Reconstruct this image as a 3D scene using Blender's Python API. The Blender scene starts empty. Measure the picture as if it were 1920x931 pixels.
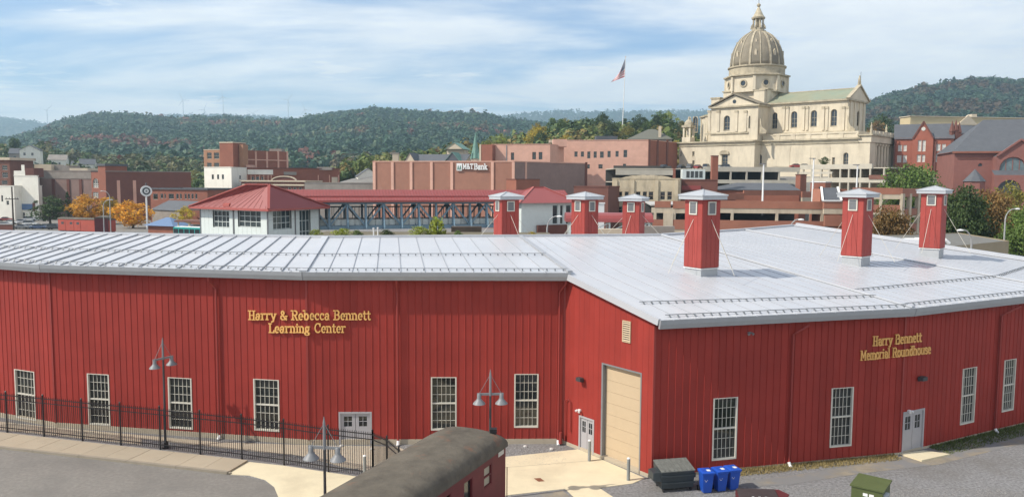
import bpy, math, random
import numpy as np
from mathutils import Vector, Matrix
random.seed(7); rng = np.random.default_rng(7)
sc = bpy.context.scene
COL = sc.collection
# ---------------------------------------------------------------- camera
FPX, CAMZ, ROLL = 1500.0, 15.0, 0.006
PITCH = math.atan(127.5/1500)
_R = Vector((1,0,0)); _U = Vector((0,math.sin(PITCH),math.cos(PITCH))); _F = Vector((0,math.cos(PITCH),-math.sin(PITCH)))
CR = _R*math.cos(ROLL)+_U*math.sin(ROLL); CU = -_R*math.sin(ROLL)+_U*math.cos(ROLL)
cam = bpy.data.objects.new('camera', bpy.data.cameras.new('camera')); COL.objects.link(cam)
cam.matrix_world = Matrix(((CR.x,CU.x,-_F.x,0),(CR.y,CU.y,-_F.y,0),(CR.z,CU.z,-_F.z,CAMZ),(0,0,0,1)))
cam.data.sensor_width = 36; cam.data.lens = 36*FPX/1920; cam.data.clip_start = .5; cam.data.clip_end = 20000
sc.camera = cam
# ---------------------------------------------------------------- sun and sky
SUN_EL = math.radians(43.5); SUN_AL = math.radians(18.2)
TO_SUN = Vector((-math.cos(SUN_AL)*math.cos(SUN_EL), -math.sin(SUN_AL)*math.cos(SUN_EL), math.sin(SUN_EL)))
sun = bpy.data.objects.new('sun', bpy.data.lights.new('sun','SUN')); COL.objects.link(sun)
sun.data.energy = 5.0; sun.data.angle = math.radians(.55); sun.data.color = (1,.93,.82)
sun.rotation_euler = TO_SUN.to_track_quat('Z','Y').to_euler(); sun.location = (-60,-20,80)
world = bpy.data.worlds.new('World'); sc.world = world; world.use_nodes = True
def build_world():
    nt = world.node_tree; nt.nodes.clear(); N = nt.nodes.new; L = nt.links.new
    out = N('ShaderNodeOutputWorld'); bg = N('ShaderNodeBackground'); bg.inputs[1].default_value = .10
    sky = N('ShaderNodeTexSky'); sky.sky_type = 'NISHITA'; sky.sun_disc = False
    sky.sun_elevation = SUN_EL; sky.sun_rotation = math.atan2(TO_SUN.x, TO_SUN.y)
    sky.altitude = 350; sky.air_density = 1.0; sky.dust_density = .9; sky.ozone_density = 1.6
    tc = N('ShaderNodeTexCoord'); sep = N('ShaderNodeSeparateXYZ'); L(tc.outputs['Generated'], sep.inputs[0])
    zz = N('ShaderNodeMath'); zz.operation = 'MAXIMUM'; L(sep.outputs[2], zz.inputs[0]); zz.inputs[1].default_value = 0.0
    za = N('ShaderNodeMath'); za.operation = 'ADD'; L(zz.outputs[0], za.inputs[0]); za.inputs[1].default_value = .09
    comb = N('ShaderNodeCombineXYZ')
    for k in range(2):
        d = N('ShaderNodeMath'); d.operation = 'DIVIDE'; L(sep.outputs[k], d.inputs[0]); L(za.outputs[0], d.inputs[1]); L(d.outputs[0], comb.inputs[k])
    def noise(scale, det, rough, off, sx=1, sy=1, dist=0):
        mp = N('ShaderNodeMapping'); mp.inputs['Location'].default_value = (off,off*.7,off*.3); mp.inputs['Scale'].default_value = (sx,sy,1)
        L(comb.outputs[0], mp.inputs[0]); n = N('ShaderNodeTexNoise'); n.inputs['Scale'].default_value = scale; n.inputs['Detail'].default_value = det
        n.inputs['Roughness'].default_value = rough; n.inputs['Distortion'].default_value = dist; L(mp.outputs[0], n.inputs['Vector']); return n.outputs[0]
    def ramp(v, a, b):
        m = N('ShaderNodeMapRange'); m.interpolation_type = 'SMOOTHSTEP'; L(v, m.inputs[0]); m.inputs[1].default_value = a; m.inputs[2].default_value = b; return m.outputs[0]
    def mul(a, b):
        m = N('ShaderNodeMath'); m.operation = 'MULTIPLY'; L(a, m.inputs[0])
        if isinstance(b, float): m.inputs[1].default_value = b
        else: L(b, m.inputs[1])
        return m.outputs[0]
    def mx(a, b):
        m = N('ShaderNodeMath'); m.operation = 'MAXIMUM'; L(a, m.inputs[0]); L(b, m.inputs[1]); return m.outputs[0]
    veil = ramp(noise(.52, 6, .56, SKY_OFF, .8, 1.15, .35), .36, .57)
    puff = ramp(noise(1.5, 8, .6, 3.7, .7, 1.3, .3), .52, .66)
    cov = mx(mul(veil, .93), mul(puff, .96))
    tex = noise(2.6, 6, .6, 8.1)
    cc = N('ShaderNodeMix'); cc.data_type = 'RGBA'; L(ramp(tex, .3, .75), cc.inputs[0]); cc.inputs[6].default_value = (9.6,9.85,10.2,1); cc.inputs[7].default_value = (11.5,11.5,11.5,1)
    # thin haze near the horizon belongs to the sky itself
    tint = N('ShaderNodeMix'); tint.data_type = 'RGBA'; tint.blend_type = 'MULTIPLY'; tint.inputs[0].default_value = 1; L(sky.outputs[0], tint.inputs[6]); tint.inputs[7].default_value = (1.05,1.25,1.5,1)
    mix = N('ShaderNodeMix'); mix.data_type = 'RGBA'; L(cov, mix.inputs[0]); L(tint.outputs[2], mix.inputs[6]); L(cc.outputs[2], mix.inputs[7])
    L(mix.outputs[2], bg.inputs[0]); L(bg.outputs[0], out.inputs[0])
SKY_OFF = 1.3
build_world()
sc.view_settings.view_transform = 'Standard'; sc.view_settings.look = 'None'; sc.view_settings.gamma = 1; sc.view_settings.use_curve_mapping = False
sc.view_settings.exposure = 0.16
sc.render.engine = 'CYCLES'
# ---------------------------------------------------------------- photo geometry helpers: a photo pixel to a point of the place
def ray(px, py): return _F + CR*((px-960)/FPX) + CU*((465.5-py)/FPX)
def G(px, py, z=0.0):
    d = ray(px,py); return Vector((0,0,CAMZ)) + d*((z-CAMZ)/d.z)
def AT(px, py, D):
    d = ray(px,py); return Vector((0,0,CAMZ)) + d*(D/d.y)
def ZAT(px, py, D): return AT(px,py,D).z
# ---------------------------------------------------------------- materials
MATS = {}
def mat(name, col, rough=.7, var=.12, scale=2.0, metal=0.0, bump=0.0, bscale=None, spec=.5, coat=0, rnd=0, stain=None):
    if name in MATS: return MATS[name]
    m = bpy.data.materials.new(name); m.use_nodes = True; MATS[name] = m
    nt = m.node_tree; b = nt.nodes['Principled BSDF']; N = nt.nodes.new; L = nt.links.new
    b.inputs['Roughness'].default_value = rough; b.inputs['Metallic'].default_value = metal
    b.inputs['Specular IOR Level'].default_value = spec; b.inputs['Coat Weight'].default_value = coat
    geo = N('ShaderNodeNewGeometry')
    n = N('ShaderNodeTexNoise'); n.inputs['Scale'].default_value = scale; n.inputs['Detail'].default_value = 6; n.inputs['Roughness'].default_value = .65
    L(geo.outputs['Position'], n.inputs['Vector'])
    mr = N('ShaderNodeMapRange'); L(n.outputs[0], mr.inputs[0]); mr.inputs[1].default_value = .25; mr.inputs[2].default_value = .75
    mr.inputs[3].default_value = 1-var; mr.inputs[4].default_value = 1+var
    mm = N('ShaderNodeMix'); mm.data_type = 'RGBA'; mm.blend_type = 'MULTIPLY'; mm.inputs[0].default_value = 1
    mm.inputs[6].default_value = (*col,1); L(mr.outputs[0], mm.inputs[7]); last = mm.outputs[2]
    if stain:   # (colour, scale, lo, hi, amount, (sx,sy,sz))
        c2, s2, lo, hi, amt = stain[:5]; sv = stain[5] if len(stain) > 5 else (1,1,1)
        mp = N('ShaderNodeMapping'); mp.inputs['Scale'].default_value = sv; L(geo.outputs['Position'], mp.inputs[0])
        n2 = N('ShaderNodeTexNoise'); n2.inputs['Scale'].default_value = s2; n2.inputs['Detail'].default_value = 7; n2.inputs['Roughness'].default_value = .6; L(mp.outputs[0], n2.inputs['Vector'])
        r2 = N('ShaderNodeMapRange'); L(n2.outputs[0], r2.inputs[0]); r2.inputs[1].default_value = lo; r2.inputs[2].default_value = hi; r2.inputs[4].default_value = amt
        m2 = N('ShaderNodeMix'); m2.data_type = 'RGBA'; L(r2.outputs[0], m2.inputs[0]); L(last, m2.inputs[6]); m2.inputs[7].default_value = (*c2,1); last = m2.outputs[2]
    if rnd:     # each piece a little lighter or darker than its neighbours
        oi = N('ShaderNodeObjectInfo'); rr = N('ShaderNodeMapRange'); L(oi.outputs['Random'], rr.inputs[0]); rr.inputs[3].default_value = 1-rnd; rr.inputs[4].default_value = 1+rnd
        m3 = N('ShaderNodeMix'); m3.data_type = 'RGBA'; m3.blend_type = 'MULTIPLY'; m3.inputs[0].default_value = 1; L(last, m3.inputs[6]); L(rr.outputs[0], m3.inputs[7]); last = m3.outputs[2]
    L(last, b.inputs['Base Color'])
    if bump:
        bn = N('ShaderNodeTexNoise'); bn.inputs['Scale'].default_value = bscale or scale*6; bn.inputs['Detail'].default_value = 5; L(geo.outputs['Position'], bn.inputs['Vector'])
        bp = N('ShaderNodeBump'); bp.inputs['Strength'].default_value = bump; bp.inputs['Distance'].default_value = .03; L(bn.outputs[0], bp.inputs['Height']); L(bp.outputs[0], b.inputs['Normal'])
    return m
def brickmat(name, c1, c2, mortar, bw=.22, bh=.075, rough=.85, var=.15):
    """fine masonry seen from too far to tell the bricks apart: colour only"""
    if name in MATS: return MATS[name]
    return mat(name, tuple((a*.6+b*.4) for a,b in zip(c1,c2)), rough, var, .35, stain=(c2,1.1,.45,.75,.55))
def leafmat(name, col, hue=.25, trans=.25):
    if name in MATS: return MATS[name]
    m = bpy.data.materials.new(name); m.use_nodes = True; MATS[name] = m
    nt = m.node_tree; b = nt.nodes['Principled BSDF']; N = nt.nodes.new; L = nt.links.new
    at = N('ShaderNodeAttribute'); at.attribute_name = 'tint'
    mm = N('ShaderNodeMix'); mm.data_type = 'RGBA'; mm.blend_type = 'MULTIPLY'; mm.inputs[0].default_value = 1; mm.inputs[6].default_value = (*col,1); L(at.outputs['Color'], mm.inputs[7])
    oi = N('ShaderNodeObjectInfo'); mr = N('ShaderNodeMapRange'); L(oi.outputs['Random'], mr.inputs[0]); mr.inputs[3].default_value = .8; mr.inputs[4].default_value = 1.2
    m2 = N('ShaderNodeMix'); m2.data_type = 'RGBA'; m2.blend_type = 'MULTIPLY'; m2.inputs[0].default_value = 1; L(mm.outputs[2], m2.inputs[6]); L(mr.outputs[0], m2.inputs[7])
    L(m2.outputs[2], b.inputs['Base Color']); b.inputs['Roughness'].default_value = .6; b.inputs['Specular IOR Level'].default_value = .3
    tr = N('ShaderNodeBsdfTranslucent'); L(m2.outputs[2], tr.inputs[0]); ms = N('ShaderNodeMixShader'); ms.inputs[0].default_value = trans
    L(b.outputs[0], ms.inputs[1]); L(tr.outputs[0], ms.inputs[2]); L(ms.outputs[0], nt.nodes['Material Output'].inputs[0])
    return m
RED = mat('barn_red_steel', (.29,.038,.029), .55, .12, .5, spec=.2, rnd=.07, bump=.12, bscale=2.5, stain=((.22,.034,.028),.9,.5,.8,.6,(1,1,.12)))
REDT = mat('barn_red_trim', (.27,.036,.028), .5, .06)
ROOF = mat('white_metal_roof', (.50,.507,.525), .38, .03, .25, metal=.1, rnd=.025, bump=.22, bscale=1.1, stain=((.42,.44,.47),.3,.42,.75,.7,(1,1,1)))
SEAM = mat('roof_seam_shade', (.30,.31,.33), .45, .08)  # same metal as the roof, coloured darker to paint in the seams' shaded sides
GUT = mat('grey_gutter', (.36,.375,.39), .4, .06, metal=.2)
GUARD = mat('snow_guard_metal', (.22,.23,.24), .45, .1, metal=.5)
TRIMW = mat('cream_window_trim', (.58,.55,.47), .55, .06)
GLASS = mat('dark_window_glass', (.018,.022,.022), .06, .4, .8, spec=.8)
GOLD = mat('gold_letters', (.74,.42,.13), .45, .05, metal=.0)
CONC = mat('pale_concrete', (.64,.56,.385), .85, .08, .8, bump=.2, bscale=30, stain=((.40,.33,.22),.35,.5,.75,.5))
CONC2 = mat('sidewalk_concrete', (.37,.31,.225), .88, .08, 1.2, rnd=.07, bump=.2, bscale=30, stain=((.30,.24,.165),.6,.5,.78,.5))
KERB = mat('kerb_concrete', (.27,.235,.18), .88, .12, 1.0)
ASPH = mat('asphalt', (.195,.182,.162), .92, .22, 5.0, bump=.3, bscale=50, stain=((.14,.132,.12),.3,.45,.7,.75))
GRAV = mat('gravel', (.20,.197,.195), .95, .6, 7, bump=1.0, bscale=18, stain=((.135,.125,.11),.3,.45,.75,.7))
BLACK = mat('black_iron', (.012,.012,.014), .45, .1)
GREYM = mat('grey_painted_metal', (.19,.195,.20), .5, .08)
DKGREY = mat('dark_grey_metal', (.05,.052,.055), .5, .1)
DOOR = mat('grey_door_paint', (.37,.36,.37), .5, .05)
TAN = mat('tan_roller_door', (.50,.385,.25), .6, .04)
WHITE = mat('white_paint', (.72,.72,.70), .55, .05)
FOUND = mat('foundation_concrete', (.42,.36,.27), .88, .12, 1.3)
# ---------------------------------------------------------------- objects
def tag(o, label=None, cat=None, group=None, kind=None):
    if label: o['label'] = label
    if cat: o['category'] = cat
    if group: o['group'] = group
    if kind: o['kind'] = kind
    return o
ORG = {}
def thing(name, label, cat, loc=(0,0,0), group=None):
    o = bpy.data.objects.new(name, None); COL.objects.link(o); o.location = loc; o.empty_display_size = .3
    ORG[o.name] = Vector(loc); return tag(o, label, cat, group)
def origin(o):
    while o.parent: o = o.parent
    return ORG.get(o.name, Vector((0,0,0)))
class MB:
    """collects faces in world coordinates; build() links ONE mesh object (relative to its thing's base)"""
    def __init__(s): s.v = []; s.f = []; s.m = []; s.cur = 0
    def add(s, vs, fs):
        k = len(s.v); s.v += [tuple(v) for v in vs]; s.f += [tuple(i+k for i in f) for f in fs]; s.m += [s.cur]*len(fs); return s
    def quad(s, *p): return s.add(p, [tuple(range(len(p)))])
    def box(s, c, sx, sy, sz, rz=0.0, M=None):
        c = Vector(c); ca, sa = math.cos(rz), math.sin(rz); vs = []
        for z in (-.5,.5):
            for x, y in ((-.5,-.5),(.5,-.5),(.5,.5),(-.5,.5)):
                q = Vector((x*sx, y*sy, z*sz)); q = (M @ q) if M is not None else Vector((q.x*ca-q.y*sa, q.x*sa+q.y*ca, q.z)); vs.append(c+q)
        return s.add(vs, [(3,2,1,0),(4,5,6,7),(0,1,5,4),(1,2,6,5),(2,3,7,6),(3,0,4,7)])
    def bar(s, a, b, w, h=None, up=None):
        a, b = Vector(a), Vector(b); d = (b-a); l = d.length
        if l < 1e-6: return s
        d /= l; up = Vector(up) if up else (Vector((0,0,1)) if abs(d.z) < .95 else Vector((0,1,0)))
        x = d.cross(up).normalized(); y = x.cross(d).normalized(); h = h or w
        vs = [p + x*sx*w/2 + y*sy*h/2 for p in (a,b) for sx, sy in ((-1,-1),(1,-1),(1,1),(-1,1))]
        return s.add(vs, [(3,2,1,0),(4,5,6,7),(0,1,5,4),(1,2,6,5),(2,3,7,6),(3,0,4,7)])
    def tube(s, pts, rs, n=8, cap=True):
        pts = [Vector(p) for p in pts]; rs = rs if isinstance(rs,(list,tuple)) else [rs]*len(pts); k = len(s.v); vs = []
        for i, p in enumerate(pts):
            d = (pts[min(i+1,len(pts)-1)]-pts[max(i-1,0)]).normalized()
            up = Vector((0,0,1)) if abs(d.z) < .9 else Vector((0,1,0))
            x = d.cross(up).normalized(); y = x.cross(d)
            vs += [p + (x*math.cos(2*math.pi*j/n)+y*math.sin(2*math.pi*j/n))*rs[i] for j in range(n)]
        fs = [(i*n+j, i*n+(j+1)%n, (i+1)*n+(j+1)%n, (i+1)*n+j) for i in range(len(pts)-1) for j in range(n)]
        if cap: fs += [tuple(range(n-1,-1,-1)), tuple((len(pts)-1)*n+j for j in range(n))]
        return s.add(vs, fs)
    def lathe(s, c, prof, n=16, ph=0.0, cap=True):
        c = Vector(c); vs = [c+Vector((r*math.cos(ph+2*math.pi*j/n), r*math.sin(ph+2*math.pi*j/n), z)) for r, z in prof for j in range(n)]
        m = len(prof); fs = [(i*n+j, i*n+(j+1)%n, (i+1)*n+(j+1)%n, (i+1)*n+j) for i in range(m-1) for j in range(n)]
        if cap: fs += [tuple(range(n-1,-1,-1)), tuple((m-1)*n+j for j in range(n))]
        return s.add(vs, fs)
    def prism(s, poly, z0, z1):
        """poly: xy points counter-clockwise or not; z0,z1 scalars or lists"""
        n = len(poly); Z0 = z0 if isinstance(z0,(list,tuple)) else [z0]*n; Z1 = z1 if isinstance(z1,(list,tuple)) else [z1]*n
        A = sum(poly[i][0]*poly[(i+1)%n][1]-poly[(i+1)%n][0]*poly[i][1] for i in range(n))
        idx = list(range(n)) if A > 0 else list(range(n-1,-1,-1))
        vs = [(poly[i][0],poly[i][1],Z0[i]) for i in idx]+[(poly[i][0],poly[i][1],Z1[i]) for i in idx]
        return s.add(vs, [tuple(range(n-1,-1,-1)), tuple(range(n,2*n))]+[(i,(i+1)%n,n+(i+1)%n,n+i) for i in range(n)])
    def extrude(s, pts, vec):
        """planar polygon extruded along vec"""
        pts = [Vector(p) for p in pts]; vec = Vector(vec); n = len(pts)
        return s.add(pts+[p+vec for p in pts], [tuple(range(n-1,-1,-1)), tuple(range(n,2*n))]+[(i,(i+1)%n,n+(i+1)%n,n+i) for i in range(n)])
    def mesh(s, name, mats, off=(0,0,0), smooth=False):
        me = bpy.data.meshes.new(name); o = Vector(off)
        me.from_pydata([(v[0]-o.x,v[1]-o.y,v[2]-o.z) for v in s.v], [], s.f)
        for m in (mats if isinstance(mats,(list,tuple)) else [mats]): me.materials.append(m)
        if any(s.m): me.polygons.foreach_set('material_index', s.m)
        if smooth: me.polygons.foreach_set('use_smooth', [True]*len(s.f))
        import bmesh
        bm = bmesh.new(); bm.from_mesh(me); bmesh.ops.recalc_face_normals(bm, faces=bm.faces); bm.to_mesh(me); bm.free()
        return me
    def build(s, name, mats, parent=None, smooth=False, kind=None, label=None, off=None):
        o = bpy.data.objects.new(name, s.mesh(name, mats, origin(parent) if parent else (off or (0,0,0)), smooth)); COL.objects.link(o)
        if parent: o.parent = parent
        elif off: o.location = off
        if kind: o['kind'] = kind
        if label: o['label'] = label
        return o
def smooth_by_angle(o, deg=40):
    me = o.data; me.polygons.foreach_set('use_smooth',[True]*len(me.polygons)); me.set_sharp_from_angle(angle=math.radians(deg)); return o
def place(me, name, parent, loc, rz=0.0, scale=None):
    """an object that shares mesh data, at a world place, as a child"""
    o = bpy.data.objects.new(name, me); COL.objects.link(o); o.parent = parent; o.location = Vector(loc)-origin(parent) if parent else loc
    o.rotation_euler = (0,0,rz)
    if scale: o.scale = scale
    return o
def copy_tree(o, parent=None):
    c = o.copy(); COL.objects.link(c); c.parent = parent
    for ch in o.children: copy_tree(ch, c)
    return c
# a vertical plane through two ground points: pixel to (along, height)
class Plane:
    def __init__(s, a, b):
        s.a = Vector((a[0],a[1],0)); s.b = Vector((b[0],b[1],0)); s.d = (s.b-s.a); s.L = s.d.length; s.d /= s.L
        s.n = Vector((-s.d.y, s.d.x, 0))            # pointing inwards when a->b runs left to right
    @classmethod
    def px(c, x0, D0, x1, D1, y=330): return c(AT(x0,y,D0), AT(x1,y,D1))
    def uz(s, px, py):
        r = ray(px,py); o = Vector((0,0,CAMZ)); t = (s.a-o).dot(s.n)/r.dot(s.n); p = o+r*t; return (p-s.a).dot(s.d), p.z
    def P(s, u, z, v=0.0): return s.a + s.d*u + s.n*v + Vector((0,0,z))
    def rect(s, x0, y0, x1, y1):
        ua, za = s.uz(x0,y0); ub, zb = s.uz(x1,y1); uc, zc = s.uz(x0,y1); return (min((ua+uc)/2,ub), zb if zb < za else za, max(ub,ua), max(za,zb))
def wall_mesh(mb, pl, u0, u1, z0, z1, holes=(), reveal=.25, arches=()):
    """vertical wall sheet with openings cut and reveals"""
    us = sorted({u0,u1,*[h[0] for h in holes],*[h[2] for h in holes]}); zs = sorted({z0,z1,*[h[1] for h in holes],*[h[3] for h in holes]})
    us = [u for u in us if u0-1e-6 <= u <= u1+1e-6]; zs = [z for z in zs if z0-1e-6 <= z <= z1+1e-6]
    for i in range(len(us)-1):
        for j in range(len(zs)-1):
            cu, cz = (us[i]+us[i+1])/2, (zs[j]+zs[j+1])/2
            if any(h[0] < cu < h[2] and h[1] < cz < h[3] for h in holes): continue
            mb.quad(pl.P(us[i],zs[j]), pl.P(us[i+1],zs[j]), pl.P(us[i+1],zs[j+1]), pl.P(us[i],zs[j+1]))
    for k, h in enumerate(holes):
        a = h[4] if len(h) > 4 else None
        if a:   # round-headed opening
            r = (h[2]-h[0])/2; cu = (h[0]+h[2])/2; cz = h[3]-r; n = 8
            arc = [(cu-r*math.cos(math.pi*q/n), cz+r*math.sin(math.pi*q/n)) for q in range(n+1)]
            for q in range(n): mb.quad(pl.P(arc[q][0],arc[q][1]), pl.P(arc[q+1][0],arc[q+1][1]), pl.P(arc[q+1][0],h[3]), pl.P(arc[q][0],h[3]))
            loop = [(h[0],h[1])]+arc+[(h[2],h[1])]
        else: loop = [(h[0],h[1]),(h[0],h[3]),(h[2],h[3]),(h[2],h[1])]
        for q in range(len(loop)):
            p, r_ = loop[q], loop[(q+1)%len(loop)]
            mb.quad(pl.P(*p), pl.P(*r_), pl.P(*r_,reveal), pl.P(*p,reveal))
def window(parent, pl, h, frame=None, glass=None, nx=2, ny=2, rev=.25, fw=.09, name='window', bar=.05, sill=None):
    """a window set back in its opening: frame bars, with the pane as its sub-part"""
    frame = frame or TRIMW; glass = glass or GLASS
    u0,z0,u1,z1 = h[:4]; m = MB(); v = rev-.06; arch = len(h) > 4 and h[4]
    def b(ua,za,ub,zb):
        if ub-ua > .01 and zb-za > .01:
            m.add([pl.P(x,z,y) for y in (v-.03,v+.05) for x,z in ((ua,za),(ub,za),(ub,zb),(ua,zb))], [(0,1,2,3),(7,6,5,4),(0,4,5,1),(1,5,6,2),(2,6,7,3),(3,7,4,0)])
    zt = z1-(u1-u0)/2 if arch else z1
    b(u0,z0,u0+fw,zt); b(u1-fw,z0,u1,zt); b(u0+fw,z0,u1-fw,z0+fw)
    if not arch: b(u0+fw,z1-fw,u1-fw,z1)
    else:
        r = (u1-u0)/2; cu = (u0+u1)/2; n = 8
        for q in range(n):
            A = [(cu-rr*math.cos(math.pi*t/n), zt+rr*math.sin(math.pi*t/n)) for rr in (r,r-fw) for t in (q,q+1)]
            m.quad(pl.P(*A[0],v), pl.P(*A[1],v), pl.P(*A[3],v), pl.P(*A[2],v))
    for i in range(1,nx): u = u0+(u1-u0)*i/nx; b(u-bar/2,z0+fw,u+bar/2,(z1-.12 if arch else z1-fw))
    for j in range(1,ny): z = z0+(zt-z0)*j/ny; b(u0+fw,z-bar/2,u1-fw,z+bar/2)
    o = m.build(name, frame, parent); g = MB()
    if arch:
        r = (u1-u0)/2; cu = (u0+u1)/2
        g.quad(*[pl.P(cu-r*math.cos(math.pi*q/10), zt+r*math.sin(math.pi*q/10), rev) for q in range(11)], pl.P(u1,z0,rev), pl.P(u0,z0,rev))
    else: g.quad(pl.P(u0,z0,rev), pl.P(u1,z0,rev), pl.P(u1,z1,rev), pl.P(u0,z1,rev))
    g.build('pane', glass, o)
    if sill:
        MB().add([pl.P(x,z,y) for y in (-.12,rev-.1) for x,z in ((u0-.08,z0-.14),(u1+.08,z0-.14),(u1+.08,z0-.01),(u0-.08,z0-.01))], [(0,1,2,3),(7,6,5,4),(0,4,5,1),(1,5,6,2),(2,6,7,3),(3,7,4,0)]).build('sill', sill, o)
    return o
def pbox(m, pl, u0, u1, z0, z1, v0, v1):
    """box against a wall plane: along u, height z, depth v (negative is in front of the wall)"""
    return m.add([pl.P(x,z,y) for y in (v0,v1) for x,z in ((u0,z0),(u1,z0),(u1,z1),(u0,z1))], [(0,1,2,3),(7,6,5,4),(0,4,5,1),(1,5,6,2),(2,6,7,3),(3,7,4,0)])
# ---------------------------------------------------------------- slab-serif letters from strokes
def arcp(cx, cy, rx, ry, a0, a1, n=9): return [(cx+rx*math.cos(math.radians(a0+(a1-a0)*i/n)), cy+ry*math.sin(math.radians(a0+(a1-a0)*i/n))) for i in range(n+1)]
S = .075
def ser(x, y, w=.16): return [(x-w,y),(x+w,y)]
XH = .66
GLY = {
 'H':(.86,[[(.2,0),(.2,1)],[(.66,0),(.66,1)],[(.2,.5),(.66,.5)],ser(.2,0),ser(.66,0),ser(.2,1),ser(.66,1)]),
 'R':(.84,[[(.2,0),(.2,1)],[(.2,1),(.45,1)]+arcp(.45,.76,.24,.24,90,-90)+[(.2,.52)],[(.45,.52),(.68,.02)],ser(.2,0),ser(.12,1,.1),ser(.74,0,.1)]),
 'B':(.80,[[(.2,0),(.2,1)],[(.2,1),(.42,1)]+arcp(.42,.77,.22,.23,90,-90)+[(.2,.54)],[(.2,.54),(.44,.54)]+arcp(.44,.27,.25,.27,90,-90)+[(.2,0)],ser(.13,0,.1),ser(.13,1,.1)]),
 'L':(.74,[[(.2,0),(.2,1)],[(.06,0),(.66,0),(.66,.24)],ser(.2,1)]),
 'C':(.82,[arcp(.45,.5,.33,.5,42,318,14),[(.72,.68),(.72,.98)]]),
 'M':(1.04,[[(.18,0),(.18,1),(.51,.25),(.84,1),(.84,0)],ser(.18,0,.13),ser(.84,0,.13),ser(.12,1,.1),ser(.9,1,.1)]),
 'T':(.78,[[(.39,0),(.39,1)],[(.06,.76),(.06,1),(.72,1),(.72,.76)],ser(.39,0)]),
 'a':(.64,[[(.1,.52)]+arcp(.3,.46,.18,.2,140,0,7)+[(.48,.0),(.58,.0)],arcp(.28,.19,.18,.19,70,360,12)+[(.46,.3)]]),
 'b':(.66,[[(.16,0),(.16,1)],arcp(.36,.33,.2,.33,180,-180,16),ser(.09,1,.09)]),
 'c':(.58,[arcp(.32,.33,.22,.33,50,310,12),[(.47,.48),(.47,.62)]]),
 'd':(.68,[[(.5,1),(.5,0),(.62,0)],arcp(.3,.33,.2,.33,0,360,16),ser(.44,1,.08)]),
 'e':(.60,[[(.1,.34),(.5,.34)]+arcp(.31,.33,.2,.33,0,310,14)]),
 'g':(.66,[arcp(.3,.4,.18,.25,0,360,14),[(.2,.18),(.14,.08),(.44,.02)]+arcp(.31,-.13,.23,.14,60,-240,12),[(.42,.6),(.58,.66)]]),
 'h':(.72,[[(.16,0),(.16,1)],arcp(.36,.44,.2,.22,180,0,8)+[(.56,0)],ser(.16,0,.12),ser(.56,0,.12),ser(.09,1,.09)]),
 'i':(.36,[[(.18,0),(.18,.66)],ser(.18,0,.14),ser(.11,.66,.09),[(.18,.86),(.18,.94)]]),
 'k':(.72,[[(.16,0),(.16,1)],[(.16,.26),(.5,.64)],[(.28,.4),(.56,0)],ser(.16,0,.12),ser(.56,0,.1),ser(.09,1,.09),ser(.5,.66,.1)]),
 'l':(.36,[[(.18,0),(.18,1)],ser(.18,0,.14),ser(.11,1,.09)]),
 'm':(1.04,[[(.16,0),(.16,.66)],arcp(.33,.46,.17,.2,180,0,8)+[(.5,0)],arcp(.69,.46,.19,.2,180,0,8)+[(.88,0)],ser(.16,0,.12),ser(.5,0,.12),ser(.88,0,.12),ser(.09,.66,.09)]),
 'n':(.72,[[(.16,0),(.16,.66)],arcp(.36,.44,.2,.22,180,0,8)+[(.56,0)],ser(.16,0,.12),ser(.56,0,.12),ser(.09,.66,.09)]),
 'o':(.64,[arcp(.32,.33,.23,.33,0,360,16)]),
 'r':(.56,[[(.16,0),(.16,.66)],arcp(.38,.4,.22,.26,180,55,7),ser(.16,0,.14),ser(.09,.66,.09)]),
 's':(.54,[[(.44,.5)]+arcp(.27,.49,.16,.17,30,220,7)+arcp(.27,.17,.18,.17,60,-150,8)]),
 't':(.48,[[(.2,.92),(.2,.14)]+arcp(.32,.14,.12,.14,180,320,6),[(.04,.66),(.42,.66)]]),
 'u':(.72,[[(.16,.66),(.16,.2)]+arcp(.35,.2,.19,.2,180,330,7)+[(.55,.2)],[(.55,.66),(.55,0),(.66,0)],ser(.1,.66,.09),ser(.49,.66,.09)]),
 'y':(.68,[[(.12,.66),(.34,.06)],[(.58,.66),(.3,-.2),(.12,-.26)],ser(.12,.66,.11),ser(.58,.66,.1)]),
 '&':(.92,[[(.78,.42),(.74,.2),(.5,.02),(.3,.0),(.14,.14),(.16,.36),(.46,.6),(.52,.8),(.4,.98),(.26,.92),(.22,.76),(.36,.5),(.8,.0)],[(.66,.42),(.88,.42)]]),
}
def letter_mesh(ch, hgt, th, w=.15):
    m = MB(); kk = 0
    for line in GLY[ch][1]:
        for (x0,y0),(x1,y1) in zip(line[:-1],line[1:]):
            d = Vector((x1-x0,y1-y0)); l = d.length
            if l < 1e-4: continue
            d /= l; n = Vector((-d.y,d.x)); e = w*.28
            horizontal = abs(d.y) < .2; ww = w*(.62 if horizontal else 1)
            a = Vector((x0,y0))-d*e; b = Vector((x1,y1))+d*e
            m.extrude([((a+n*ww/2).x*hgt,0,(a+n*ww/2).y*hgt),((a-n*ww/2).x*hgt,0,(a-n*ww/2).y*hgt),((b-n*ww/2).x*hgt,0,(b-n*ww/2).y*hgt),((b+n*ww/2).x*hgt,0,(b+n*ww/2).y*hgt)], (0,-th-kk*.0025,0)); kk += 1
    return m
LETCACHE = {}
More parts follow.
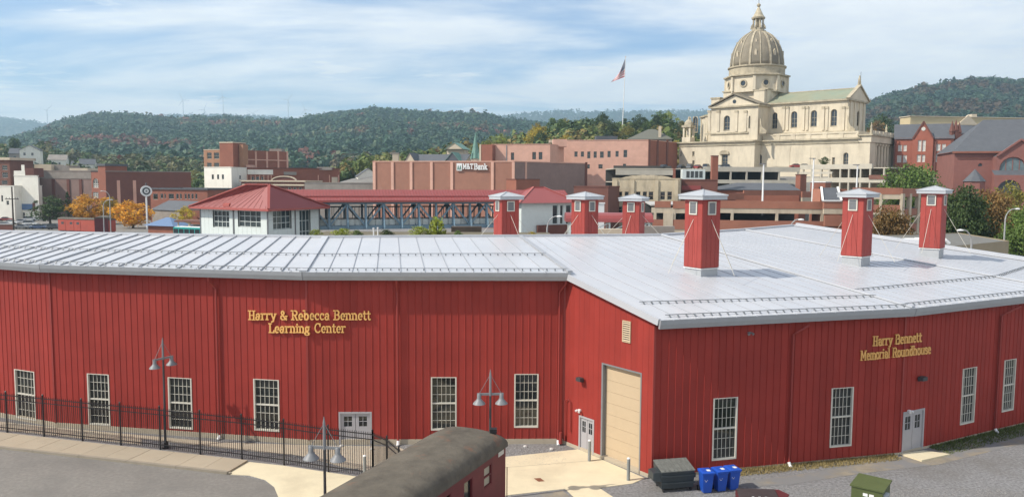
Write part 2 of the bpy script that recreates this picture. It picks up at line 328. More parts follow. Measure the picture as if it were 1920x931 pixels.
def letters(parent, pl, text, u0, u1, z, hgt, material, th=.07, v=-.06, w=.15, asp=None, name='letter', zslope=0.0):
    """one object per letter, standing off the wall plane pl between u0 and u1"""
    adv = sum(GLY[c][0] if c != ' ' else .42 for c in text); sx = (u1-u0)/(adv*hgt); u = u0; rz = math.atan2(pl.d.y, pl.d.x)
    for c in text:
        if c == ' ': u += .42*hgt*sx; continue
        key = (c, round(hgt,3), material.name, w)
        if key not in LETCACHE: LETCACHE[key] = letter_mesh(c, hgt, th, w).mesh(name, material)
        place(LETCACHE[key], name, parent, pl.P(u, z+(u-u0)*zslope, v), rz, (sx,1,1)); u += GLY[c][0]*hgt*sx
# ================================================================ GROUND NEAR THE ROUNDHOUSE
def sheet(name, pts, z, m, parent=None, thick=None):
    mb = MB()
    if thick: mb.prism([(p[0],p[1]) for p in pts], z-thick, z)
    else: mb.quad(*[(p[0],p[1],z) for p in pts])
    return tag(mb.build(name, m, parent), kind='structure')
gm = MB(); gxs = [-9000,-3000,-900,-300,-100,100,300,900,3000,9000]; gys = [-3000,-300,-60,100,240,600,2000,9000]
gm.add([(x,y,0) for y in gys for x in gxs], [(j*10+i,j*10+i+1,j*10+i+11,j*10+i+10) for j in range(len(gys)-1) for i in range(9)])
tag(gm.build('ground', GRAV), kind='structure')
GP = lambda px,py,z=0: G(px,py,z)
road = [GP(-420,800), GP(-150,822), GP(0,840), GP(120,853), GP(240,867), GP(430,890), GP(468,894), GP(496,901), GP(513,914), GP(521,932), GP(528,990), GP(520,1400), GP(-700,1400)]
sheet('road', road, .010, ASPH)
# sidewalk slabs between the fence and the kerb
n0, n1 = GP(0,837,.12), GP(432,885,.12); f0, f1 = GP(0,809,.12), GP(432,858,.12)
dn = (n1-n0); Ln = dn.length; dn /= Ln; df = (f1-f0)/Ln
swm = MB(); a0 = -13.0
swm.prism([tuple((n0+dn*a0)[:2]), tuple(n1[:2]), tuple(f1[:2]), tuple((f0+df*a0)[:2])], .0, .085)
walk = tag(swm.build('sidewalk', CONC2), kind='structure')
t = a0; k = 0
while t < Ln-.2:
    e = min(t+1.52, Ln); g = .012; inn = Vector((-dn.y,dn.x,0))
    def far(u):      # straight across the walk to its far edge
        a = n0+dn*u; k_ = (f0-a); den = inn.x*df.y-inn.y*df.x; return a+inn*((k_.x*df.y-k_.y*df.x)/den)
    p = [n0+dn*(t+g)+inn*.17, n0+dn*(e-g)+inn*.17, far(e-g), far(t+g)]
    MB().prism([tuple(q[:2]) for q in p], .04, .12+random.uniform(-.004,.004)).build('sidewalk_slab', CONC2, walk); t = e
km = MB()
t = a0
kerb = tag(MB().prism([tuple((n0+dn*a0)[:2]), tuple(n1[:2]), tuple((n1+inn*.1)[:2]), tuple((n0+dn*a0+inn*.1)[:2])], 0, .09).build('kerb', KERB), kind='structure')
while t < Ln-.2:
    e = min(t+3.04, Ln)
    MB().prism([tuple(q[:2]) for q in (n0+dn*(t+.012)-inn*.02, n0+dn*(e-.012)-inn*.02, n0+dn*(e-.012)+inn*.16, n0+dn*(t+.012)+inn*.16)], 0.0, .132).build('kerb_stone', KERB, kerb); t = e
apron = [n1, f1, GP(533,873), GP(620,886), GP(700,898), GP(770,905), GP(850,990), GP(800,1400), GP(540,1400), GP(529,985), GP(522,931), GP(514,912), GP(497,899), GP(468,891)]
sheet('concrete_apron', apron, .03, CONC, thick=.03)
pad = [GP(760,882), GP(940,857), GP(1084,842), GP(1209,896), GP(1186,906), GP(1123,914), GP(1166,942), GP(1260,1010), GP(1150,1010), GP(1078,933), GP(1060,916), GP(960,927), GP(840,945)]
sheet('concrete_pad', pad, .025, CONC, thick=.025)
for a_, b_ in (((940,877),(1128,862)),):
    A, B_ = GP(*a_), GP(*b_); nrm = (B_-A).normalized().cross(Vector((0,0,1)))*.012
    tag(MB().quad(*[(q.x,q.y,.0295) for q in (A-nrm,B_-nrm,B_+nrm,A+nrm)]).build('pad_joint', KERB), kind='structure')
RUST = mat('rusty_drain', (.20,.075,.035), .85, .2, 4)
tag(MB().prism([tuple(GP(x,y)[:2]) for x,y in ((1001,897),(1013,896),(1021,902),(1010,903))], .0, .034).build('drain_cover', RUST), 'rust brown drain cover set in the pale concrete pad', 'drain cover')
path = [GP(-160,776), GP(0,790), GP(105,801), GP(270,816), GP(414,829), GP(580,834), GP(745,837), GP(775,850), GP(700,884), GP(640,874), GP(560,853), GP(480,846), GP(400,837), GP(265,822), GP(265,833), GP(0,805), GP(-160,790)]
sheet('concrete_path', path, .02, FOUND, thick=.02)
DIRT = mat('sandy_dirt', (.25,.215,.16), .95, .25, 1.5, bump=.4, bscale=20, stain=((.19,.187,.183),.55,.38,.56,1.0))
sheet('dirt_verge', [GP(1400,900), GP(1475,892), GP(1600,872), GP(1690,856), GP(1862,811), GP(1990,755), GP(2050,800), GP(1900,835), GP(1760,870), GP(1620,886), GP(1480,908), GP(1390,912)], .008, DIRT)
sheet('worn_gravel', [GP(960,929), GP(1055,919), GP(1075,935), GP(1140,1010), GP(940,1010)], .008, DIRT)
sheet('door_pad', [GP(1688,852), GP(1731,846), GP(1781,853), GP(1728,865)], .09, CONC, thick=.09)
# ================================================================ ROUNDHOUSE
rh = thing('roundhouse', 'long red metal roundhouse with white standing seam roof and red vent towers', 'building', (5,50,0))
V2 = lambda x,y: Vector((x,y,0))
wM, wL, wA = GP(105,800), GP(579,833), GP(1056,831); wC0, wB = GP(1222,897), GP(1685,852)
wN = wM + 13.5*V2(-math.cos(math.radians(23)), math.sin(math.radians(23)))
dBC = (GP(1862,809)-wB).normalized(); wC = wB + dBC*15.2
wD = wC + 14*V2(math.cos(math.radians(46)), math.sin(math.radians(46)))
ZL, ZR, ZRG = 9.9, 8.2, 11.0
def zed(p, z): return Vector((p.x,p.y,z))
def miter(a, b, c, o):
    """point b pushed outwards (to the right of a->b->c) by o"""
    d1 = (b-a).normalized(); d2 = (c-b).normalized(); n1_ = Vector((d1.y,-d1.x,0)); n2_ = Vector((d2.y,-d2.x,0)); n = (n1_+n2_).normalized(); return b + n*(o/n.dot(n1_))
OV = .5
eN = zed(wN + Vector((-.39,-.92,0))*OV, ZL); eM = zed(miter(wN,wM,wL,OV), ZL); eL = zed(miter(wM,wL,wA,OV), ZL); eA = zed(wA + Vector((.25,-OV,0)), ZL)
gd = (wC0-wA).normalized(); rd = (wB-wC0).normalized()
eC0 = zed(wC0 + gd*OV*1.05 - rd*.22, ZR); eB = zed(miter(wC0,wB,wC,OV), ZR+.08); eC = zed(miter(wB,wC,wD,OV), ZR+.08); eD = zed(wD + Vector((.72,-.69,0))*OV, ZR+.1)
rN = Vector((-40,59.2,ZRG)); rM = G(257,440,ZRG); rL = G(610,445,ZRG); rA = G(975,443,ZRG); rB = G(1240,441,ZRG); rC = G(1395,431,ZRG); rD = G(1487,423,ZRG)
eAr = zed(wA - Vector((.22,.15,0)), ZL)         # where the rake of the projecting bay meets the higher eave
# --- walls
def openings(pl, rects): return [pl.rect(*r) for r in rects]
PW = .405
shared = {}
def clad(wallpart, pl, z0, ztop, holes, rib=.024):
    n = max(1, round(pl.L/PW)); w = pl.L/n; rz = math.atan2(pl.d.y, pl.d.x)
    flat = not callable(ztop)
    for i in range(n):
        u0, u1 = i*w, (i+1)*w
        hs = [h for h in holes if h[0] < u1-.001 and h[2] > u0+.001]
        za, zb = (ztop, ztop) if flat else (ztop(u0), ztop(u1))
        key = (round(w,4), z0, ztop if flat else None)
        if flat and not hs and key in shared: me = shared[key]
        else:
            RB = lambda m, lo, hi: m.add([(x,y,z) for z in (lo,hi) for x,y in ((-.03,0),(-.017,-rib),(.017,-rib),(.03,0))], [(0,1,5,4),(1,2,6,5),(2,3,7,6),(4,5,6,7),(3,2,1,0)])
            top = lambda x: za+(zb-za)*x/w
            m = MB()
            if not hs: m.quad((0,0,z0),(w,0,z0),(w,0,zb),(0,0,za)); RB(m, z0, za)
            else:
                us = sorted({0,w,*[min(max(h[0]-u0,0),w) for h in hs],*[min(max(h[2]-u0,0),w) for h in hs]}); zs = sorted({z0,*[h[1] for h in hs if h[1] > z0],*[h[3] for h in hs]})
                through = len(us) == 2; nb_ = 0
                for p in range(len(us)-1):
                    cu = u0+(us[p]+us[p+1])/2
                    zz = zs+[None]
                    for q in range(len(zz)-1):
                        lo, hi = zz[q], zz[q+1]; cz = (lo+(hi if hi is not None else za))/2
                        if any(h[0] < cu < h[2] and h[1] < cz < h[3] for h in hs): continue
                        if through: m = MB()
                        m.quad((us[p],0,lo),(us[p+1],0,lo),(us[p+1],0,top(us[p+1]) if hi is None else hi),(us[p],0,top(us[p]) if hi is None else hi))
                        if through:      # above and below an opening: two pieces
                            RB(m, lo, za if hi is None else hi); place(m.mesh('wall_panel', RED), 'wall_panel', wallpart, pl.P(u0,0), rz)
                if through: continue
                cur = z0
                for h in sorted([h for h in hs if h[0] < u0+.03 and h[2] > u0], key=lambda h: h[1]):
                    if h[1] > cur: RB(m, cur, h[1])
                    cur = max(cur,h[3])
                RB(m, cur, za)
            me = m.mesh('wall_panel', RED)
            if flat and not hs: shared[key] = me
        place(me, 'wall_panel', wallpart, pl.P(u0,0), rz)
def wallpart(name, pl, z0, zt_a, zt_b, holes):
    """framing sheet set behind the panels, closes the wall round the openings"""
    m = MB(); wall_mesh(m, pl, 0, pl.L, 0, z0, [h for h in holes if h[1] < z0 and h[3] > z0][:0], .1)
    b = Plane(pl.a+pl.n*.0, pl.b+pl.n*.0)
    m2 = MB(); pbox(m2, pl, 0, pl.L, 0, z0, -.02, .25)
    return m2.build(name, FOUND, rh)
def rh_window(pl, h):
    u0,z0,u1,z1 = h; m = MB(); fw = .075
    for a in ((u0-.03,z0-.05,u0+fw-.03,z1+.02),(u1-fw+.03,z0-.05,u1+.03,z1+.02),(u0+fw-.03,z1-.02,u1-fw+.03,z1+.02),(u0+fw-.03,z0-.05,u1-fw+.03,z0+.04)): pbox(m, pl, a[0],a[2],a[1],a[3],-.035,.13)
    zm = (z0+z1)/2; pbox(m, pl, u0+fw-.03,u1-fw+.03,zm-.04,zm+.04,.02,.11)
    o = m.build('window', TRIMW, rh)
    mu = MB()
    for i in range(1,5): u = u0+fw+(u1-u0-2*fw)*i/5; pbox(mu, pl, u-.01,u+.01,z0+.04,zm-.04,.06,.1); pbox(mu, pl, u-.01,u+.01,zm+.04,z1-.02,.06,.1)
    for j in (1,2,4,5): z = z0+(z1-z0)*j/6; pbox(mu, pl, u0+fw-.03,u1-fw+.03,z-.01,z+.01,.064,.096)
    mu.build('muntins', TRIMW, o)
    MB().quad(pl.P(u0,z0,.115),pl.P(u1,z0,.115),pl.P(u1,z1,.115),pl.P(u0,z1,.115)).build('pane', GLASS, o)
def rh_door(pl, h, nwin=2):
    u0,z0,u1,z1 = h; m = MB(); fw = .08
    for a in ((u0-.02,z0,u0+fw,z1+.02),(u1-fw,z0,u1+.02,z1+.02),(u0+fw,z1-fw,u1-fw,z1+.02)): pbox(m, pl, a[0],a[2],a[1],a[3],-.03,.16)
    o = m.build('double_door', DOOR, rh); um = (u0+u1)/2
    for a, b in ((u0+fw,um-.012),(um+.012,u1-fw)):
        l = MB(); w = b-a; H = z1-fw-z0; wa, wb = a+w*.22, b-w*.22; za, zb = z0+H*.56, z0+H*.90
        for r in ((a,z0+.03,wa,z1-fw),(wb,z0+.03,b,z1-fw),(wa,z0+.03,wb,za),(wa,zb,wb,z1-fw)): pbox(l, pl, r[0],r[2],r[1],r[3],.05,.1)
        pbox(l, pl, (wa+wb)/2-.012,(wa+wb)/2+.012,za,zb,.055,.09); pbox(l, pl, wa,wb,(za+zb)/2-.012,(za+zb)/2+.012,.058,.088)
        l.build('door_leaf', DOOR, o)
        MB().quad(pl.P(wa,za,.085),pl.P(wb,za,.085),pl.P(wb,zb,.085),pl.P(wa,zb,.085)).build('pane', GLASS, o)
pNM, pML, pLA = Plane(wN,wM), Plane(wM,wL), Plane(wL,wA); pG = Plane(wA,wC0); pCB, pBC, pCD = Plane(wC0,wB), Plane(wB,wC), Plane(wC,wD)
def do_wall(pl, z0, zt, wins, doors=(), extra=(), rib=.024):
    W_ = openings(pl, wins); D_ = []
    for r in doors: h = pl.rect(*r); D_.append((h[0], .06, h[2], h[3]))
    E_ = list(extra)
    wp = wallpart('wall', pl, z0, 0, 0, W_)
    clad(wp, pl, z0, zt, W_+D_+E_, rib)
    for h in W_: rh_window(pl, h)
    for h in D_: rh_door(pl, h)
do_wall(pNM, .3, 9.8, [(30,692,68,787)])
do_wall(pML, .3, 9.8, [(166,700,207,796),(317,707,361,803),(477,710,524,807)])
do_wall(pLA, .3, 9.8, [(809,707,855,804),(965,701,1008,799)], [(636,772,697,840)])
do_wall(pCB, .14, 8.12, [(1337,747,1379,857),(1558,728,1595,833)], rib=.034)
do_wall(pBC, .14, 8.12, [(1803,692,1825,789),(1881,676,1899,766)], [(1692,773,1729,848)])
do_wall(pCD, .14, 8.12, [])
# projecting gable wall: roller door opening and a double door
gz = lambda u: 9.86+(8.1-9.86)*u/pG.L
hR = pG.rect(1127,676,1200,890); hR = (hR[0], .05, hR[2], pG.uz(1163,688)[1]); hS = pG.rect(1086,776,1113,850); hS = (hS[0], .05, hS[2], pG.uz(1099,782)[1])
wp = wallpart('wall', pG, .2, 0, 0, []); clad(wp, pG, .2, gz, [hR,hS], .011); rh_door(pG, hS)
rm = MB(); pbox(rm, pG, hR[0],hR[0]+.12,.0,hR[3],-.02,.5); pbox(rm, pG, hR[2]-.08,hR[2],.0,hR[3],-.02,.5); pbox(rm, pG, hR[0]+.12,hR[2]-.08,hR[3]-.08,hR[3],-.02,.5)
rdo = rm.build('roller_door', GREYM, rh)
z = .03
while z < hR[3]-.1:
    e = min(z+.62, hR[3]-.08); m = MB(); pbox(m, pG, hR[0]+.12,hR[2]-.08,z,e-.012,.22,.28); m.build('door_section', TAN, rdo); z = e
# wall corner trims
for pl, u in ((pML,0),(pLA,0),(pLA,pLA.L),(pCB,0),(pBC,0),(pCD,0)):
    q = pl.P(u,0); top = 9.8 if pl in (pML,pLA) else 8.1
    MB().box((q.x,q.y,top/2+.15), .11,.11,top-.3, math.atan2(pl.d.y,pl.d.x)).build('corner_trim', REDT, rh)
# --- roof
deck = MB()
def strip(left, right, npan, mats=(ROOF,SEAM), sh=.075, sw=.045):
    """a bay of roof: standing seam panels between two polylines running from ridge to eave"""
    for i in range(npan):
        ta, tb = i/npan, (i+1)/npan; m = MB(); pa = [a.lerp(b,ta) for a,b in zip(left,right)]; pb = [a.lerp(b,tb) for a,b in zip(left,right)]
        for j in range(len(left)-1): m.quad(pa[j],pb[j],pb[j+1],pa[j+1])
        m.cur = 1
        if i:
            for j in range(len(left)-1): m.bar(pa[j]+Vector((0,0,sh/2)), pa[j+1]+Vector((0,0,sh/2)), sw, sh)
        m.build('roof_panel', list(mats), roof)
        for j in range(len(left)-1): deck.quad(pa[j]-Vector((0,0,.1)),pb[j]-Vector((0,0,.1)),pb[j+1]-Vector((0,0,.1)),pa[j+1]-Vector((0,0,.1)))
SEAM2 = mat('faint_seam_shade', (.33,.34,.36), .42, .05)  # roof metal again, darkened in colour to offset sun on the seam sides
roof = MB().add([(0,0,0)],[]).build('roof', ROOF, rh)
strip([rN,eN],[rM,eM],12); strip([rM,eM],[rL,eL],13); strip([rL,eL],[rA,eA],11, (ROOF,SEAM2), .045, .03)
f_ = .62; xB = rB.lerp(eB, f_); strip([rA,eAr,eC0],[rB,xB,eB],13,(ROOF,SEAM2),.022,.03); strip([rB,eB],[rC,eC],13,(ROOF,SEAM2),.022,.03); strip([rC,eC],[rD,eD],16,(ROOF,SEAM2),.022,.03)
# far slope behind the ridge, inner walls, end gables
bk = [Vector((-43,68,9.3)), Vector((-26,66,9.3)), Vector((-13.6,64.5,9.3)), Vector((-1,66,9.3)), Vector((7,69,9.3)), Vector((13.5,75,9.3)), Vector((19,81,9.3))]; rg = [rN,rM,rL,rA,rB,rC,rD]
for i in range(6): deck.quad(rg[i],rg[i+1],bk[i+1],bk[i])
roof.data = deck.mesh('roof', ROOF, origin(rh))
bwm = MB()
for i in range(6): bwm.quad(zed(bk[i],0),zed(bk[i+1],0),zed(bk[i+1],9.28),zed(bk[i],9.28))
bwm.quad(zed(wN,0),zed(wN,9.7),zed(rN,10.8),zed(bk[0],9.2),zed(bk[0],0)); bwm.quad(zed(wD,0),zed(wD,8.1),zed(rD,10.8),zed(bk[6],9.2),zed(bk[6],0))
bwm.build('rear_wall', RED, rh)
for a, b, w_ in ((rM,eM,.30),(rL,eL,.42),(rA,eA,.26),(rB,eB,.30),(rC,eC,.28),(rD,eD,.7)):
    MB().bar(a+Vector((0,0,.07)), b+Vector((0,0,.07)), w_, .09).build('hip_cap', ROOF if w_ != .26 else SEAM2, roof)
for a, b in zip(rg[:-1],rg[1:]):
    MB().bar(a+Vector((0,0,.06)), b+Vector((0,0,.06)), .34, .14).build('ridge_cap', ROOF, roof)
# rake trim of the projecting bay
MB().bar(eAr+Vector((0,0,-.1)), eC0+Vector((0,0,-.1)), .16, .34).build('rake_trim', ROOF, roof)
MB().bar(rD.lerp(eD,.0)+Vector((.4,.3,.1)), eD+Vector((.4,.3,.1)), .5, .3).build('rake_trim', ROOF, roof)
# gutters with straps
for a, b in ((eN,eM),(eM,eL),(eL,eA),(eC0,eB),(eB,eC),(eC,eD)):
    d = (b-a).normalized(); n_ = Vector((d.y,-d.x,0)); m = MB()
    prof = [(-.06,-.44),(.08,-.44),(.17,-.2),(.2,.02),(.15,.03),(-.06,.0)]
    m.add([p+n_*x+Vector((0,0,z)) for p in (a,b) for x,z in prof], [(i,(i+1)%6,6+(i+1)%6,6+i) for i in range(6)]+[(5,4,3,2,1,0),(6,7,8,9,10,11)])
    g_ = m.build('gutter', GUT, rh); L_ = (b-a).length; s_ = MB(); u = .7
    while u < L_: s_.bar(a+d*u+n_*.21+Vector((0,0,.0)), a+d*u-n_*.12+Vector((0,0,.035)), .05, .06); u += 1.15
    s_.build('gutter_strap', ROOF, g_)
    so = MB(); so.quad(a+Vector((0,0,-.38)), b+Vector((0,0,-.38)), b-n_*.62+Vector((0,0,-.38)), a-n_*.62+Vector((0,0,-.38))); so.build('soffit', REDT, rh)
# snow guards: a rail with clips along each bay
def guard(left, right, t, seams, ta=0.0, tb=1.0):
    L0 = left[0].lerp(left[1], t); R0 = right[0].lerp(right[1], t); A = L0.lerp(R0,ta); B = L0.lerp(R0,tb); up = Vector((0,0,.12)); m = MB(); m.bar(A+up, B+up, .035, .035)
    L_ = (B-A).length; d = (B-A)/L_; u = .2; dn_ = ((left[1]-left[0]).normalized())
    while u < L_: q = A+d*u+up; m.bar(q, q+dn_*.11-Vector((0,0,.09)), .07, .05); u += .46
    m.build('snow_guard', GUARD, roof)
for l, r in (((rN,eN),(rM,eM)),((rM,eM),(rL,eL)),((rL,eL),(rA,eA))):
    for t in (.955,.58): guard(l, r, t, 0)
guard((eAr,eC0),(xB,eB),.955,0,.04); guard((eAr,eC0),(xB,eB),.70,0,.045)
for l, r in (((rB,eB),(rC,eC)),((rC,eC),(rD,eD))):
    guard(l, r, .975, 0); guard(l, r, .82, 0)
# downspouts
def spout(px, py, outx, outy, pl, zt):
    u, _ = pl.uz(px,py); uo, _ = pl.uz(outx,outy); m = MB()
    m.tube([pl.P(u,.12,-.12),pl.P(u,zt-1.15,-.12),pl.P(u+(uo-u)*.25,zt-1.0,-.2),pl.P(uo,zt-.62,-.45),pl.P(uo,zt-.36,-.5)], .062, 8)
    o = m.build('downspout', REDT, rh); MB().tube([pl.P(u,.02,-.34),pl.P(u,.1,-.2),pl.P(u,.24,-.12)], .085, 8).build('drain_boot', WHITE, o)
spout(414,826,399,527,pML,ZL); spout(747,836,745,526,pLA,ZL); spout(1476,886,1507,606,pCB,ZR); spout(1862,808,1900,570,pBC,ZR+.08); spout(1046,830,1060,516,pLA,ZL)
# fittings on the walls
m = MB(); h = pG.rect(1168,601,1183,641); h = (h[0],pG.uz(1175,639)[1],h[2],pG.uz(1175,603)[1]); pbox(m,pG,h[0],h[0]+.06,h[1],h[3],-.06,.0); pbox(m,pG,h[2]-.06,h[2],h[1],h[3],-.06,.0); pbox(m,pG,h[0],h[2],h[3],h[3]+.06,-.06,0); pbox(m,pG,h[0],h[2],h[1]-.06,h[1],-.06,0)
vent = m.build('wall_vent', TAN, rh); pbox(MB(),pG,h[0],h[2],h[1],h[3],-.034,-.032).build('backing', DKGREY, vent)
for i in range(9): z = h[1]+(h[3]-h[1])*(i+.5)/9; MB().quad(pG.P(h[0],z-.03,-.075),pG.P(h[2],z-.03,-.075),pG.P(h[2],z+.02,-.036),pG.P(h[0],z+.02,-.036)).build('louvre', TAN, vent)
def wall_light(pl, px, py, s=1.0):
    u, z = pl.uz(px,py); m = MB(); pbox(m,pl,u-.2*s,u+.2*s,z-.02,z+.2*s,-.42*s,-.12); pbox(m,pl,u-.07,u+.07,z-.1,z+.1,-.125,0); m.build('wall_light', DKGREY, rh)
wall_light(pG,1093,712,.9); wall_light(pBC,1722,710)
for pl, px, py in ((pCB,1404,623),(pBC,1703,769),(pG,1088,768)):
    u, z = pl.uz(px,py); m = MB(); pbox(m,pl,u-.08,u+.08,z-.05,z+.05,-.1,0)
    for s_ in (-1,1): q = pl.P(u+s_*.17,z,-.2); m.tube([pl.P(u+s_*.05,z,-.08), pl.P(u+s_*.1,z,-.14), pl.P(u+s_*.13,z-.05,-.24)],[.025,.05,.07],8)
    m.build('floodlight', WHITE if px != 1404 else GREYM, rh)
m = MB(); u_, _ = pG.uz(1062,790); m.tube([pG.P(u_,.3,-.12),pG.P(u_,2.6,-.12),pG.P(u_+.25,2.75,-.12),pG.P(u_+.42,2.6,-.1),pG.P(u_+.42,.9,-.1)],.035,6); m.tube([pG.P(u_-.15,.1,-.3),pG.P(u_-.15,.75,-.3)],[.11,.09],8); m.build('standpipe', REDT, rh)
# gold lettering
zs_ = pLA.uz(580,590)
def sign(pl, text, x0, x1, ybase, hpx, yb2=None):
    ua, za = pl.uz(x0,ybase); ub, zb = pl.uz(x1, yb2 or ybase); zt = pl.uz(x0,ybase-hpx)[1]
    letters(rh, pl, text, ua, ub, za, zt-za, GOLD, .08, -.07, .17, zslope=(zb-za)/(ub-ua))
LSIGN = Plane(pML.P(0,0), pML.P(pML.L,0))
class Bent:    # lettering spread over the bend between two wall planes
    pass
HGT = .5
def sign2(text, x0, x1, ybase, hpx):
    adv = sum(GLY[c][0] if c != ' ' else .42 for c in text); x = x0; sc_ = (x1-x0)/adv
    for c in text:
        w = (GLY[c][0] if c != ' ' else .42)*sc_
        if c != ' ':
            pl = pML if x+w/2 < 579 else pLA
            ua, za = pl.uz(x,ybase); ub, _ = pl.uz(x+w,ybase); zt = pl.uz(x,ybase-hpx)[1]
            letters(rh, pl, c, ua, ub, za, HGT, GOLD, .06, -.05, .155)
        x += w
sign2('Harry & Rebecca Bennett', 467, 696, 598, 17); sign2('Learning Center', 505, 649, 622, 17)
def sign3(text, x0, x1, y0, y1, hpx):
    adv = sum(GLY[c][0] if c != ' ' else .42 for c in text); x = x0; sc_ = (x1-x0)/adv
    for c in text:
        w = (GLY[c][0] if c != ' ' else .42)*sc_
        if c != ' ':
            pl = pCB if x+w/2 < 1692 else pBC; yb = y0+(y1-y0)*(x-x0)/(x1-x0)
            ua, za = pl.uz(x,yb); ub, _ = pl.uz(x+w,yb); zt = pl.uz(x,yb-hpx)[1]
            letters(rh, pl, c, ua, ub, za, HGT, GOLD, .06, -.05, .155)
        x += w
sign3('Harry Bennett', 1634, 1725, 647, 639, 18); sign3('Memorial Roundhouse', 1611, 1742, 674, 661, 18)
# --- vent towers on the roof
SIDE = mat('tower_red_boards', (.30,.042,.032), .6, .12, .9, rnd=.08); CAPM = mat('tower_cap_metal', (.42,.435,.45), .4, .06, metal=.1); CURB = mat('tower_curb_metal', (.36,.375,.385), .45, .06)
def tower(x, y, zb, zt, yaw, s=1.42):
    root = MB(); c = Vector((x,y,0)); R_ = Matrix.Rotation(yaw,3,'Z')
    cb = MB().box((x,y,zb+.05), s*.94, s*.94, 1.2, yaw); z0 = zb+.62
    base = cb.build('vent_tower', CURB, rh)
    for k in range(4):
        d = R_ @ Vector((math.cos(k*math.pi/2), math.sin(k*math.pi/2), 0)); tt = Vector((-d.y,d.x,0)); nb = 4; w = s/nb
        for i in range(nb):
            q = c+d*s/2+tt*(-s/2+w*(i+.5)); MB().box((q.x,q.y,(z0+zt)/2), .04, w-.016, zt-z0, yaw+k*math.pi/2).build('board', SIDE, base)
        # louvred vent
        q = c+d*(s/2+.045); fz = zt-.5; fr = MB(); r_ = Matrix.Rotation(yaw+k*math.pi/2,3,'Z')
        for oy, oz, wy, wz in ((-.28,0,.07,.78),(.28,0,.07,.78),(0,.355,.49,.07),(0,-.355,.49,.07)): fr.box(q+r_@Vector((0,oy,oz))+Vector((0,0,fz)), .06, wy, wz, M=r_)
        fr.build('vent_frame', TRIMW, base)
        lo = MB().box(q+Vector((0,0,fz))-d*.015, .01, .49, .64, M=r_)
        for i in range(7): lo.box(q+Vector((0,0,fz-.27+i*.09)), .03, .48, .035, M=r_)
        lo.build('vent_louvre', GREYM, base)
        # brace rod down to the roof
        a = c+d*s/2+Vector((0,0,zt-1.15)); b_ = c+d*(s/2+1.9)+Vector((0,0,zb+.35))
        if k != 9: MB().tube([a, b_], .014, 5).build('brace_rod', TRIMW, base)
    o_ = .28; q4 = [c + R_ @ Vector((sx*(s/2+o_), sy*(s/2+o_), 0)) for sx,sy in ((-1,-1),(1,-1),(1,1),(-1,1))]
    cp = MB(); cp.prism([(q.x,q.y) for q in q4], zt+.002, zt+.2); cp.build('cap_fascia', CAPM, base)
    top = MB(); q5 = [c+(q-c)*1.04 for q in q4]; top.add([(q.x,q.y,zt+.205) for q in q5]+[(q.x,q.y,zt+.25) for q in q5]+[(x,y,zt+.56)], [(0,1,5,4),(1,2,6,5),(2,3,7,6),(3,0,4,7),(4,5,8),(5,6,8),(6,7,8),(7,4,8),(3,2,1,0)])
    for q in q5: top.bar((q.x,q.y,zt+.26),(x,y,zt+.58),.07,.05)
    top.build('cap', CAPM, base)
    MB().box((x,y,z0-.06), s*1.04, s*1.04, .05, yaw).build('curb_flashing', WHITE, base)
tower(11.25,47.3,9.35,13.95,math.radians(31.6)); tower(23.4,54.2,9.45,14.0,math.radians(41.6)); tower(31.9,60.6,9.5,14.2,math.radians(48.2))
tower(-.45,61.2,10.0,13.55,math.radians(27)); tower(5.5,60.6,10.1,13.6,math.radians(40)); tower(10.1,66.5,9.9,13.35,math.radians(63))
# ================================================================ FENCE
posts = [(-59,801),(14,810),(83,817.5),(155,826),(227,834),(301,842),(376,851),(454,860),(533,871),(616,884),(699,895)]
pp = [GP(*q) for q in posts]; FH = 2.4
picket = MB().box((0,0,FH/2-.02),.022,.022,FH-.14).mesh('picket', BLACK)
def fence(name, label, pts, npk):
    r = thing(name, label, 'fence', pts[0])
    for p in pts: MB().box((p.x,p.y,FH/2+.03),.075,.075,FH+.06).add([(p.x-.05,p.y-.05,FH+.06),(p.x+.05,p.y-.05,FH+.06),(p.x+.05,p.y+.05,FH+.06),(p.x-.05,p.y+.05,FH+.06),(p.x,p.y,FH+.12)],[(0,1,4),(1,2,4),(2,3,4),(3,0,4)]).build('post', BLACK, r)
    for a, b in zip(pts[:-1],pts[1:]):
        m = MB()
        for z in (.28, FH-.42, FH-.16): m.bar((a.x,a.y,z),(b.x,b.y,z),.035,.045)
        rl = m.build('rails', BLACK, r); d = b-a; n = npk
        for i in range(1,n): q = a.lerp(b,i/n); place(picket,'picket',rl,(q.x,q.y,.05),math.atan2(d.y,d.x))
    return r
fence('iron_fence', 'black iron picket fence running along the sidewalk in front of the red wall', pp, 20)
pe = [pp[-1], Vector((-6.1,38.4,0)), Vector((-5.3,36.9,0)), Vector((-4.5,35.4,0))]
fence('iron_fence', 'black iron picket fence section turning in behind the old railway coach', pe, 12)
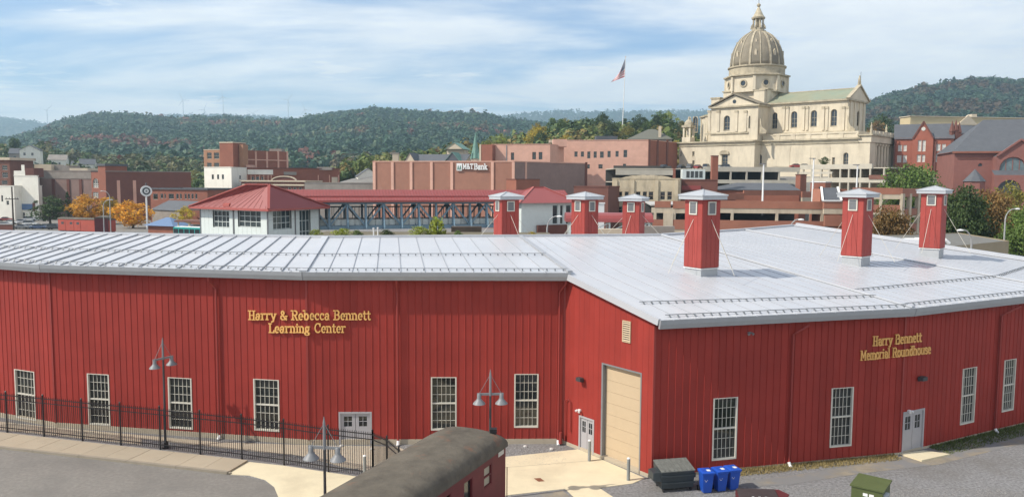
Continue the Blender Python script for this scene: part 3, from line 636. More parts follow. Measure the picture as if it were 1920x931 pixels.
# ================================================================ LAMPS
def lamp(x, y, yaw, label):
    r = thing('street_lamp', label, 'street lamp', (x,y,0), 'twin headed yard lamps'); H = 6.25; d = Vector((math.cos(yaw),math.sin(yaw),0)); c = Vector((x,y,0))
    MB().lathe(c,[(.2,0),(.2,.05),(.13,.08),(.11,.35),(.075,.4)],12).build('base', BLACK, r)
    MB().tube([c+Vector((0,0,.3)),c+Vector((0,0,5.0))],[.065,.05],10).build('pole', DKGREY, r)
    MB().tube([c+Vector((0,0,5.0)),c+Vector((0,0,H-.25)),c+Vector((0,0,H))],[.06,.05,.012],10).build('spire', GREYM, r)
    MB().bar(c-d*.62+Vector((0,0,5.08)),c+d*.62+Vector((0,0,5.08)),.07,.1).build('crossarm', GREYM, r)
    for s_ in (-1,1):
        q = c+d*s_*.52
        sh = MB().lathe((q.x,q.y,4.62),[(.30,.0),(.27,.06),(.13,.2),(.1,.28),(.1,.46),(.07,.5)],14,cap=False).build('lamp_shade', GREYM, r, smooth=True)
        MB().lathe((q.x,q.y,4.6),[(.2,.05),(.22,.08)],12).build('lens', WHITE, sh)
        MB().tube([c+d*s_*.03+Vector((0,0,H-.3)), q+Vector((0,0,5.1))],.012,5).build('tie_rod', GREYM, r)
q = GP(311,839); lamp(q.x,q.y,math.radians(58),'grey twin headed yard lamp standing just behind the iron fence near the lettered wall')
lamp(-.97,36.6,math.radians(4),'grey twin headed yard lamp rising behind the old railway coach end')
lamp(-6.93,29.0,math.radians(-8),'grey twin headed yard lamp standing on the concrete apron beside the old coach')
# ================================================================ BOLLARDS
CG = mat('bollard_grey', (.24,.25,.24), .6, .1)
def bollard(px, py, label, h=1.15):
    q = GP(px,py,.03); r = thing('bollard', label, 'bollard', (q.x,q.y,0), 'steel bollards')
    MB().tube([(q.x,q.y,.0),(q.x,q.y,h)],.085,12).build('post', CG, r, smooth=False); MB().lathe((q.x,q.y,h),[(.088,-.03),(.088,.01),(.05,.04),(.01,.05)],12).build('cap', WHITE, r)
bollard(1105,863,'grey steel bollard beside the small double door of the red gable'); bollard(1178,899,'grey steel bollard in front of the tan roller door'); bollard(684,894,'grey steel bollard beside the corner post of the iron fence')
# ================================================================ DUMPSTER AND BINS
def loc(c, yaw):
    ca, sa = math.cos(yaw), math.sin(yaw); return lambda x,y,z: Vector((c.x+x*ca-y*sa, c.y+x*sa+y*ca, z))
BINB = mat('bin_blue_plastic', (.012,.075,.42), .42, .08); DUMP = mat('dumpster_paint', (.035,.045,.05), .5, .15, 3); LIDM = mat('dumpster_lid', (.14,.145,.13), .6, .3, 5)
def dumpster():
    q = GP(1263,914); yaw = math.radians(12); T = loc(q,yaw); r = thing('dumpster', 'dark grey steel dumpster with lid standing against the red wall corner', 'dumpster', (q.x,q.y,0))
    m = MB(); w = .86
    b0 = [(-w,-.5),(w,-.5),(w,.55),(-w,.55)]; 
    m.add([T(x*.96,y*.9,.18) for x,y in b0]+[T(x,y,1.0 if y < 0 else 1.22) for x,y in b0],[(3,2,1,0),(4,5,6,7),(0,1,5,4),(1,2,6,5),(2,3,7,6),(3,0,4,7)])
    for z in (.45,.8): m.bar(T(-w-.01,-.5-.02,z),T(w+.01,-.5-.02,z),.05,.07)
    m.build('body', DUMP, r)
    for sx in (-1,1):
        m = MB(); m.bar(T(sx*(w+.06),-.35,.72),T(sx*(w+.06),.35,.72),.14,.2); m.build('fork_sleeve', DUMP, r)
        MB().add([T(sx*x_,y_,z_) for x_,y_,z_ in ((w,-.45,.55),(w+.38,-.4,.6),(w+.38,-.4,.98),(w,-.45,1.0),(w,.3,.55),(w+.38,.25,.6),(w+.38,.25,.98),(w,.3,1.0))],[(0,1,2,3),(7,6,5,4),(0,4,5,1),(1,5,6,2),(2,6,7,3),(3,7,4,0)]).build('side_pocket', DUMP, r) if sx < 0 else None
        for y_ in (-.4,.42): MB().tube([T(sx*.7-.03,y_,.09),T(sx*.7+.03,y_,.09)],.09,10).build('caster', BLACK, r)
    for i in range(2):
        m = MB(); x0, x1 = -w+i*w+.01-.02*(1-i), i*w-.01+.02*i
        m.add([T(x,y,z) for x,y,z in ((x0,-.55,1.02),(x1,-.55,1.02),(x1,.57,1.25),(x0,.57,1.25),(x0,-.55,1.06),(x1,-.55,1.06),(x1,.57,1.29),(x0,.57,1.29))],[(3,2,1,0),(4,5,6,7),(0,1,5,4),(1,2,6,5),(2,3,7,6),(3,0,4,7)])
        for k in range(3): xx = x0+(x1-x0)*(k+.8)/3.6; m.bar(T(xx,-.5,1.08),T(xx,.5,1.285),.06,.04)
        m.build('lid', LIDM, r)
dumpster()
def bin_(px, py, yaw, label):
    q = GP(px,py); T = loc(q,yaw); r = thing('wheeled_bin', label, 'bin', (q.x,q.y,0), 'blue wheeled bins'); m = MB()
    lv = [(.20,.22,.04),(.23,.26,.35),(.27,.31,.92),(.30,.34,.94),(.30,.34,1.0)]
    vs = [T(x*a,y*b,z) for a,b,z in lv for x,y in ((-1,-1),(1,-1),(1,1),(-1,1))]
    m.add(vs,[(i*4+j,i*4+(j+1)%4,i*4+4+(j+1)%4,i*4+4+j) for i in range(4) for j in range(4)]+[(3,2,1,0),(16,17,18,19)]); m.build('body', BINB, r)
    l = MB(); lv = [(.315,.355,1.005),(.315,.355,1.05),(.24,.28,1.10)]; vs = [T(x*a,y*b,z) for a,b,z in lv for x,y in ((-1,-1),(1,-1),(1,1),(-1,1))]
    l.add(vs,[(i*4+j,i*4+(j+1)%4,i*4+4+(j+1)%4,i*4+4+j) for i in range(2) for j in range(4)]+[(3,2,1,0),(8,9,10,11)]); ld = l.build('lid', BINB, r)
    MB().add([T(x,y,1.106) for x,y in ((-.02,-.2),(.16,-.2),(.16,.02),(-.02,.02))],[(0,1,2,3)]).build('label', WHITE, ld)
    for s_ in (-1,1):
        MB().tube([T(s_*.27-.035,.27,.13),T(s_*.27+.035,.27,.13)],.13,14).build('wheel', BLACK, r)
    MB().tube([T(-.24,.37,.98),T(.24,.37,.98)],.02,6).build('handle', BINB, r)
    e = MB(); c_ = T(-.1,-.291,.68)
    for k in range(3):      # chasing-arrows style recycling mark
        a0 = math.radians(90+120*k)
        for j in range(3): a1 = a0+math.radians(20+j*26); a2 = a1+math.radians(26); dx = Vector((math.cos(yaw),math.sin(yaw),0)); e.quad(*[c_+dx*(r_*math.cos(a))+Vector((0,0,r_*math.sin(a))) for r_,a in ((.05,a1),(.075,a1),(.075,a2),(.05,a2))])
    e.build('emblem', WHITE, r)
bin_(1323,921,math.radians(8),'blue wheeled recycling bin standing against the dark grey dumpster'); bin_(1349,918,math.radians(15),'blue wheeled recycling bin between two other blue bins'); bin_(1372,915,math.radians(15),'blue wheeled recycling bin farthest from the dumpster')
# maroon chest and green electrical cabinet
q = Vector((11.1,34.6,0)); T = loc(q,math.radians(-3)); r = thing('storage_chest', 'maroon wooden storage chest with flat dark lid on the gravel', 'chest', q)
MAR = mat('maroon_paint', (.10,.015,.018), .6, .15)
m = MB(); m.prism([tuple(T(x,y,0)[:2]) for x,y in ((-.95,-.5),(.95,-.5),(1.25,0),(.95,.5),(-.95,.5))],.0,1.12); m.build('body', MAR, r)
m = MB(); m.prism([tuple(T(x,y,0)[:2]) for x,y in ((-1.0,-.55),(.72,-.55),(.80,.55),(-.9,.55))],1.124,1.19); lid = m.build('lid', mat('chest_lid',(.05,.04,.04),.5,.3,3), r)
m = MB(); m.prism([tuple(T(x,y,0)[:2]) for x,y in ((.74,-.55),(.98,-.55),(1.3,0),(.98,.55),(.82,.55))],1.124,1.18); m.build('end_lid', MAR, r)
for i in range(3): m = MB(); p_ = T(-.4+i*.28,-.45,1.2); m.box(p_,.1,.03,.03); m.build('hinge', WHITE, lid)
q = Vector((16.3,35.3,0)); yw = math.radians(-38); T = loc(q,yw); r = thing('electrical_cabinet', 'olive green electrical cabinet with meter box standing on the gravel', 'cabinet', q)
OLV = mat('olive_paint', (.075,.095,.03), .55, .1, 2)
m = MB(); m.add([T(x,y,z) for x,y,z in ((-.6,-.68,0),(.72,-.68,0),(.72,.68,0),(-.6,.68,0),(-.6,-.68,1.36),(.72,-.68,1.36),(.72,.68,1.46),(-.6,.68,1.46))],[(3,2,1,0),(0,1,5,4),(1,2,6,5),(2,3,7,6),(3,0,4,7),(4,5,6,7)]); m.build('body', OLV, r)
m = MB(); m.add([T(x,y,z) for x,y,z in ((-.66,-.74,1.364),(.78,-.74,1.364),(.78,.74,1.466),(-.66,.74,1.466),(-.66,-.74,1.43),(.78,-.74,1.43),(.78,.74,1.53),(-.66,.74,1.53))],[(3,2,1,0),(4,5,6,7),(0,1,5,4),(1,2,6,5),(2,3,7,6),(3,0,4,7)]); m.build('lid', OLV, r)
for a in (-.1,.16): MB().add([T(x,-.684,z) for x,z in ((a,1.02),(a+.2,1.02),(a+.2,1.16),(a,1.16))],[(0,1,2,3)]).build('sticker', WHITE, r)
m = MB(); c_ = [T(.725,-.55,.35),T(.725,-.1,.35),T(.725,-.1,1.22),T(.725,-.55,1.22)]; ox = T(.15,0,0)-T(0,0,0); m.extrude(c_, ox); mb_ = m.build('meter_box', mat('meter_grey',(.42,.45,.46),.5,.05), r)
m = MB(); c0 = T(.875,-.32,.98); m.tube([c0,c0+ox*.6],.13,14); m.build('meter_dial', DKGREY, mb_)
MB().add([T(.724,y,z) for y,z in ((.0,.2),(.6,.2),(.6,1.25),(.0,1.25))],[(0,1,2,3)]).build('door', OLV, r)
MB().prism([tuple(T(x,y,0)[:2]) for x,y in ((-.8,-.9),(1.1,-.9),(1.1,.85),(-.8,.85))],-.05,.06).build('plinth', CONC, r)
# ================================================================ OLD RAILWAY COACH (near end out of frame)
CMAR = mat('coach_maroon', (.135,.018,.022), .55, .2, 1.5); CROOF = mat('coach_roof', (.098,.083,.062), .85, .4, 1.3, bump=.6, bscale=9, stain=((.20,.085,.045),1.1,.60,.74,.7))
def coach():
    ax = Vector((-math.sin(math.radians(24.5)), -math.cos(math.radians(24.5)), 0)); rt = Vector((-ax.y, ax.x, 0))*-1.0
    rt = Vector((math.cos(math.radians(24.5)), -math.sin(math.radians(24.5)), 0)); e = Vector((-1.62,34.45,0)); W2 = 1.53
    r = thing('railway_coach', 'old maroon railway coach with weathered rusty grey roof', 'railway coach', e+ax*10)
    def P_(s, x, z): return e+ax*s+rt*x+Vector((0,0,z))
    # body sides, built up from plates
    for sx in (-1,1):
        wins = [(1.35+k*1.75, 2.35, 2.1+k*1.75, 3.25) for k in range(10)]
        pl = Plane(P_(0,sx*W2,0),P_(20,sx*W2,0)); 
        if sx < 0: pl.n = -pl.n if (pl.n.dot(rt) < 0) else pl.n
        else: pl.n = -pl.n if (pl.n.dot(rt) > 0) else pl.n
        m = MB(); wall_mesh(m, pl, 0, 20, .95, 3.62, wins, .1); m.build('side', CMAR, r)
        for h in wins:
            window(r, pl, h, CMAR, GLASS if h[0] > 3 else mat('boarded_window',(.42,.37,.27),.7,.1), 1, 2 if h[0] < 3 else 1, .1, .05)
    m = MB(); m.quad(P_(0,-W2,.95),P_(0,W2,.95),P_(0,W2,3.62),P_(0,-W2,3.62)); m.quad(P_(20,-W2,.95),P_(20,W2,.95),P_(20,W2,3.62),P_(20,-W2,3.62)); m.quad(P_(0,-W2,.95),P_(0,W2,.95),P_(20,W2,.95),P_(20,-W2,.95)); m.build('end', CMAR, r)
    m = MB(); ns = [0,.12,.35,.8,1.6,3,5,8,12,16,19,19.8,20.1]; n = 16; dip = {0:.30,.12:.20,.35:.1,.8:.04}
    vs = []
    for s in ns:
        dz = dip.get(s,0); 
        if s >= 19.8: dz = .2
        for j in range(n+1):
            a = math.pi*j/n; ca = math.cos(a); sa = math.sin(a); x = (1.60)*math.copysign(abs(ca)**.75,ca); z = 3.52+(.78-dz)*sa**.62; vs.append(P_(s-.12,x,z))
    k = n+1; m.add(vs,[(i*k+j,i*k+j+1,(i+1)*k+j+1,(i+1)*k+j) for i in range(len(ns)-1) for j in range(n)]+[tuple(range(n+1))]); o = m.build('roof', CROOF, r, smooth=True); o.data.set_sharp_from_angle(angle=math.radians(50))
    m = MB(); m.bar(P_(-.1,W2+.03,3.60),P_(20,W2+.03,3.60),.05,.12); m.bar(P_(-.1,-W2-.03,3.60),P_(20,-W2-.03,3.60),.05,.12); m.build('roof_trim', CROOF, r)
    c_ = P_(.25,.95,3.98); m = MB(); m.box(c_+Vector((0,0,.12)),.42,.3,.1); m.box(c_+Vector((.1,0,.25)),.3,.3,.18); m.build('marker_lamp', BLACK, r)
    m = MB(); pl_ = P_(.35,W2+.012,0); m.quad(*[P_(s,W2+.015,z) for s,z in ((.2,3.28),(.75,3.28),(.75,3.48),(.2,3.48))]); m.build('number_plate', TRIMW, r)
    m = MB(); m.tube([P_(-.06,W2+.05,1.2),P_(-.06,W2+.05,2.6)],.02,6); m.build('grab_rail', CMAR, r)
    for s in (2.2,4.6,15.2,17.6):
        for sx in (-1,1):
            c_ = P_(s,sx*.72,.47); m = MB(); m.tube([c_-rt*.06,c_+rt*.06],.46,20); m.build('wheel', BLACK, r)
    for s in (3.4,16.4): m = MB(); m.box(P_(s,0,.55),1.9,3.6,.35,math.radians(-24.5)); m.build('truck', BLACK, r)
    m = MB(); m.box(P_(10,0,.8),2.6,20,.3,math.radians(-24.5)); m.build('underframe', BLACK, r)
    for sx in (-1,1):
        m = MB(); m.bar(P_(-1.2,sx*.72,.06),P_(26,sx*.72,.06),.07,.12); m.build('rail', RUST, r)
coach()
# ================================================================ GRASS along the right-hand wall
def grass(name, polys, n, label):
    vs = []; fs = []
    for (A,B_,w0,dens) in polys:
        d = B_-A; L_ = d.length; d /= L_; n_ = Vector((d.y,-d.x,0))
        for i in range(int(L_*dens)):
            u = random.random()*L_; v = random.random()**1.6*w0+.03; p = A+d*u+n_*v; h = random.uniform(.05,.2)*(1.2-v/w0*.6); a = random.random()*6.28; w = random.uniform(.015,.035)
            dx = Vector((math.cos(a),math.sin(a),0)); k = len(vs); le = Vector((random.gauss(0,.05),random.gauss(0,.05),h)); vs += [p-dx*w, p+dx*w, p+le]; fs.append((k,k+1,k+2))
    me = bpy.data.meshes.new(name); me.from_pydata([tuple(v) for v in vs],[],fs); o = bpy.data.objects.new(name, me); COL.objects.link(o); return tag(o, label, 'grass', kind='stuff')
g1 = grass('dry_grass', [(pCB.P(4.6,0),pCB.P(14.5,0),.75,420)], 0, 'dry yellow grass growing along the shaded red wall base'); g1.data.materials.append(mat('dry_grass',(.26,.20,.08),.8,.3,3))
g2 = grass('green_grass', [(pBC.P(2.6,0),pBC.P(15,0),1.3,420)], 0, 'green grass growing beside the wall past the door pad'); g2.data.materials.append(mat('green_grass',(.09,.115,.03),.8,.35,2))
# pale stones lying in the gravel strip
STN = mat('pale_stone',(.5,.48,.45),.8,.15,5)
for px,py in ((985,836),(1034,841),(697,841),(640,835)):
    q = GP(px,py,.05); m = MB().lathe((q.x,q.y,0),[(.10,.0),(.13,.05),(.10,.1),(.03,.13)],7); tag(m.build('stone', STN), 'small pale stone lying in the gravel below the red wall', 'stone', 'stones in the gravel strip')
# loose gravel chips near the building
def chips(n, fn, name, label, m):
    vs=[];fs=[]
    for i in range(n):
        p = fn(); s = random.uniform(.018,.05); k = len(vs); a = random.random()*6.28
        vs += [(p.x+s*math.cos(a+b),p.y+s*math.sin(a+b),.004) for b in (0,2.1,4.2)]+[(p.x,p.y,s*.9)]; fs += [(k,k+1,k+3),(k+1,k+2,k+3),(k+2,k,k+3)]
    me = bpy.data.meshes.new(name); me.from_pydata(vs,[],fs); me.materials.append(m); o = bpy.data.objects.new(name,me); COL.objects.link(o); tag(o,label,'gravel',kind='stuff')
chips(5000, lambda: Vector((random.uniform(-12,3),random.uniform(41.2,44.1),0)), 'gravel_strip','pale gravel chips in the strip below the lettered red wall', mat('gravel_chip',(.30,.29,.275),.9,.35,12))
chips(9000, lambda: Vector((random.uniform(8,34),random.uniform(32,38.3)+0,0)), 'gravel_yard','loose gravel chips on the yard by the green cabinet', mat('gravel_chip2',(.24,.23,.22),.9,.4,12))
# ================================================================ TERRAIN, HILLS AND WOODS
HZ = lambda px: 338+.006*(px-960)
def interp(tab, x): return float(np.interp(x, [t[0] for t in tab], [t[1] for t in tab]))
def vnoise(x, y, seed=0):
    """cheap smooth noise"""
    return (math.sin(x*1.0+seed)*math.cos(y*1.3-seed*.7)+.5*math.sin(x*2.3+y*1.7+seed*2)+.25*math.sin(x*4.1-y*3.3+seed))/1.75
class Hill:
    def __init__(s, sky, D0, D1, D2, z0, tree, bump=6, pxr=(-400,2300)):
        s.sky, s.D0, s.D1, s.D2, s.z0, s.tree, s.bump, s.pxr = sky, D0, D1, D2, z0, tree, bump, pxr
    def crest(s, px): return 15+(HZ(px)-interp(s.sky,px))/1500*s.D1 - s.tree
    def z(s, x, y):
        px = 960+1500*x/max(y,1); t = (y-s.D0)/(s.D1-s.D0); zc = s.crest(px)
        if t <= 1: f = max(t,0); f = f*f*(3-2*f)*.55+f*.45
        else: f = max(0,1-((y-s.D1)/(s.D2-s.D1))**1.5)
        b = s.bump*vnoise(x/110,y/95,s.D0)*min(1,max(t,0))*(1 if t < .85 else .4)
        z0 = s.z0
        if s.D0 == 352: k = min(1,max(0,(px-420)/300)); z0 = 17*k*k*(3-2*k)
        return z0+(zc-z0)*f+b
    def mesh(s, name, nx, ny, m):
        mb = MB(); X = [ (s.pxr[0]+(s.pxr[1]-s.pxr[0])*i/nx-960)/1500 for i in range(nx+1)]; Y = [s.D0+(s.D2-s.D0)*j/ny for j in range(ny+1)]
        mb.add([(x*y,y,s.z(x*y,y)) for y in Y for x in X],[(j*(nx+1)+i,j*(nx+1)+i+1,(j+1)*(nx+1)+i+1,(j+1)*(nx+1)+i) for j in range(ny) for i in range(nx)])
        return tag(mb.build(name, m, smooth=True), kind='structure')
SOIL = mat('forest_floor', (.045,.05,.022), .95, .35, .02)
main_sky = [(-400,262),(-60,262),(20,262),(60,252),(100,238),(140,226),(180,220),(250,220),(330,226),(420,224),(500,230),(540,231),(590,222),(650,214),(700,208),(760,212),(830,216),(900,219),(960,229),(1010,234),(1080,238),(1200,240),(1400,246),(1500,262),(1560,290)]
right_sky = [(1440,300),(1520,262),(1600,206),(1640,188),(1680,176),(1740,166),(1800,157),(1840,155),(1900,160),(2000,166),(2200,190),(2400,215)]
far_sky = [(-400,236),(-100,226),(0,224),(40,227),(90,236),(150,240),(220,232),(270,222),(330,219),(420,219),(500,222),(560,228),(700,238),(860,230),(930,222),(980,217),(1050,212),(1150,213),(1280,212),(1400,216),(1700,222),(2300,230)]
knoll_sky = [(420,330),(560,322),(640,316),(700,300),(760,286),(830,270),(900,262),(950,258),(1000,242),(1050,223),(1100,212),(1150,218),(1200,216),(1250,214),(1280,232),(1330,256),(1420,285),(1520,300),(1590,252),(1640,242),(1690,250),(1760,312),(2100,320)]
left_sky = [(-300,268),(0,275),(60,276),(120,284),(200,292),(300,292),(400,300),(500,308),(560,322),(640,330)]
hm = Hill(main_sky, 760, 2200, 3000, 22, 11, 11, (-500,1560)); hr = Hill(right_sky, 700, 1900, 2600, 22, 11, 9, (1440,2500)); hf = Hill(far_sky, 4200, 5800, 6400, 40, 9, 12, (-600,2500))
hk = Hill(knoll_sky, 352, 560, 690, 17, 13, 1.2, (420,2100)); hl = Hill(left_sky, 335, 720, 900, 0, 9, 1.0, (-600,640))
hm.mesh('wooded_hill', 110, 50, SOIL); hr.mesh('wooded_hill', 60, 40, SOIL); hf.mesh('far_ridge', 90, 24, SOIL); hk.mesh('town_hill', 80, 26, SOIL); hl.mesh('town_slope', 70, 26, mat('slope_grass',(.06,.075,.025),.95,.3,.05))
# terrace that carries the cathedral and the streets round it
def terrace_z(x, y):
    k = min(1,max(0,(x-56)/30)); y0 = 302-34*k; y1 = 352.5-66*k; t = min(1,max(0,(y-y0)/(y1-y0))); l = min(1,max(0,(x+127)/70)); return 17.0*t*t*(3-2*t)*l*l*(3-2*l)-.05
tm = MB(); TX = [-130+i*10 for i in range(64)]; TY = [262+j*4 for j in range(24)]
tm.add([(x,y,terrace_z(x,y)) for y in TY for x in TX],[(j*64+i,j*64+i+1,(j+1)*64+i+1,(j+1)*64+i) for j in range(23) for i in range(63)])
tag(tm.build('town_terrace', mat('terrace_paving',(.19,.18,.165),.9,.2,.2), smooth=True), kind='structure')
def ico(sub):
    import bmesh
    bm = bmesh.new(); bmesh.ops.create_icosphere(bm, subdivisions=sub, radius=1); v = np.array([p.co[:] for p in bm.verts]); f = np.array([[q.index for q in p.verts] for p in bm.faces]); bm.free(); return v, f
def woods(name, hill, n, r0, r1, k, pal, pxr, label, tmin=0.02, tmax=1.06, seed=1, flat=1.15, cs=.46):
    """a far wood: every tree a loose shell of small leafy faces"""
    R = np.random.default_rng(seed)
    px = R.uniform(*pxr, n); t = R.uniform(tmin, tmax, n)**.85; y = hill.D0+(hill.D1-hill.D0)*t; x = (px-960)/1500*y
    z = np.array([hill.z(a,b) for a,b in zip(x,y)]); r = R.uniform(r0,r1,n)*np.where(R.random(n) < .12,1.35,1)
    q = R.normal(0,1,(n,k,3)); q[:,:,2] = np.abs(q[:,:,2])-.25; q[:,:,1] -= .25; q /= np.linalg.norm(q,axis=2,keepdims=True)
    lump = 1+.3*np.sin(4*np.arctan2(q[:,:,1],q[:,:,0])+R.uniform(0,6,(n,1)))*np.sin(3*q[:,:,2]+R.uniform(0,6,(n,1)))
    dim = r[:,None]*np.stack([R.uniform(.85,1.2,n),R.uniform(.85,1.2,n),R.uniform(.95,1.5,n)*flat],1)
    P = q*dim[:,None,:]*(lump*R.uniform(.72,1.08,(n,k)))[:,:,None]+np.stack([x,y,z+r*.9],1)[:,None,:]
    nn = q+R.normal(0,.36,(n,k,3)); nn /= np.linalg.norm(nn,axis=2,keepdims=True)
    a = np.cross(nn, R.normal(0,1,(n,k,3))); a /= np.linalg.norm(a,axis=2,keepdims=True); b = np.cross(nn,a); sz = (r[:,None]*R.uniform(.6,1.3,(n,k))*cs)[:,:,None]
    V = np.stack([P-a*sz, P+b*sz*.8, P+a*sz, P-b*sz*.8],2).reshape(-1,3); nf = n*k
    pal = np.array(pal); cl = np.array([vnoise(u/150+seed,v/120,seed*3)+.55*vnoise(u/45,v/40,seed) for u,v in zip(x,y)])+R.normal(0,.2,n)
    ci = np.clip(np.digitize(cl, np.quantile(cl, np.linspace(0,1,len(pal)+1)[1:-1])), 0, len(pal)-1); c = pal[ci]*R.uniform(.86,1.14,(n,1))
    me = bpy.data.meshes.new(name); me.vertices.add(nf*4); me.vertices.foreach_set('co', V.reshape(-1).astype(np.float32))
    me.loops.add(nf*4); me.loops.foreach_set('vertex_index', np.arange(nf*4,dtype=np.int32)); me.polygons.add(nf); me.polygons.foreach_set('loop_start', np.arange(0,nf*4,4,dtype=np.int32)); me.polygons.foreach_set('loop_total', np.full(nf,4,dtype=np.int32)); me.update()
    at = me.color_attributes.new('tint','FLOAT_COLOR','POINT'); vc = np.ones((n,k,4,4)); vc[...,:3] = (c[:,None,:]*R.uniform(.82,1.18,(n,k,1)))[:,:,None,:]; at.data.foreach_set('color', vc.reshape(-1).astype(np.float32))
    me.materials.append(leafmat('far_foliage',(1,1,1),trans=.15))
    o = bpy.data.objects.new(name, me); COL.objects.link(o); return tag(o, label, 'woods', kind='stuff')
GR = [(.018,.050,.030),(.020,.056,.031),(.023,.062,.031),(.027,.066,.031),(.031,.07,.031),(.037,.074,.032),(.045,.076,.032),(.068,.08,.033),(.105,.08,.035),(.11,.07,.035),(.15,.06,.038)]
woods('forest', hm, 20000, 3.8, 6.2, 36, GR[:7]+GR[:7]+GR[:6]+[GR[7],GR[8],GR[10]], (-330,1480), 'mixed green and rust autumn forest covering the long hill behind town', 0.0, 1.04, 3)
woods('forest', hr, 4200, 4.5, 7.0, 46, GR[:7]+[(.07,.055,.022),(.075,.045,.02)], (1480,2150), 'dark green forest covering the hill behind the brick school', .1, 1.04, 5)
woods('forest', hf, 7000, 8, 13, 14, GR[:5], (-300,1500), 'blue hazy forest on the farthest ridge under the wind turbines', .45, 1.03, 8)
woods('woods', hl, 900, 2.6, 4.6, 110, [(.035,.06,.026),(.05,.08,.028),(.065,.10,.03),(.085,.11,.033),(.10,.095,.035)], (-250,560), 'scrubby green woods on the slope behind the downtown blocks', .1, 1.03, 11, cs=.3)
woods('woods', hk, 1300, 2.2, 4.0, 110, [(.05,.085,.028),(.07,.11,.03),(.10,.14,.035),(.12,.15,.035),(.15,.15,.04),(.20,.15,.04)], (600,1480), 'understorey woods filling the town hill between its bigger trees', .05, .98, 13, cs=.3)
# ---------------------------------------------------------------- single trees: trunk with limbs, crown of many small leaves
BARK = mat('bark', (.07,.055,.04), .9, .25, 3)
def crown_mesh(name, H, W, nclump, nleaf, ls, seed, shape='round', base=.25):
    R = np.random.default_rng(seed); cs = []
    while len(cs) < nclump:
        p = R.uniform(-1,1,3); d = np.linalg.norm(p)
        if shape == 'cone':
            h = R.random()**1.4; a = R.random()*6.28; rr = (1-h)*R.uniform(.55,1); cs.append((math.cos(a)*rr*W/2, math.sin(a)*rr*W/2, H*(base+(1-base)*h), .5)); continue
        if d > 1 or d < .25: continue
        wob = 1+.22*math.sin(3*math.atan2(p[1],p[0])+seed)+.15*math.sin(5*p[2]+seed)
        k = 1.0 if shape == 'round' else (1-.35*max(p[2],0))
        cs.append((p[0]*W/2*.86*wob*k, p[1]*W/2*.86*wob*k, H*base+(p[2]*.5+.5)*H*(1-base)*.96, R.uniform(.55,1.15)))
    V = []; C = []
    for cx, cy, cz, s in cs:
        sh = R.uniform(.72,1.3); rad = W*(.15 if shape != 'cone' else .1)*s
        q = R.normal(0,1,(nleaf,3)); q /= np.linalg.norm(q,axis=1)[:,None]; q *= (R.random((nleaf,1))**.45)*rad; q[:,2] *= .75
        o = q+np.array([cx,cy,cz]); n = R.normal(0,1,(nleaf,3))+q/rad*1.0+np.array([0,0,.5]); n /= np.linalg.norm(n,axis=1)[:,None]
        a = np.cross(n, R.normal(0,1,(nleaf,3))); a /= np.linalg.norm(a,axis=1)[:,None]; b = np.cross(n,a); sz = R.uniform(.6,1.3,(nleaf,1))*ls
        V.append(np.stack([o-a*sz*.5, o+b*sz*.38, o+a*sz*.5, o-b*sz*.38],1)); C.append(np.clip(sh*R.uniform(.75,1.25,nleaf),.4,1.6))
    V = np.concatenate(V); C = np.concatenate(C); n = len(V)
    me = bpy.data.meshes.new(name); me.vertices.add(n*4); me.vertices.foreach_set('co', V.reshape(-1).astype(np.float32)); me.loops.add(n*4); me.loops.foreach_set('vertex_index', np.arange(n*4,dtype=np.int32))
    me.polygons.add(n); me.polygons.foreach_set('loop_start', np.arange(0,n*4,4,dtype=np.int32)); me.polygons.foreach_set('loop_total', np.full(n,4,dtype=np.int32)); me.update()
    at = me.color_attributes.new('tint','FLOAT_COLOR','POINT'); cc = np.ones((n,4,4)); hue = np.random.default_rng(seed+9).uniform(.9,1.12,(n,1)); cc[:,:,0] = C[:,None]*hue; cc[:,:,1] = C[:,None]; cc[:,:,2] = C[:,None]*.95; at.data.foreach_set('color', cc.reshape(-1).astype(np.float32))
    me.materials.append(MATS.get('leaf_green') or leafmat('leaf_green',(.105,.16,.036))); return me
def trunk_mesh(name, H, W, seed, base=.25):
    R = random.Random(seed); m = MB(); m.tube([(0,0,-.3),(0.05*H*.1,0,H*base*.9),(0,0,H*.72)],[H*.032,H*.024,H*.008],8)
    for i in range(6):
        a = i*1.05+R.random(); h = H*(base*.8+.07*i); m.tube([(0,0,h),(math.cos(a)*W*.16,math.sin(a)*W*.16,h+H*.11),(math.cos(a)*W*.33,math.sin(a)*W*.33,h+H*.2)],[H*.013,H*.009,H*.003],5)
    return m.mesh(name, BARK)
KIND = {}
def kinds(key, H, W, nc, nl, ls, seed, shape, base):
    KIND[key] = (crown_mesh('crown',H,W,nc,nl,ls,seed,shape,base), trunk_mesh('trunk',H,W,seed,base), H, W)
kinds('round', 10, 9, 90, 42, .42, 1, 'round', .12); kinds('round2', 10, 8, 80, 42, .42, 5, 'tall', .15); kinds('tall', 10, 6, 70, 42, .42, 2, 'tall', .1); kinds('cone', 10, 5, 90, 30, .38, 3, 'cone', .06); kinds('shrub', 3, 3.4, 46, 40, .19, 4, 'round', .02)
kinds('fine', 10, 10, 190, 85, .36, 21, 'round', .05)
def tree(x, y, z, h, kind, m, label, group, sxy=1.0, rz=None, name='tree', cat='tree'):
    cm, tm, H, W = KIND[kind]; s = h/H; r = thing(name, label, cat, (x,y,z), group); r.rotation_euler = (0,0,random.random()*6.28 if rz is None else rz)
    for nm, me in (('trunk',tm),('crown',cm)):
        o = bpy.data.objects.new(nm, me); COL.objects.link(o); o.parent = r; o.scale = (s*sxy,s*sxy,s)
        if nm == 'crown': o.material_slots[0].link = 'OBJECT'; o.material_slots[0].material = m
    return r
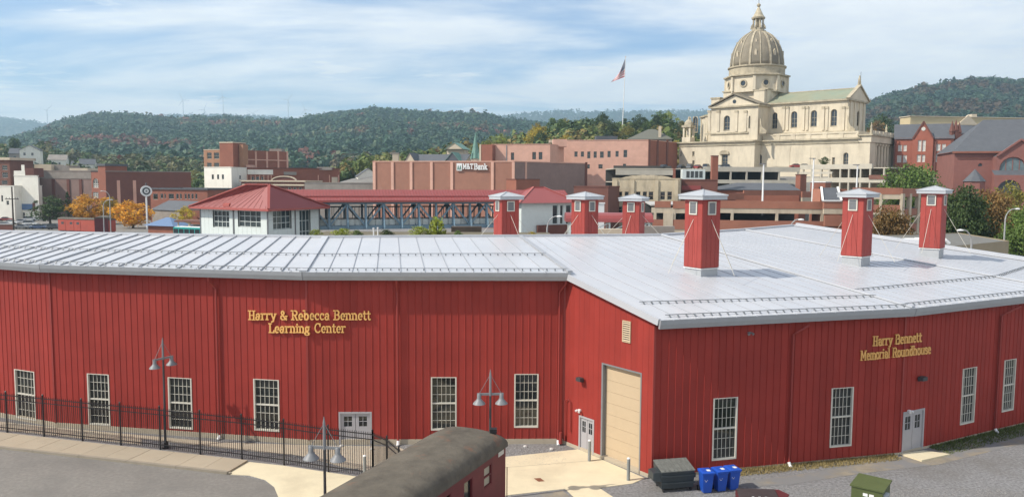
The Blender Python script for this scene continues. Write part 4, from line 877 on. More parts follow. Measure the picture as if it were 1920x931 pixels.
LG = leafmat('leaf_green',(.105,.16,.036)); LD = leafmat('leaf_dark_green',(.055,.085,.026)); LY = leafmat('leaf_yellow',(.62,.32,.028)); LO = leafmat('leaf_olive',(.21,.19,.04)); LB = leafmat('leaf_brown',(.20,.12,.04)); LR = leafmat('leaf_red',(.20,.045,.025)); LL = leafmat('leaf_lime',(.25,.29,.05)); LGY = leafmat('leaf_gold_green',(.40,.31,.04))
def ptree(px, ytop, ybot, D, kind, m, label, group, sxy=1.0, zb=None, name='tree', cat='tree'):
    p = AT(px,ybot,D); zt = ZAT(px,ytop,D); zb = p.z if zb is None else zb; return tree(p.x, D, zb, zt-zb, kind, m, label, group, sxy, name=name, cat=cat)
# trees on the town hill, by colour
R3 = random.Random(31)
hill_lab = {'g':'mid green broadleaf tree growing on the town hill','d':'dark green tree growing on the town hill','l':'pale lime green tree growing on the town hill','o':'olive tree turning yellow on the town hill','y':'golden yellow tree on the town hill','b':'rusty brown tree on the town hill'}
hm_ = {'g':LG,'d':LD,'l':LL,'o':LO,'y':LGY,'b':LB}
for i in range(105):
    px = R3.uniform(640,1330); t = R3.uniform(.12,1.0); y = hk.D0+(hk.D1-hk.D0)*t; x = (px-960)/1500*y; z = hk.z(x,y)
    c = R3.choices('gdloyb',(5,3,4,4,1.2,1))[0]; h = R3.uniform(11,17)*(1.0 if px > 900 else .72)
    if 940 < px < 1010 and R3.random() < .5: c = 'y'
    zone = 'behind the bank and the ornate block' if px < 820 else 'behind the green spired church' if px < 920 else 'above the pale pink block' if px < 1050 else 'above the long pink block' if px < 1190 else 'beside the hipped house and cathedral'
    tree(x,y,z-.3,h,R3.choice(['round','round','round2','tall']),hm_[c],hill_lab[c]+' '+zone,'trees growing on the town hill',R3.uniform(.85,1.15))
# trees on the left slope behind downtown
sl_lab = {'g':'green tree on the slope behind the downtown blocks','d':'dark evergreen looking tree on the slope behind the downtown blocks','r':'red autumn tree on the slope behind the downtown blocks','o':'olive tree on the slope behind the downtown blocks','b':'orange brown autumn tree on the slope behind downtown'}
sm_ = {'g':LG,'d':LD,'r':LR,'o':LO,'b':LB}
for i in range(60):
    px = R3.uniform(-30,640); t = R3.uniform(.12,1.0); y = hl.D0+(hl.D1-hl.D0)*t; x = (px-960)/1500*y; z = hl.z(x,y); c = R3.choices('gdrob',(5,4,.8,3,1))[0]
    zone = 'above the white shops' if px < 110 else 'above the panelled block' if px < 200 else 'above the dark brick theatre' if px < 380 else 'behind the brick office' if px < 545 else 'above the brick arcade'
    tree(x,y,z-.3,R3.uniform(7,13),R3.choice(['round','round2','tall']),sm_[c],sl_lab[c].replace(' behind the downtown blocks','').replace(' behind downtown','')+' '+zone,'trees on the slope behind downtown',R3.uniform(.85,1.2))
ptree(28,257,300,560,'tall',LD,'tall dark tree rising above the white and grey houses on the slope',None,.95,zb=hl.z(AT(28,300,560).x,560)-.3)
ptree(222,307,325,400,'cone',LD,'dark conifer behind the brick building with the square tower',None,.8,zb=hl.z(AT(222,325,400).x,400)-.3)
# street level trees
ptree(95,365,432,252,'round2',LD,'dark green round tree beside the red baggage car',None,1.4,zb=0)
ptree(129,360,430,262,'cone',LD,'narrow dark conifer between the green tree and yellow trees',None,1.0,zb=0)
ptree(168,362,430,258,'round',LY,'golden yellow tree standing behind the red baggage car',None,1.55,zb=0)
ptree(205,368,430,262,'round',LGY,'greenish yellow tree behind the pair of street lamps',None,1.0,zb=0)
ptree(250,374,440,240,'round',LY,'big golden yellow tree beside the blue roofed kiosk',None,1.6,zb=0)
ptree(346,385,440,235,'round',LGY,'olive yellow tree behind the turquoise bus',None,1.1,zb=0)
ptree(1712,305,372,215,'fine',LG,'big bright green tree in front of the red brick school',None,.85,zb=-.2)
ptree(1668,385,450,115,'fine',LB,'brown leaved bushy tree in front of the brick parking garage',None,.6,zb=-.2)
ptree(1800,345,470,128,'fine',LD,'large dark green tree behind the tan flat roofed building',None,.62,zb=-.2)
ptree(1852,352,470,135,'fine',LB,'rusty brown leaved tree beside the large dark green tree',None,.66,zb=-.2)
ptree(1902,338,420,180,'round',LO,'olive tree in front of the stone church arch',None,.85,zb=-.2)
ptree(1925,380,470,120,'fine',LG,'bright green tree beside the tall curved street lamp',None,.65,zb=-.2)
ptree(1657,212,262,530,'round',LD,'dark green tree behind the cathedral portico',None,1.0,zb=hk.z(AT(1657,262,530).x,530)-.3)
ptree(1641,224,265,520,'round2',LB,'orange brown tree close to the cathedral portico',None,.9,zb=hk.z(AT(1641,265,520).x,520)-.3)
ptree(1545,293,311,272,'round',LD,'small dark rounded tree on the upper parking deck by the cathedral wall',None,1.3)
bank_a, bank_b = AT(560,452,80), AT(1040,452,80)
tag(MB().prism([(bank_a.x,78.5),(bank_b.x,78.5),(bank_b.x,92),(bank_a.x,92)],0,bank_a.z+.25).build('planted_bank', mat('bank_soil',(.12,.10,.06),.95,.3,.5)), kind='structure')
for k,(px,yt,yb,D,m,kd,sx,lb) in enumerate([(590,430,452,82,LL,'shrub',1.3,'pale green shrub beside the footbridge tower behind the white roof'),(640,428,452,84,LL,'shrub',1.8,'wide lime green shrub under the blue truss behind the white roof'),(672,431,452,84,LG,'shrub',1.2,'mid green shrub under the blue truss near the white pipes'),(728,430,452,86,LD,'shrub',1.4,'low dark shrub under the middle of the blue truss'),(792,424,452,85,LL,'shrub',1.7,'broad lime shrub under the blue truss with a taller sapling behind'),(818,402,452,88,LL,'tall',.5,'thin pale green sapling standing in front of the blue truss'),(860,432,452,86,LG,'shrub',1.0,'small green shrub near the red vent tower and blue truss'),(1000,434,452,86,LGY,'shrub',1.2,'yellowish shrub between two red vent towers')]):
    ptree(px,yt,yb,D,kd,m,lb,None,sx,zb=None if kd == 'shrub' else 0,name='shrub' if kd == 'shrub' else 'tree',cat='shrub' if kd == 'shrub' else 'tree')
# ================================================================ WIND TURBINES on the far ridge
WT = mat('turbine_white',(.6,.62,.64),.5,.03)
def turbine(px, yhub, ang, bl=56):
    D = 5750; p = AT(px,yhub,D); zb = hf.z(p.x,D)-4; r = thing('wind_turbine','white three bladed wind turbine on the farthest ridge','wind turbine',(p.x,D,zb),'wind turbines on the far ridge')
    MB().tube([(p.x,D,zb),(p.x,D,p.z)],[3.2,2.0],8).build('tower',WT,r); MB().box((p.x,D,p.z+1),4,9,4).build('nacelle',WT,r)
    for k in range(3):
        a = math.radians(ang+120*k); d = Vector((math.sin(a),0,math.cos(a))); c = Vector((p.x,D-5.5,p.z+1)); n_ = Vector((d.z,0,-d.x)); m = MB()
        m.add([c+d*s+n_*w*sg+Vector((0,yy,0)) for s,w in ((0,1.2),(8,2.0),(bl,.5)) for sg in (-1,1) for yy in (-.4,.4)],[(0,4,6,2),(4,8,10,6),(1,3,7,5),(5,7,11,9),(0,1,5,4),(4,5,9,8),(2,6,7,3),(6,10,11,7),(8,9,11,10),(0,2,3,1)]); m.build('blade',WT,r)
for px,y,a in ((88,207,48),(343,188,95),(383,206,25),(418,182,110),(474,213,60),(540,188,40),(572,206,100)): turbine(px,y,a)
# ================================================================ TOWN: generic building from photo measurements
FLATR = mat('flat_roof_membrane', (.20,.20,.20), .9, .2, .3)
def BR(name, c, k=.75): return brickmat(name, c, tuple(v*k for v in c), (.4,.36,.3))
B_RED = BR('brick_red', (.29,.105,.065)); B_DARK = BR('brick_dark', (.175,.068,.05)); B_BROWN = BR('brick_brown', (.19,.085,.06)); B_TAN = BR('brick_tan', (.36,.19,.11),.85); B_PINK = BR('pink_stucco', (.62,.36,.27),.92); B_MAUVE = BR('mauve_brick', (.26,.175,.15),.85); B_BANK = BR('bank_brick', (.32,.15,.10),.9)
CREAM = mat('cream_stucco', (.55,.46,.34), .85, .1, .4); STUC = mat('white_stucco', (.76,.73,.64), .85, .08, .4, stain=((.42,.38,.31),.5,.55,.8,.6,(1,1,.3))); GREYST = mat('grey_stone', (.26,.23,.20), .9, .2, .4); SLATE = mat('slate_roof', (.085,.09,.10), .7, .15, .6); COPPER = mat('green_copper', (.13,.25,.20), .7, .15, .5)
PALEW = mat('pale_blind', (.55,.54,.50), .6, .1); WFR = mat('white_frame', (.6,.58,.52), .6, .05)
def bldg(name, label, pA, pB, pC, ytop, wall, wins=(), swins=(), base=0.0, frame=None, glass=None, nx=1, ny=2, coping=None, par=.5, roofm=None, cat='building', rev=.22, fw=.09, cop=(.12,.25), sill=None, side=None, group=None):
    F = Plane.px(*pA,*pB); S_ = Plane.px(*pB,*pC) if isinstance(pC,tuple) else Plane(F.b, F.b+F.n*pC)
    z1 = F.uz(pB[0],ytop)[1]; q = F.a+(S_.b-F.b); B3 = Plane(S_.b,q); B4 = Plane(q,F.a)
    r = thing(name, label, cat, (F.a.x,F.a.y,base), group)
    H1 = [F.rect(*w[:4])+tuple(w[4:5]) for w in wins]; H2 = [S_.rect(*w[:4])+tuple(w[4:5]) for w in swins]
    for pl, hs, nm in ((F,H1,'front_wall'),(S_,H2,'side_wall'),(B3,[],'rear_wall'),(B4,[],'side_wall')):
        m = MB(); wall_mesh(m, pl, 0, pl.L, base, z1, hs, rev); m.build(nm, side if (side and pl is not F) else wall, r)
        for h in hs: window(r, pl, h, frame or WFR, glass, nx, ny, rev, fw, sill=sill)
    MB().quad(*[Vector((p.x,p.y,z1-par)) for p in (F.a,F.b,S_.b,q)]).build('roof', roofm or FLATR, r)
    c = coping or wall; m = MB()
    for pl in (F,S_,B3,B4): pbox(m, pl, -cop[0], pl.L-.25 if pl in (F,B3) else pl.L+cop[0], z1, z1+cop[1], -cop[0], .25)
    m.build('coping', c, r)
    return r, F, S_, z1
def pil(r, pl, px0, px1, yt, yb, m, proud=.25, name='pilaster'):
    u0,_ = pl.uz(px0,(yt+yb)/2); u1,_ = pl.uz(px1,(yt+yb)/2); zt = pl.uz((px0+px1)/2,yt)[1]; zb = pl.uz((px0+px1)/2,yb)[1]; mb = MB(); pbox(mb, pl, u0, u1, zb, zt, -proud, -.002); return mb.build(name, m, r)
def rbox(r, px0, px1, yt, D, dep, zb, m, name='penthouse'):
    a, b = AT(px0,yt,D), AT(px1,yt,D); mb = MB(); mb.prism([(a.x,D),(b.x,D),(b.x,D+dep),(a.x,D+dep)], zb, (a.z+b.z)/2); return mb.build(name, m, r)
def gable(r, pl, u0, u1, ze, zr, dep, m, wallm, over=.3, v0=0.0, ridge_along='u', name='roof'):
    """pitched roof over a plane's rectangle; ridge along the facade (u) or running back (v)"""
    t = .18
    if ridge_along == 'u':
        vm = v0+dep/2; mb = MB()
        for va, vb in ((v0-over,vm),(v0+dep+over,vm)):
            k = ze-(zr-ze)*over/(dep/2)
            mb.add([pl.P(u0-over,k,va),pl.P(u1+over,k,va),pl.P(u1+over,zr,vm),pl.P(u0-over,zr,vm)]+[pl.P(u0-over,k+t,va),pl.P(u1+over,k+t,va),pl.P(u1+over,zr+t,vm),pl.P(u0-over,zr+t,vm)],[(0,1,2,3),(7,6,5,4),(0,4,5,1),(1,5,6,2),(2,6,7,3),(3,7,4,0)])
        o = mb.build(name, m, r); g = MB()
        for u in (u0,u1): g.quad(pl.P(u,ze,v0),pl.P(u,ze,v0+dep),pl.P(u,zr,vm))
    else:
        um = (u0+u1)/2; mb = MB()
        for ua in (u0-over,u1+over):
            k = ze-(zr-ze)*over/((u1-u0)/2)
            mb.add([pl.P(ua,k,v0-over),pl.P(um,zr,v0-over),pl.P(um,zr,v0+dep+over),pl.P(ua,k,v0+dep+over)]+[pl.P(ua,k+t,v0-over),pl.P(um,zr+t,v0-over),pl.P(um,zr+t,v0+dep+over),pl.P(ua,k+t,v0+dep+over)],[(0,1,2,3),(7,6,5,4),(0,4,5,1),(1,5,6,2),(2,6,7,3),(3,7,4,0)])
        o = mb.build(name, m, r); g = MB()
        for v in (v0,v0+dep): g.quad(pl.P(u0,ze,v),pl.P(u1,ze,v),pl.P(um,zr,v))
    g.build('gable_wall', wallm, r); return o
def hip(r, pl, u0, u1, v0, v1, ze, zr, m, ru=None, over=.8, name='roof', trim=None):
    """hipped roof; ru = (u start, u end) of the ridge at mid depth"""
    vm = (v0+v1)/2; ru = ru or (u0+(v1-v0)/2, u1-(v1-v0)/2); o = over; mb = MB()
    E = [pl.P(u0-o,ze,v0-o),pl.P(u1+o,ze,v0-o),pl.P(u1+o,ze,v1+o),pl.P(u0-o,ze,v1+o)]; A, B_ = pl.P(ru[0],zr,vm), pl.P(ru[1],zr,vm)
    mb.add(E+[A,B_],[(0,1,5,4),(1,2,5),(2,3,4,5),(3,0,4),(3,2,1,0)]); ob = mb.build(name, m, r)
    if trim:
        for a, b in ((E[0],A),(E[1],B_),(E[2],B_),(E[3],A),(A,B_)): MB().bar(a+Vector((0,0,.03)),b+Vector((0,0,.03)),.3,.12).build('ridge_trim',trim,ob)
    return ob
# ---------------------------------------------------------------- left: downtown beyond the tracks
lot = [AT(-500,420,225), AT(620,420,225), AT(640,420,300), AT(-600,420,300)]
sheet('parking_lot', lot, .02, ASPH)
r,F,S_,z1 = bldg('brick_block','brown brick corner block with cream cornice beyond the white shops',(-60,290),(19,288),12,300,B_BROWN,[(4,310,14,319),(4,323,15,333),(3,338,14,346),(-16,310,-6,319),(-16,323,-6,333)],frame=WFR,coping=CREAM,cop=(.6,.9))
r,F,S_,z1 = bldg('white_shop','low white shop with small windows beside the parking lot',(-60,281),(25,279),14,349,STUC,[(2,366,6,378),(12,376,17,384),(-20,366,-12,378)])
r,F,S_,z1 = bldg('white_shop','white stucco shop with stepped parapet and blue sign board',(26,283),(71,282),(74,300),330,STUC,[(32,402,38,410),(42,398,47,410),(57,396,61,407)],coping=STUC)
pil(r,F,26,47,320,330,STUC,.02,'parapet'); pil(r,F,40,46,309,320,STUC,.02,'parapet'); rbox(r,47,63,315,286,6,z1-.4,B_DARK)
pil(r,F,28,62,382,393,mat('sign_blue',(.10,.17,.30),.5,.05),.3,'sign_board'); pil(r,F,62,66,380,394,B_DARK,.3,'sign_end')
r,F,S_,z1 = bldg('panelled_block','mauve grey windowless block with dark pilasters beside the brick building',(63,301),(171,297),22,321,B_MAUVE,coping=GREYST)
for x in (70,99,127,150): pil(r,F,x,x+5,336,400,B_DARK,.3)
pil(r,F,64,171,322,335,GREYST,.15,'fascia'); rbox(r,64,96,308,304,8,z1-.4,CREAM); rbox(r,97,129,310,306,8,z1-.4,GREYST); rbox(r,130,164,315,304,8,z1-.4,CREAM)
r,F,S_,z1 = bldg('brick_theatre','long dark brick building with square stair tower and arched white windows',(198,283),(358,294),24,323,B_DARK,coping=GREYST)
for x in (220,250): pil(r,F,x,x+6,338,400,B_PINK,.2)
F2 = Plane.px(171,286,198,283); m = MB(); zt = F2.uz(190,311)[1]; hs = [F2.rect(174,334,185,352)+(True,), F2.rect(174,360,185,372)]; u1 = F2.L; uh = F2.uz(184,330)[0]
wall_mesh(m,F2,0,u1,0,F2.uz(180,323)[1],hs,.3); wall_mesh(m,F2,uh,u1,F2.uz(180,323)[1],zt,[],.3)
for pl2,z_ in ((Plane(F2.b,F2.b+F2.n*9),zt),(Plane(F2.P(uh,0)+F2.n*9,F2.P(uh,0)),zt),(Plane(F2.a+F2.n*9,F2.a),F2.uz(180,323)[1])): wall_mesh(m,pl2,0,pl2.L,0,z_,[],.3)
m.quad(*[F2.P(u,zt,v) for u,v in ((uh,0),(u1,0),(u1,9),(uh,9))]); m.quad(*[F2.P(u,F2.uz(180,323)[1],v) for u,v in ((0,0),(uh,0),(uh,9),(0,9))])
tw = m.build('stair_tower',B_RED,r)
for h in hs: window(r,F2,h,WFR,GLASS,3,3,.3,.25,bar=.22)
m = MB(); pbox(m,F2,uh-.3,u1+.3,zt,zt+.8,-.3,9.3); m.build('tower_cap',SLATE,r)
wl = [(287,363,296,374),(301,363,306,372),(308,363,311,372),(316,363,326,373),(330,363,335,373),(337,363,341,373),(346,363,350,373),(352,363,356,373),(359,363,363,373),(366,363,370,373)]
r,F,S_,z1 = bldg('low_brick_row','low brick row with a line of small windows below the theatre',(281,268),(388,262),16,356,B_RED,wl,coping=SLATE,ny=1,glass=None,cop=(.4,.5))
rg_ = thing('gabled_shed','dark gabled shed with grey roof behind the yellow tree','building',AT(283,400,250)); F = Plane.px(283,252,338,243); zt = F.uz(285,377)[1]; m = MB(); wall_mesh(m,F,0,F.L,0,5.2,[],.2); m.build('front_wall',GREYST,rg_); gable(rg_,F,0,F.L,5.2,zt,12,SLATE,GREYST)
# round clock-like sign on its pole
p = AT(274,358,236); r = thing('round_sign','round white sign with dark ring standing on a tall pole','sign',(p.x,236,0)); MB().tube([(p.x,236,0),(p.x,236,p.z-1.4)],[.3,.22],10).build('pole',WHITE,r)
yw = math.radians(35); dx = Vector((math.cos(yw),math.sin(yw),0)); dn_ = Vector((dx.y,-dx.x,0)); c = Vector((p.x,236,p.z))
def disc(c, rad, th, n=24): return MB().extrude([c+dx*(rad*math.cos(6.2832*i/n))+Vector((0,0,rad*math.sin(6.2832*i/n))) for i in range(n)], dn_*th)
disc(c,1.6,.3).build('disc',WHITE,r); disc(c+dn_*.302,1.1,.05).build('dark_ring',DKGREY,r); disc(c+dn_*.355,.65,.05).build('white_centre',WHITE,r); disc(c+dn_*.41,.3,.05).build('hub',GREYM,r); MB().tube([c+Vector((0,0,1.75)),c+Vector((0,0,2.5))],[.3,.05],8).build('finial',DKGREY,r)
# parked cars
TYRE = mat('tyre',(.012,.012,.012),.8,.1); CGL = mat('car_glass',(.02,.025,.03),.08,.1)
CARC = {'white':(.62,.62,.6),'silver':(.34,.35,.36),'black':(.015,.015,.018),'red':(.26,.025,.02),'blue':(.04,.07,.14),'grey':(.12,.125,.13)}
def car(p, yaw, colour, label, group, suv=False):
    r = thing('parked_car', label, 'car', p, group); T_ = lambda x,y,z: Vector(p)+Vector((x*math.cos(yaw)-y*math.sin(yaw), x*math.sin(yaw)+y*math.cos(yaw), z)); cm = mat('car_paint_'+colour, CARC[colour], .3, .03, coat=.5); H = 1.72 if suv else 1.42
    sec = [(-2.25,.32,.62),(-2.2,.3,.9),(-1.2,.25,.98),(.9,.25,.98),(2.0,.28,.86),(2.25,.34,.6)]; m = MB(); vs = []
    for x, zb, zt in sec:
        w = .88 if abs(x) < 2.1 else .78; vs += [T_(x,-w,zb),T_(x,-w-.03,(zb+zt)/2),T_(x,-w*.95,zt),T_(x,w*.95,zt),T_(x,w+.03,(zb+zt)/2),T_(x,w,zb)]
    m.add(vs,[(i*6+j,i*6+(j+1)%6,i*6+6+(j+1)%6,i*6+6+j) for i in range(5) for j in range(6)]+[(5,4,3,2,1,0),(30,31,32,33,34,35)]); m.build('body',cm,r)
    a, b, c_, d = ((-2.1,-1.75,.35,1.05) if suv else (-1.6,-1.0,.25,1.0)); m = MB(); v = [T_(x,s*w,z) for x,w,z in ((a,.82,.97),(b,.66,H-.04),(c_,.66,H-.04),(d,.82,.97)) for s in (-1,1)]; m.add(v,[(0,2,4,6),(7,5,3,1),(0,1,3,2),(4,5,7,6),(2,3,5,4)]); m.build('windows',CGL,r)
    m = MB(); m.add([T_(x,s*.68,z) for z in (H-.035,H) for x in (b-.02,c_+.02) for s in (-1,1)],[(0,1,3,2),(4,6,7,5),(0,4,5,1),(2,3,7,6),(0,2,6,4),(1,5,7,3)]); m.build('roof',cm,r)
    for x in (-1.4,1.42):
        for s in (-1,1): m = MB(); m.tube([T_(x,s*.74,.32),T_(x,s*.93,.32)],.32,12); m.build('wheel',TYRE,r)
    for s in (-1,1): m = MB(); m.box(T_(2.2,s*.6,.68),.12,.3,.14,yaw); m.build('headlight',PALEW,r)
lotc = [(12,414,'red',0,'red car'),(22,420,'white',0,'white car'),(34,412,'black',1,'black car'),(48,409,'red',0,'dark red car'),(42,419,'silver',0,'silver car'),(57,414,'white',1,'white van-like car'),(58,423,'white',1,'long white car'),(74,414,'silver',0,'silver car'),(43,429,'grey',0,'grey car'),(56,428,'white',0,'small white car'),(73,429,'blue',0,'dark blue car'),(88,428,'silver',0,'silver blue car'),(104,430,'black',1,'black suv'),(10,424,'silver',0,'silver car')]
lotl = ['red car parked by the low white shop','white car parked in front of the red car by the white shop','black suv parked by the utility pole','dark red car parked against the stepped white shop','silver car parked just past the utility pole','white suv parked before the stepped white shop','white suv parked nearer the roundhouse than the other suvs','silver car parked beside the dark green round tree','grey car parked in the row nearest the roundhouse','small white car between grey and blue cars','dark blue car parked in the row nearest the roundhouse','silver car parked below the dark green tree','black suv parked beside the red baggage car','silver car parked behind the brick garden wall']
for (px,py,cl,sv,_),lb in zip(lotc,lotl): car(G(px,py,.02), random.uniform(-.2,.2)+(.1 if py > 418 else .4), cl, lb, 'cars in the parking lot', bool(sv))
r = thing('brick_wall','low red brick garden wall at the parking lot edge','wall',AT(-40,430,222)); a, b = AT(-60,430,222), AT(24,430,222); m = MB(); m.prism([(a.x,222),(b.x,222),(b.x,222.6),(a.x,222.6)],0,ZAT(10,421,222)); m.build('wall',B_DARK,r); m = MB(); m.prism([(a.x,221.9),(b.x+.1,221.9),(b.x+.1,222.7),(a.x,222.7)],ZAT(10,421,222),ZAT(10,420,222)); m.build('coping',GREYST,r)
# utility pole
WOODP = mat('weathered_wood',(.06,.045,.035),.9,.2,2)
p = AT(23,372,215); r = thing('utility_pole','dark wooden utility pole with crossarm beside the parking lot','utility pole',(p.x,215,0)); MB().tube([(p.x,215,0),(p.x,215,ZAT(23,350,215))],[.24,.17],8).build('pole',WOODP,r); MB().bar((p.x-1.9,215,ZAT(23,373,215)),(p.x+1.7,215,ZAT(23,373,215)),.18,.22).build('crossarm',WOODP,r)
for s in (-1.6,-.8,.8,1.4): MB().tube([(p.x+s,215,ZAT(23,373,215)+.1),(p.x+s,215,ZAT(23,373,215)+.5)],.08,6).build('insulator',GREYM,r)
# curved street lamps
LMP = mat('lamp_post_metal',(.36,.36,.35),.5,.06,metal=.2)
def curved_lamp(px, ytop, ybot, D, out, label, zb=0.0, head=None, group='curved arm street lamps'):
    zt = ZAT(px,ytop,D); x = AT(px,ytop,D).x; r = thing('street_lamp', label, 'street lamp', (x,D,zb), group); w = D/1500
    pts = [(x,D,zb),(x,D,zt-1.5)]+[(x+out*(1-math.cos(a)),D,zt-1.5+1.5*math.sin(a)) for a in (.4,.8,1.2,1.57)]
    MB().tube(pts,[.13,.1]+[.07]*4,8).build('post',LMP,r); e = Vector(pts[-1]); m = MB(); m.lathe((0,0,0),[(.02,.1),(.16,.04),(.2,-.06),(.14,-.13)],10); sg = 1 if out > 0 else -1
    h = MB(); h.v = [(e.x+sg*.35+v[0]*1.9,D+v[1],e.z+v[2]) for v in m.v]; h.f = m.f; h.m = m.m; h.build('lamp_head',LMP if not head else head,r)
curved_lamp(193,374,440,180,1.6,'pale curved street lamp in front of the red baggage car side',)
curved_lamp(205,358,440,190,-1.4,'taller pale curved street lamp at the end of the red baggage car')
curved_lamp(1026,405,445,95,1.1,'small curved lamp between the red vent towers and blue truss',head=WHITE)
curved_lamp(1481,411,440,90,.9,'small curved lamp at the peak of the white roof',head=WHITE)
curved_lamp(1823,431,470,84,-.9,'white curved lamp in front of the tan flat roofed building',head=WHITE)
curved_lamp(1886,391,470,112,1.3,'tall curved street lamp before the bright green tree',head=WHITE)
# baggage car, its neighbour
def wagon(pxa, pxb, D0, D1, yt, yb, m, label, doors, name='baggage_car'):
    pl = Plane.px(pxa,D0,pxb,D1); zt = pl.uz(pxa,yt)[1]; L_ = pl.L; r = thing(name,label,'rail car',pl.P(0,0)); mb = MB(); zb = .95
    for v in (0,3): pass
    mb.add([pl.P(u,z,v) for v in (0,3) for u,z in ((0,zb),(L_,zb),(L_,zt-.42),(0,zt-.42))],[(0,1,2,3),(7,6,5,4),(0,4,5,1),(1,5,6,2),(3,7,4,0)]); mb.build('body',m,r)
    rf = MB(); k = 8; vs = [pl.P(u,zt-.42+.42*math.sin(math.pi*j/k)**.6,1.5-1.62*math.cos(math.pi*j/k)) for u in (-.15,L_+.15) for j in range(k+1)]; rf.add(vs,[(j,j+1,k+2+j,k+1+j) for j in range(k)]+[tuple(range(k+1)),tuple(range(k+1,2*k+2))]); rf.build('roof',CROOF,r)
    for f in doors: d = MB(); pbox(d,pl,L_*f-.9,L_*f+.9,zb+.1,zt-.95,-.06,-.003); o = d.build('door',m,r); g = MB(); pbox(g,pl,L_*f-.45,L_*f+.45,zt-1.75,zt-1.15,-.08,-.062); g.build('door_window',DKGREY,o)
    for f in (.14,.24,.76,.86):
        w_ = MB(); w_.tube([pl.P(L_*f,.45,.3),pl.P(L_*f,.45,.45)],.45,12); w_.build('wheel',BLACK,r)
    u_ = MB(); pbox(u_,pl,0,L_,.7,.95,.4,2.6); u_.build('underframe',BLACK,r)
    for v in (.4,2.2): rr = MB(); pbox(rr,pl,-10,L_+6,0,.14,v,v+.08); rr.build('rail',RUST,r)
wagon(105,196,214,208,407,437,mat('railcar_red',(.36,.065,.04),.6,.15,.6),'red baggage rail car with sliding doors parked in front of the trees',(.1,.28,.42,.85))
wagon(198,206,207,214,407,437,MAR,'dark maroon rail car end parked behind the red baggage car',(),name='rail_car')
# blue roofed kiosk, shelter, bus
pl = Plane.px(268,216,322,212); r = thing('kiosk','brick kiosk with blue hipped roof beside the big yellow tree','kiosk',pl.P(0,0)); m = MB(); ze = pl.uz(290,423)[1]
for q in (Plane(pl.P(.6,0,.6),pl.P(pl.L-.6,0,.6)),Plane(pl.P(pl.L-.6,0,.6),pl.P(pl.L-.6,0,6)),Plane(pl.P(pl.L-.6,0,6),pl.P(.6,0,6)),Plane(pl.P(.6,0,6),pl.P(.6,0,.6))): wall_mesh(m,q,0,q.L,0,ze,[],.2)
m.build('wall',B_RED,r); hip(r,pl,.3,pl.L-.3,.3,6.3,ze,pl.uz(295,408)[1],mat('blue_roof',(.10,.17,.30),.5,.08),(pl.L/2-.6,pl.L/2+.6),.5)
pl = Plane.px(328,205,375,203); r = thing('shelter','flat brown roofed shelter next to the white footbridge tower','shelter',pl.P(0,0)); m = MB(); z_ = pl.uz(350,413)[1]; pbox(m,pl,-.3,pl.L+.3,z_-.45,z_,-.4,5); m.build('roof',B_BROWN,r)
for u in (.2,pl.L*.5,pl.L-.3):
    for v in (.2,4.4): m = MB(); pbox(m,pl,u,u+.25,0,z_-.45,v,v+.25); m.build('post',CREAM,r)
pl = Plane.px(322,185,372,182); r = thing('bus','turquoise bus with dark windows parked beside the footbridge tower','bus',pl.P(0,0)); TQ = mat('bus_turquoise',(.01,.28,.25),.4,.04); zt = pl.uz(345,425)[1]
def bx(nm, u0,u1,z0,z1,v0,v1,m): mb = MB(); pbox(mb,pl,u0,u1,z0,z1,v0,v1); return mb.build(nm,m,r)
bx('body',0,pl.L,.4,zt-1.55,0,2.5,TQ); bx('windows',.1,pl.L-.1,zt-1.55,zt-.5,.02,2.48,CGL); bx('roof',0,pl.L,zt-.5,zt-.12,0,2.5,TQ); bx('roof_panel',.2,pl.L-.2,zt-.12,zt,.2,2.3,WHITE)
for i in range(6): u = pl.L*(i/5); bx('pillar',max(0,u-.08),min(pl.L,u+.08),zt-1.55,zt-.5,-.004,.1,TQ)
for u in (1.2,pl.L-1.5): m = MB(); m.tube([pl.P(u,.5,-.01),pl.P(u,.5,.25)],.5,14); m.build('wheel',TYRE,r)
# small houses on the left slope
hs_ = [(35,278,52,12,'grey','grey gabled house among the trees near the tall dark tree'),(52,272,60,10,'white','white gabled house below the tall dark tree'),(104,290,62,9,'white','white house with pale roof on the wooded slope'),(150,302,58,11,'grey','grey gabled house behind the flat downtown roofs'),(160,298,66,8,'white','small white house with dormers above the panelled block'),(270,321,70,9,'white','tiny white gabled house above the long dark brick wall'),(690,316,56,8,'white','pale gabled house beside the bank behind the red tree')]
for px,yt,k,w,cl,lb in hs_:
    D = 520 if px < 600 else 345; p = AT(px,yt,D); wl_ = STUC if cl == 'white' else GREYST; pl = Plane(Vector((p.x-w*.55,D,0)),Vector((p.x+w*.55,D+w*.35,0))); r = thing('house',lb,'house',(pl.a.x,pl.a.y,p.z-12),'houses on the slope'); m = MB(); ze = p.z-3.2
    hh = [(w*.2,ze-3.4,w*.35,ze-1.6),(w*.65,ze-3.4,w*.8,ze-1.6)]
    wall_mesh(m,pl,0,pl.L,p.z-12,ze,hh,.2)
    for q in (Plane(pl.b,pl.b+pl.n*8),Plane(pl.b+pl.n*8,pl.a+pl.n*8),Plane(pl.a+pl.n*8,pl.a)): wall_mesh(m,q,0,q.L,p.z-12,ze,[],.2)
    m.build('wall',wl_,r); gable(r,pl,0,pl.L,ze,p.z,8,GREYST if px in (104,) else SLATE,wl_,.4,ridge_along='v' if px in (52,270,690) else 'u')
    for h in hh: window(r,pl,h,WFR,GLASS,1,2,.2)
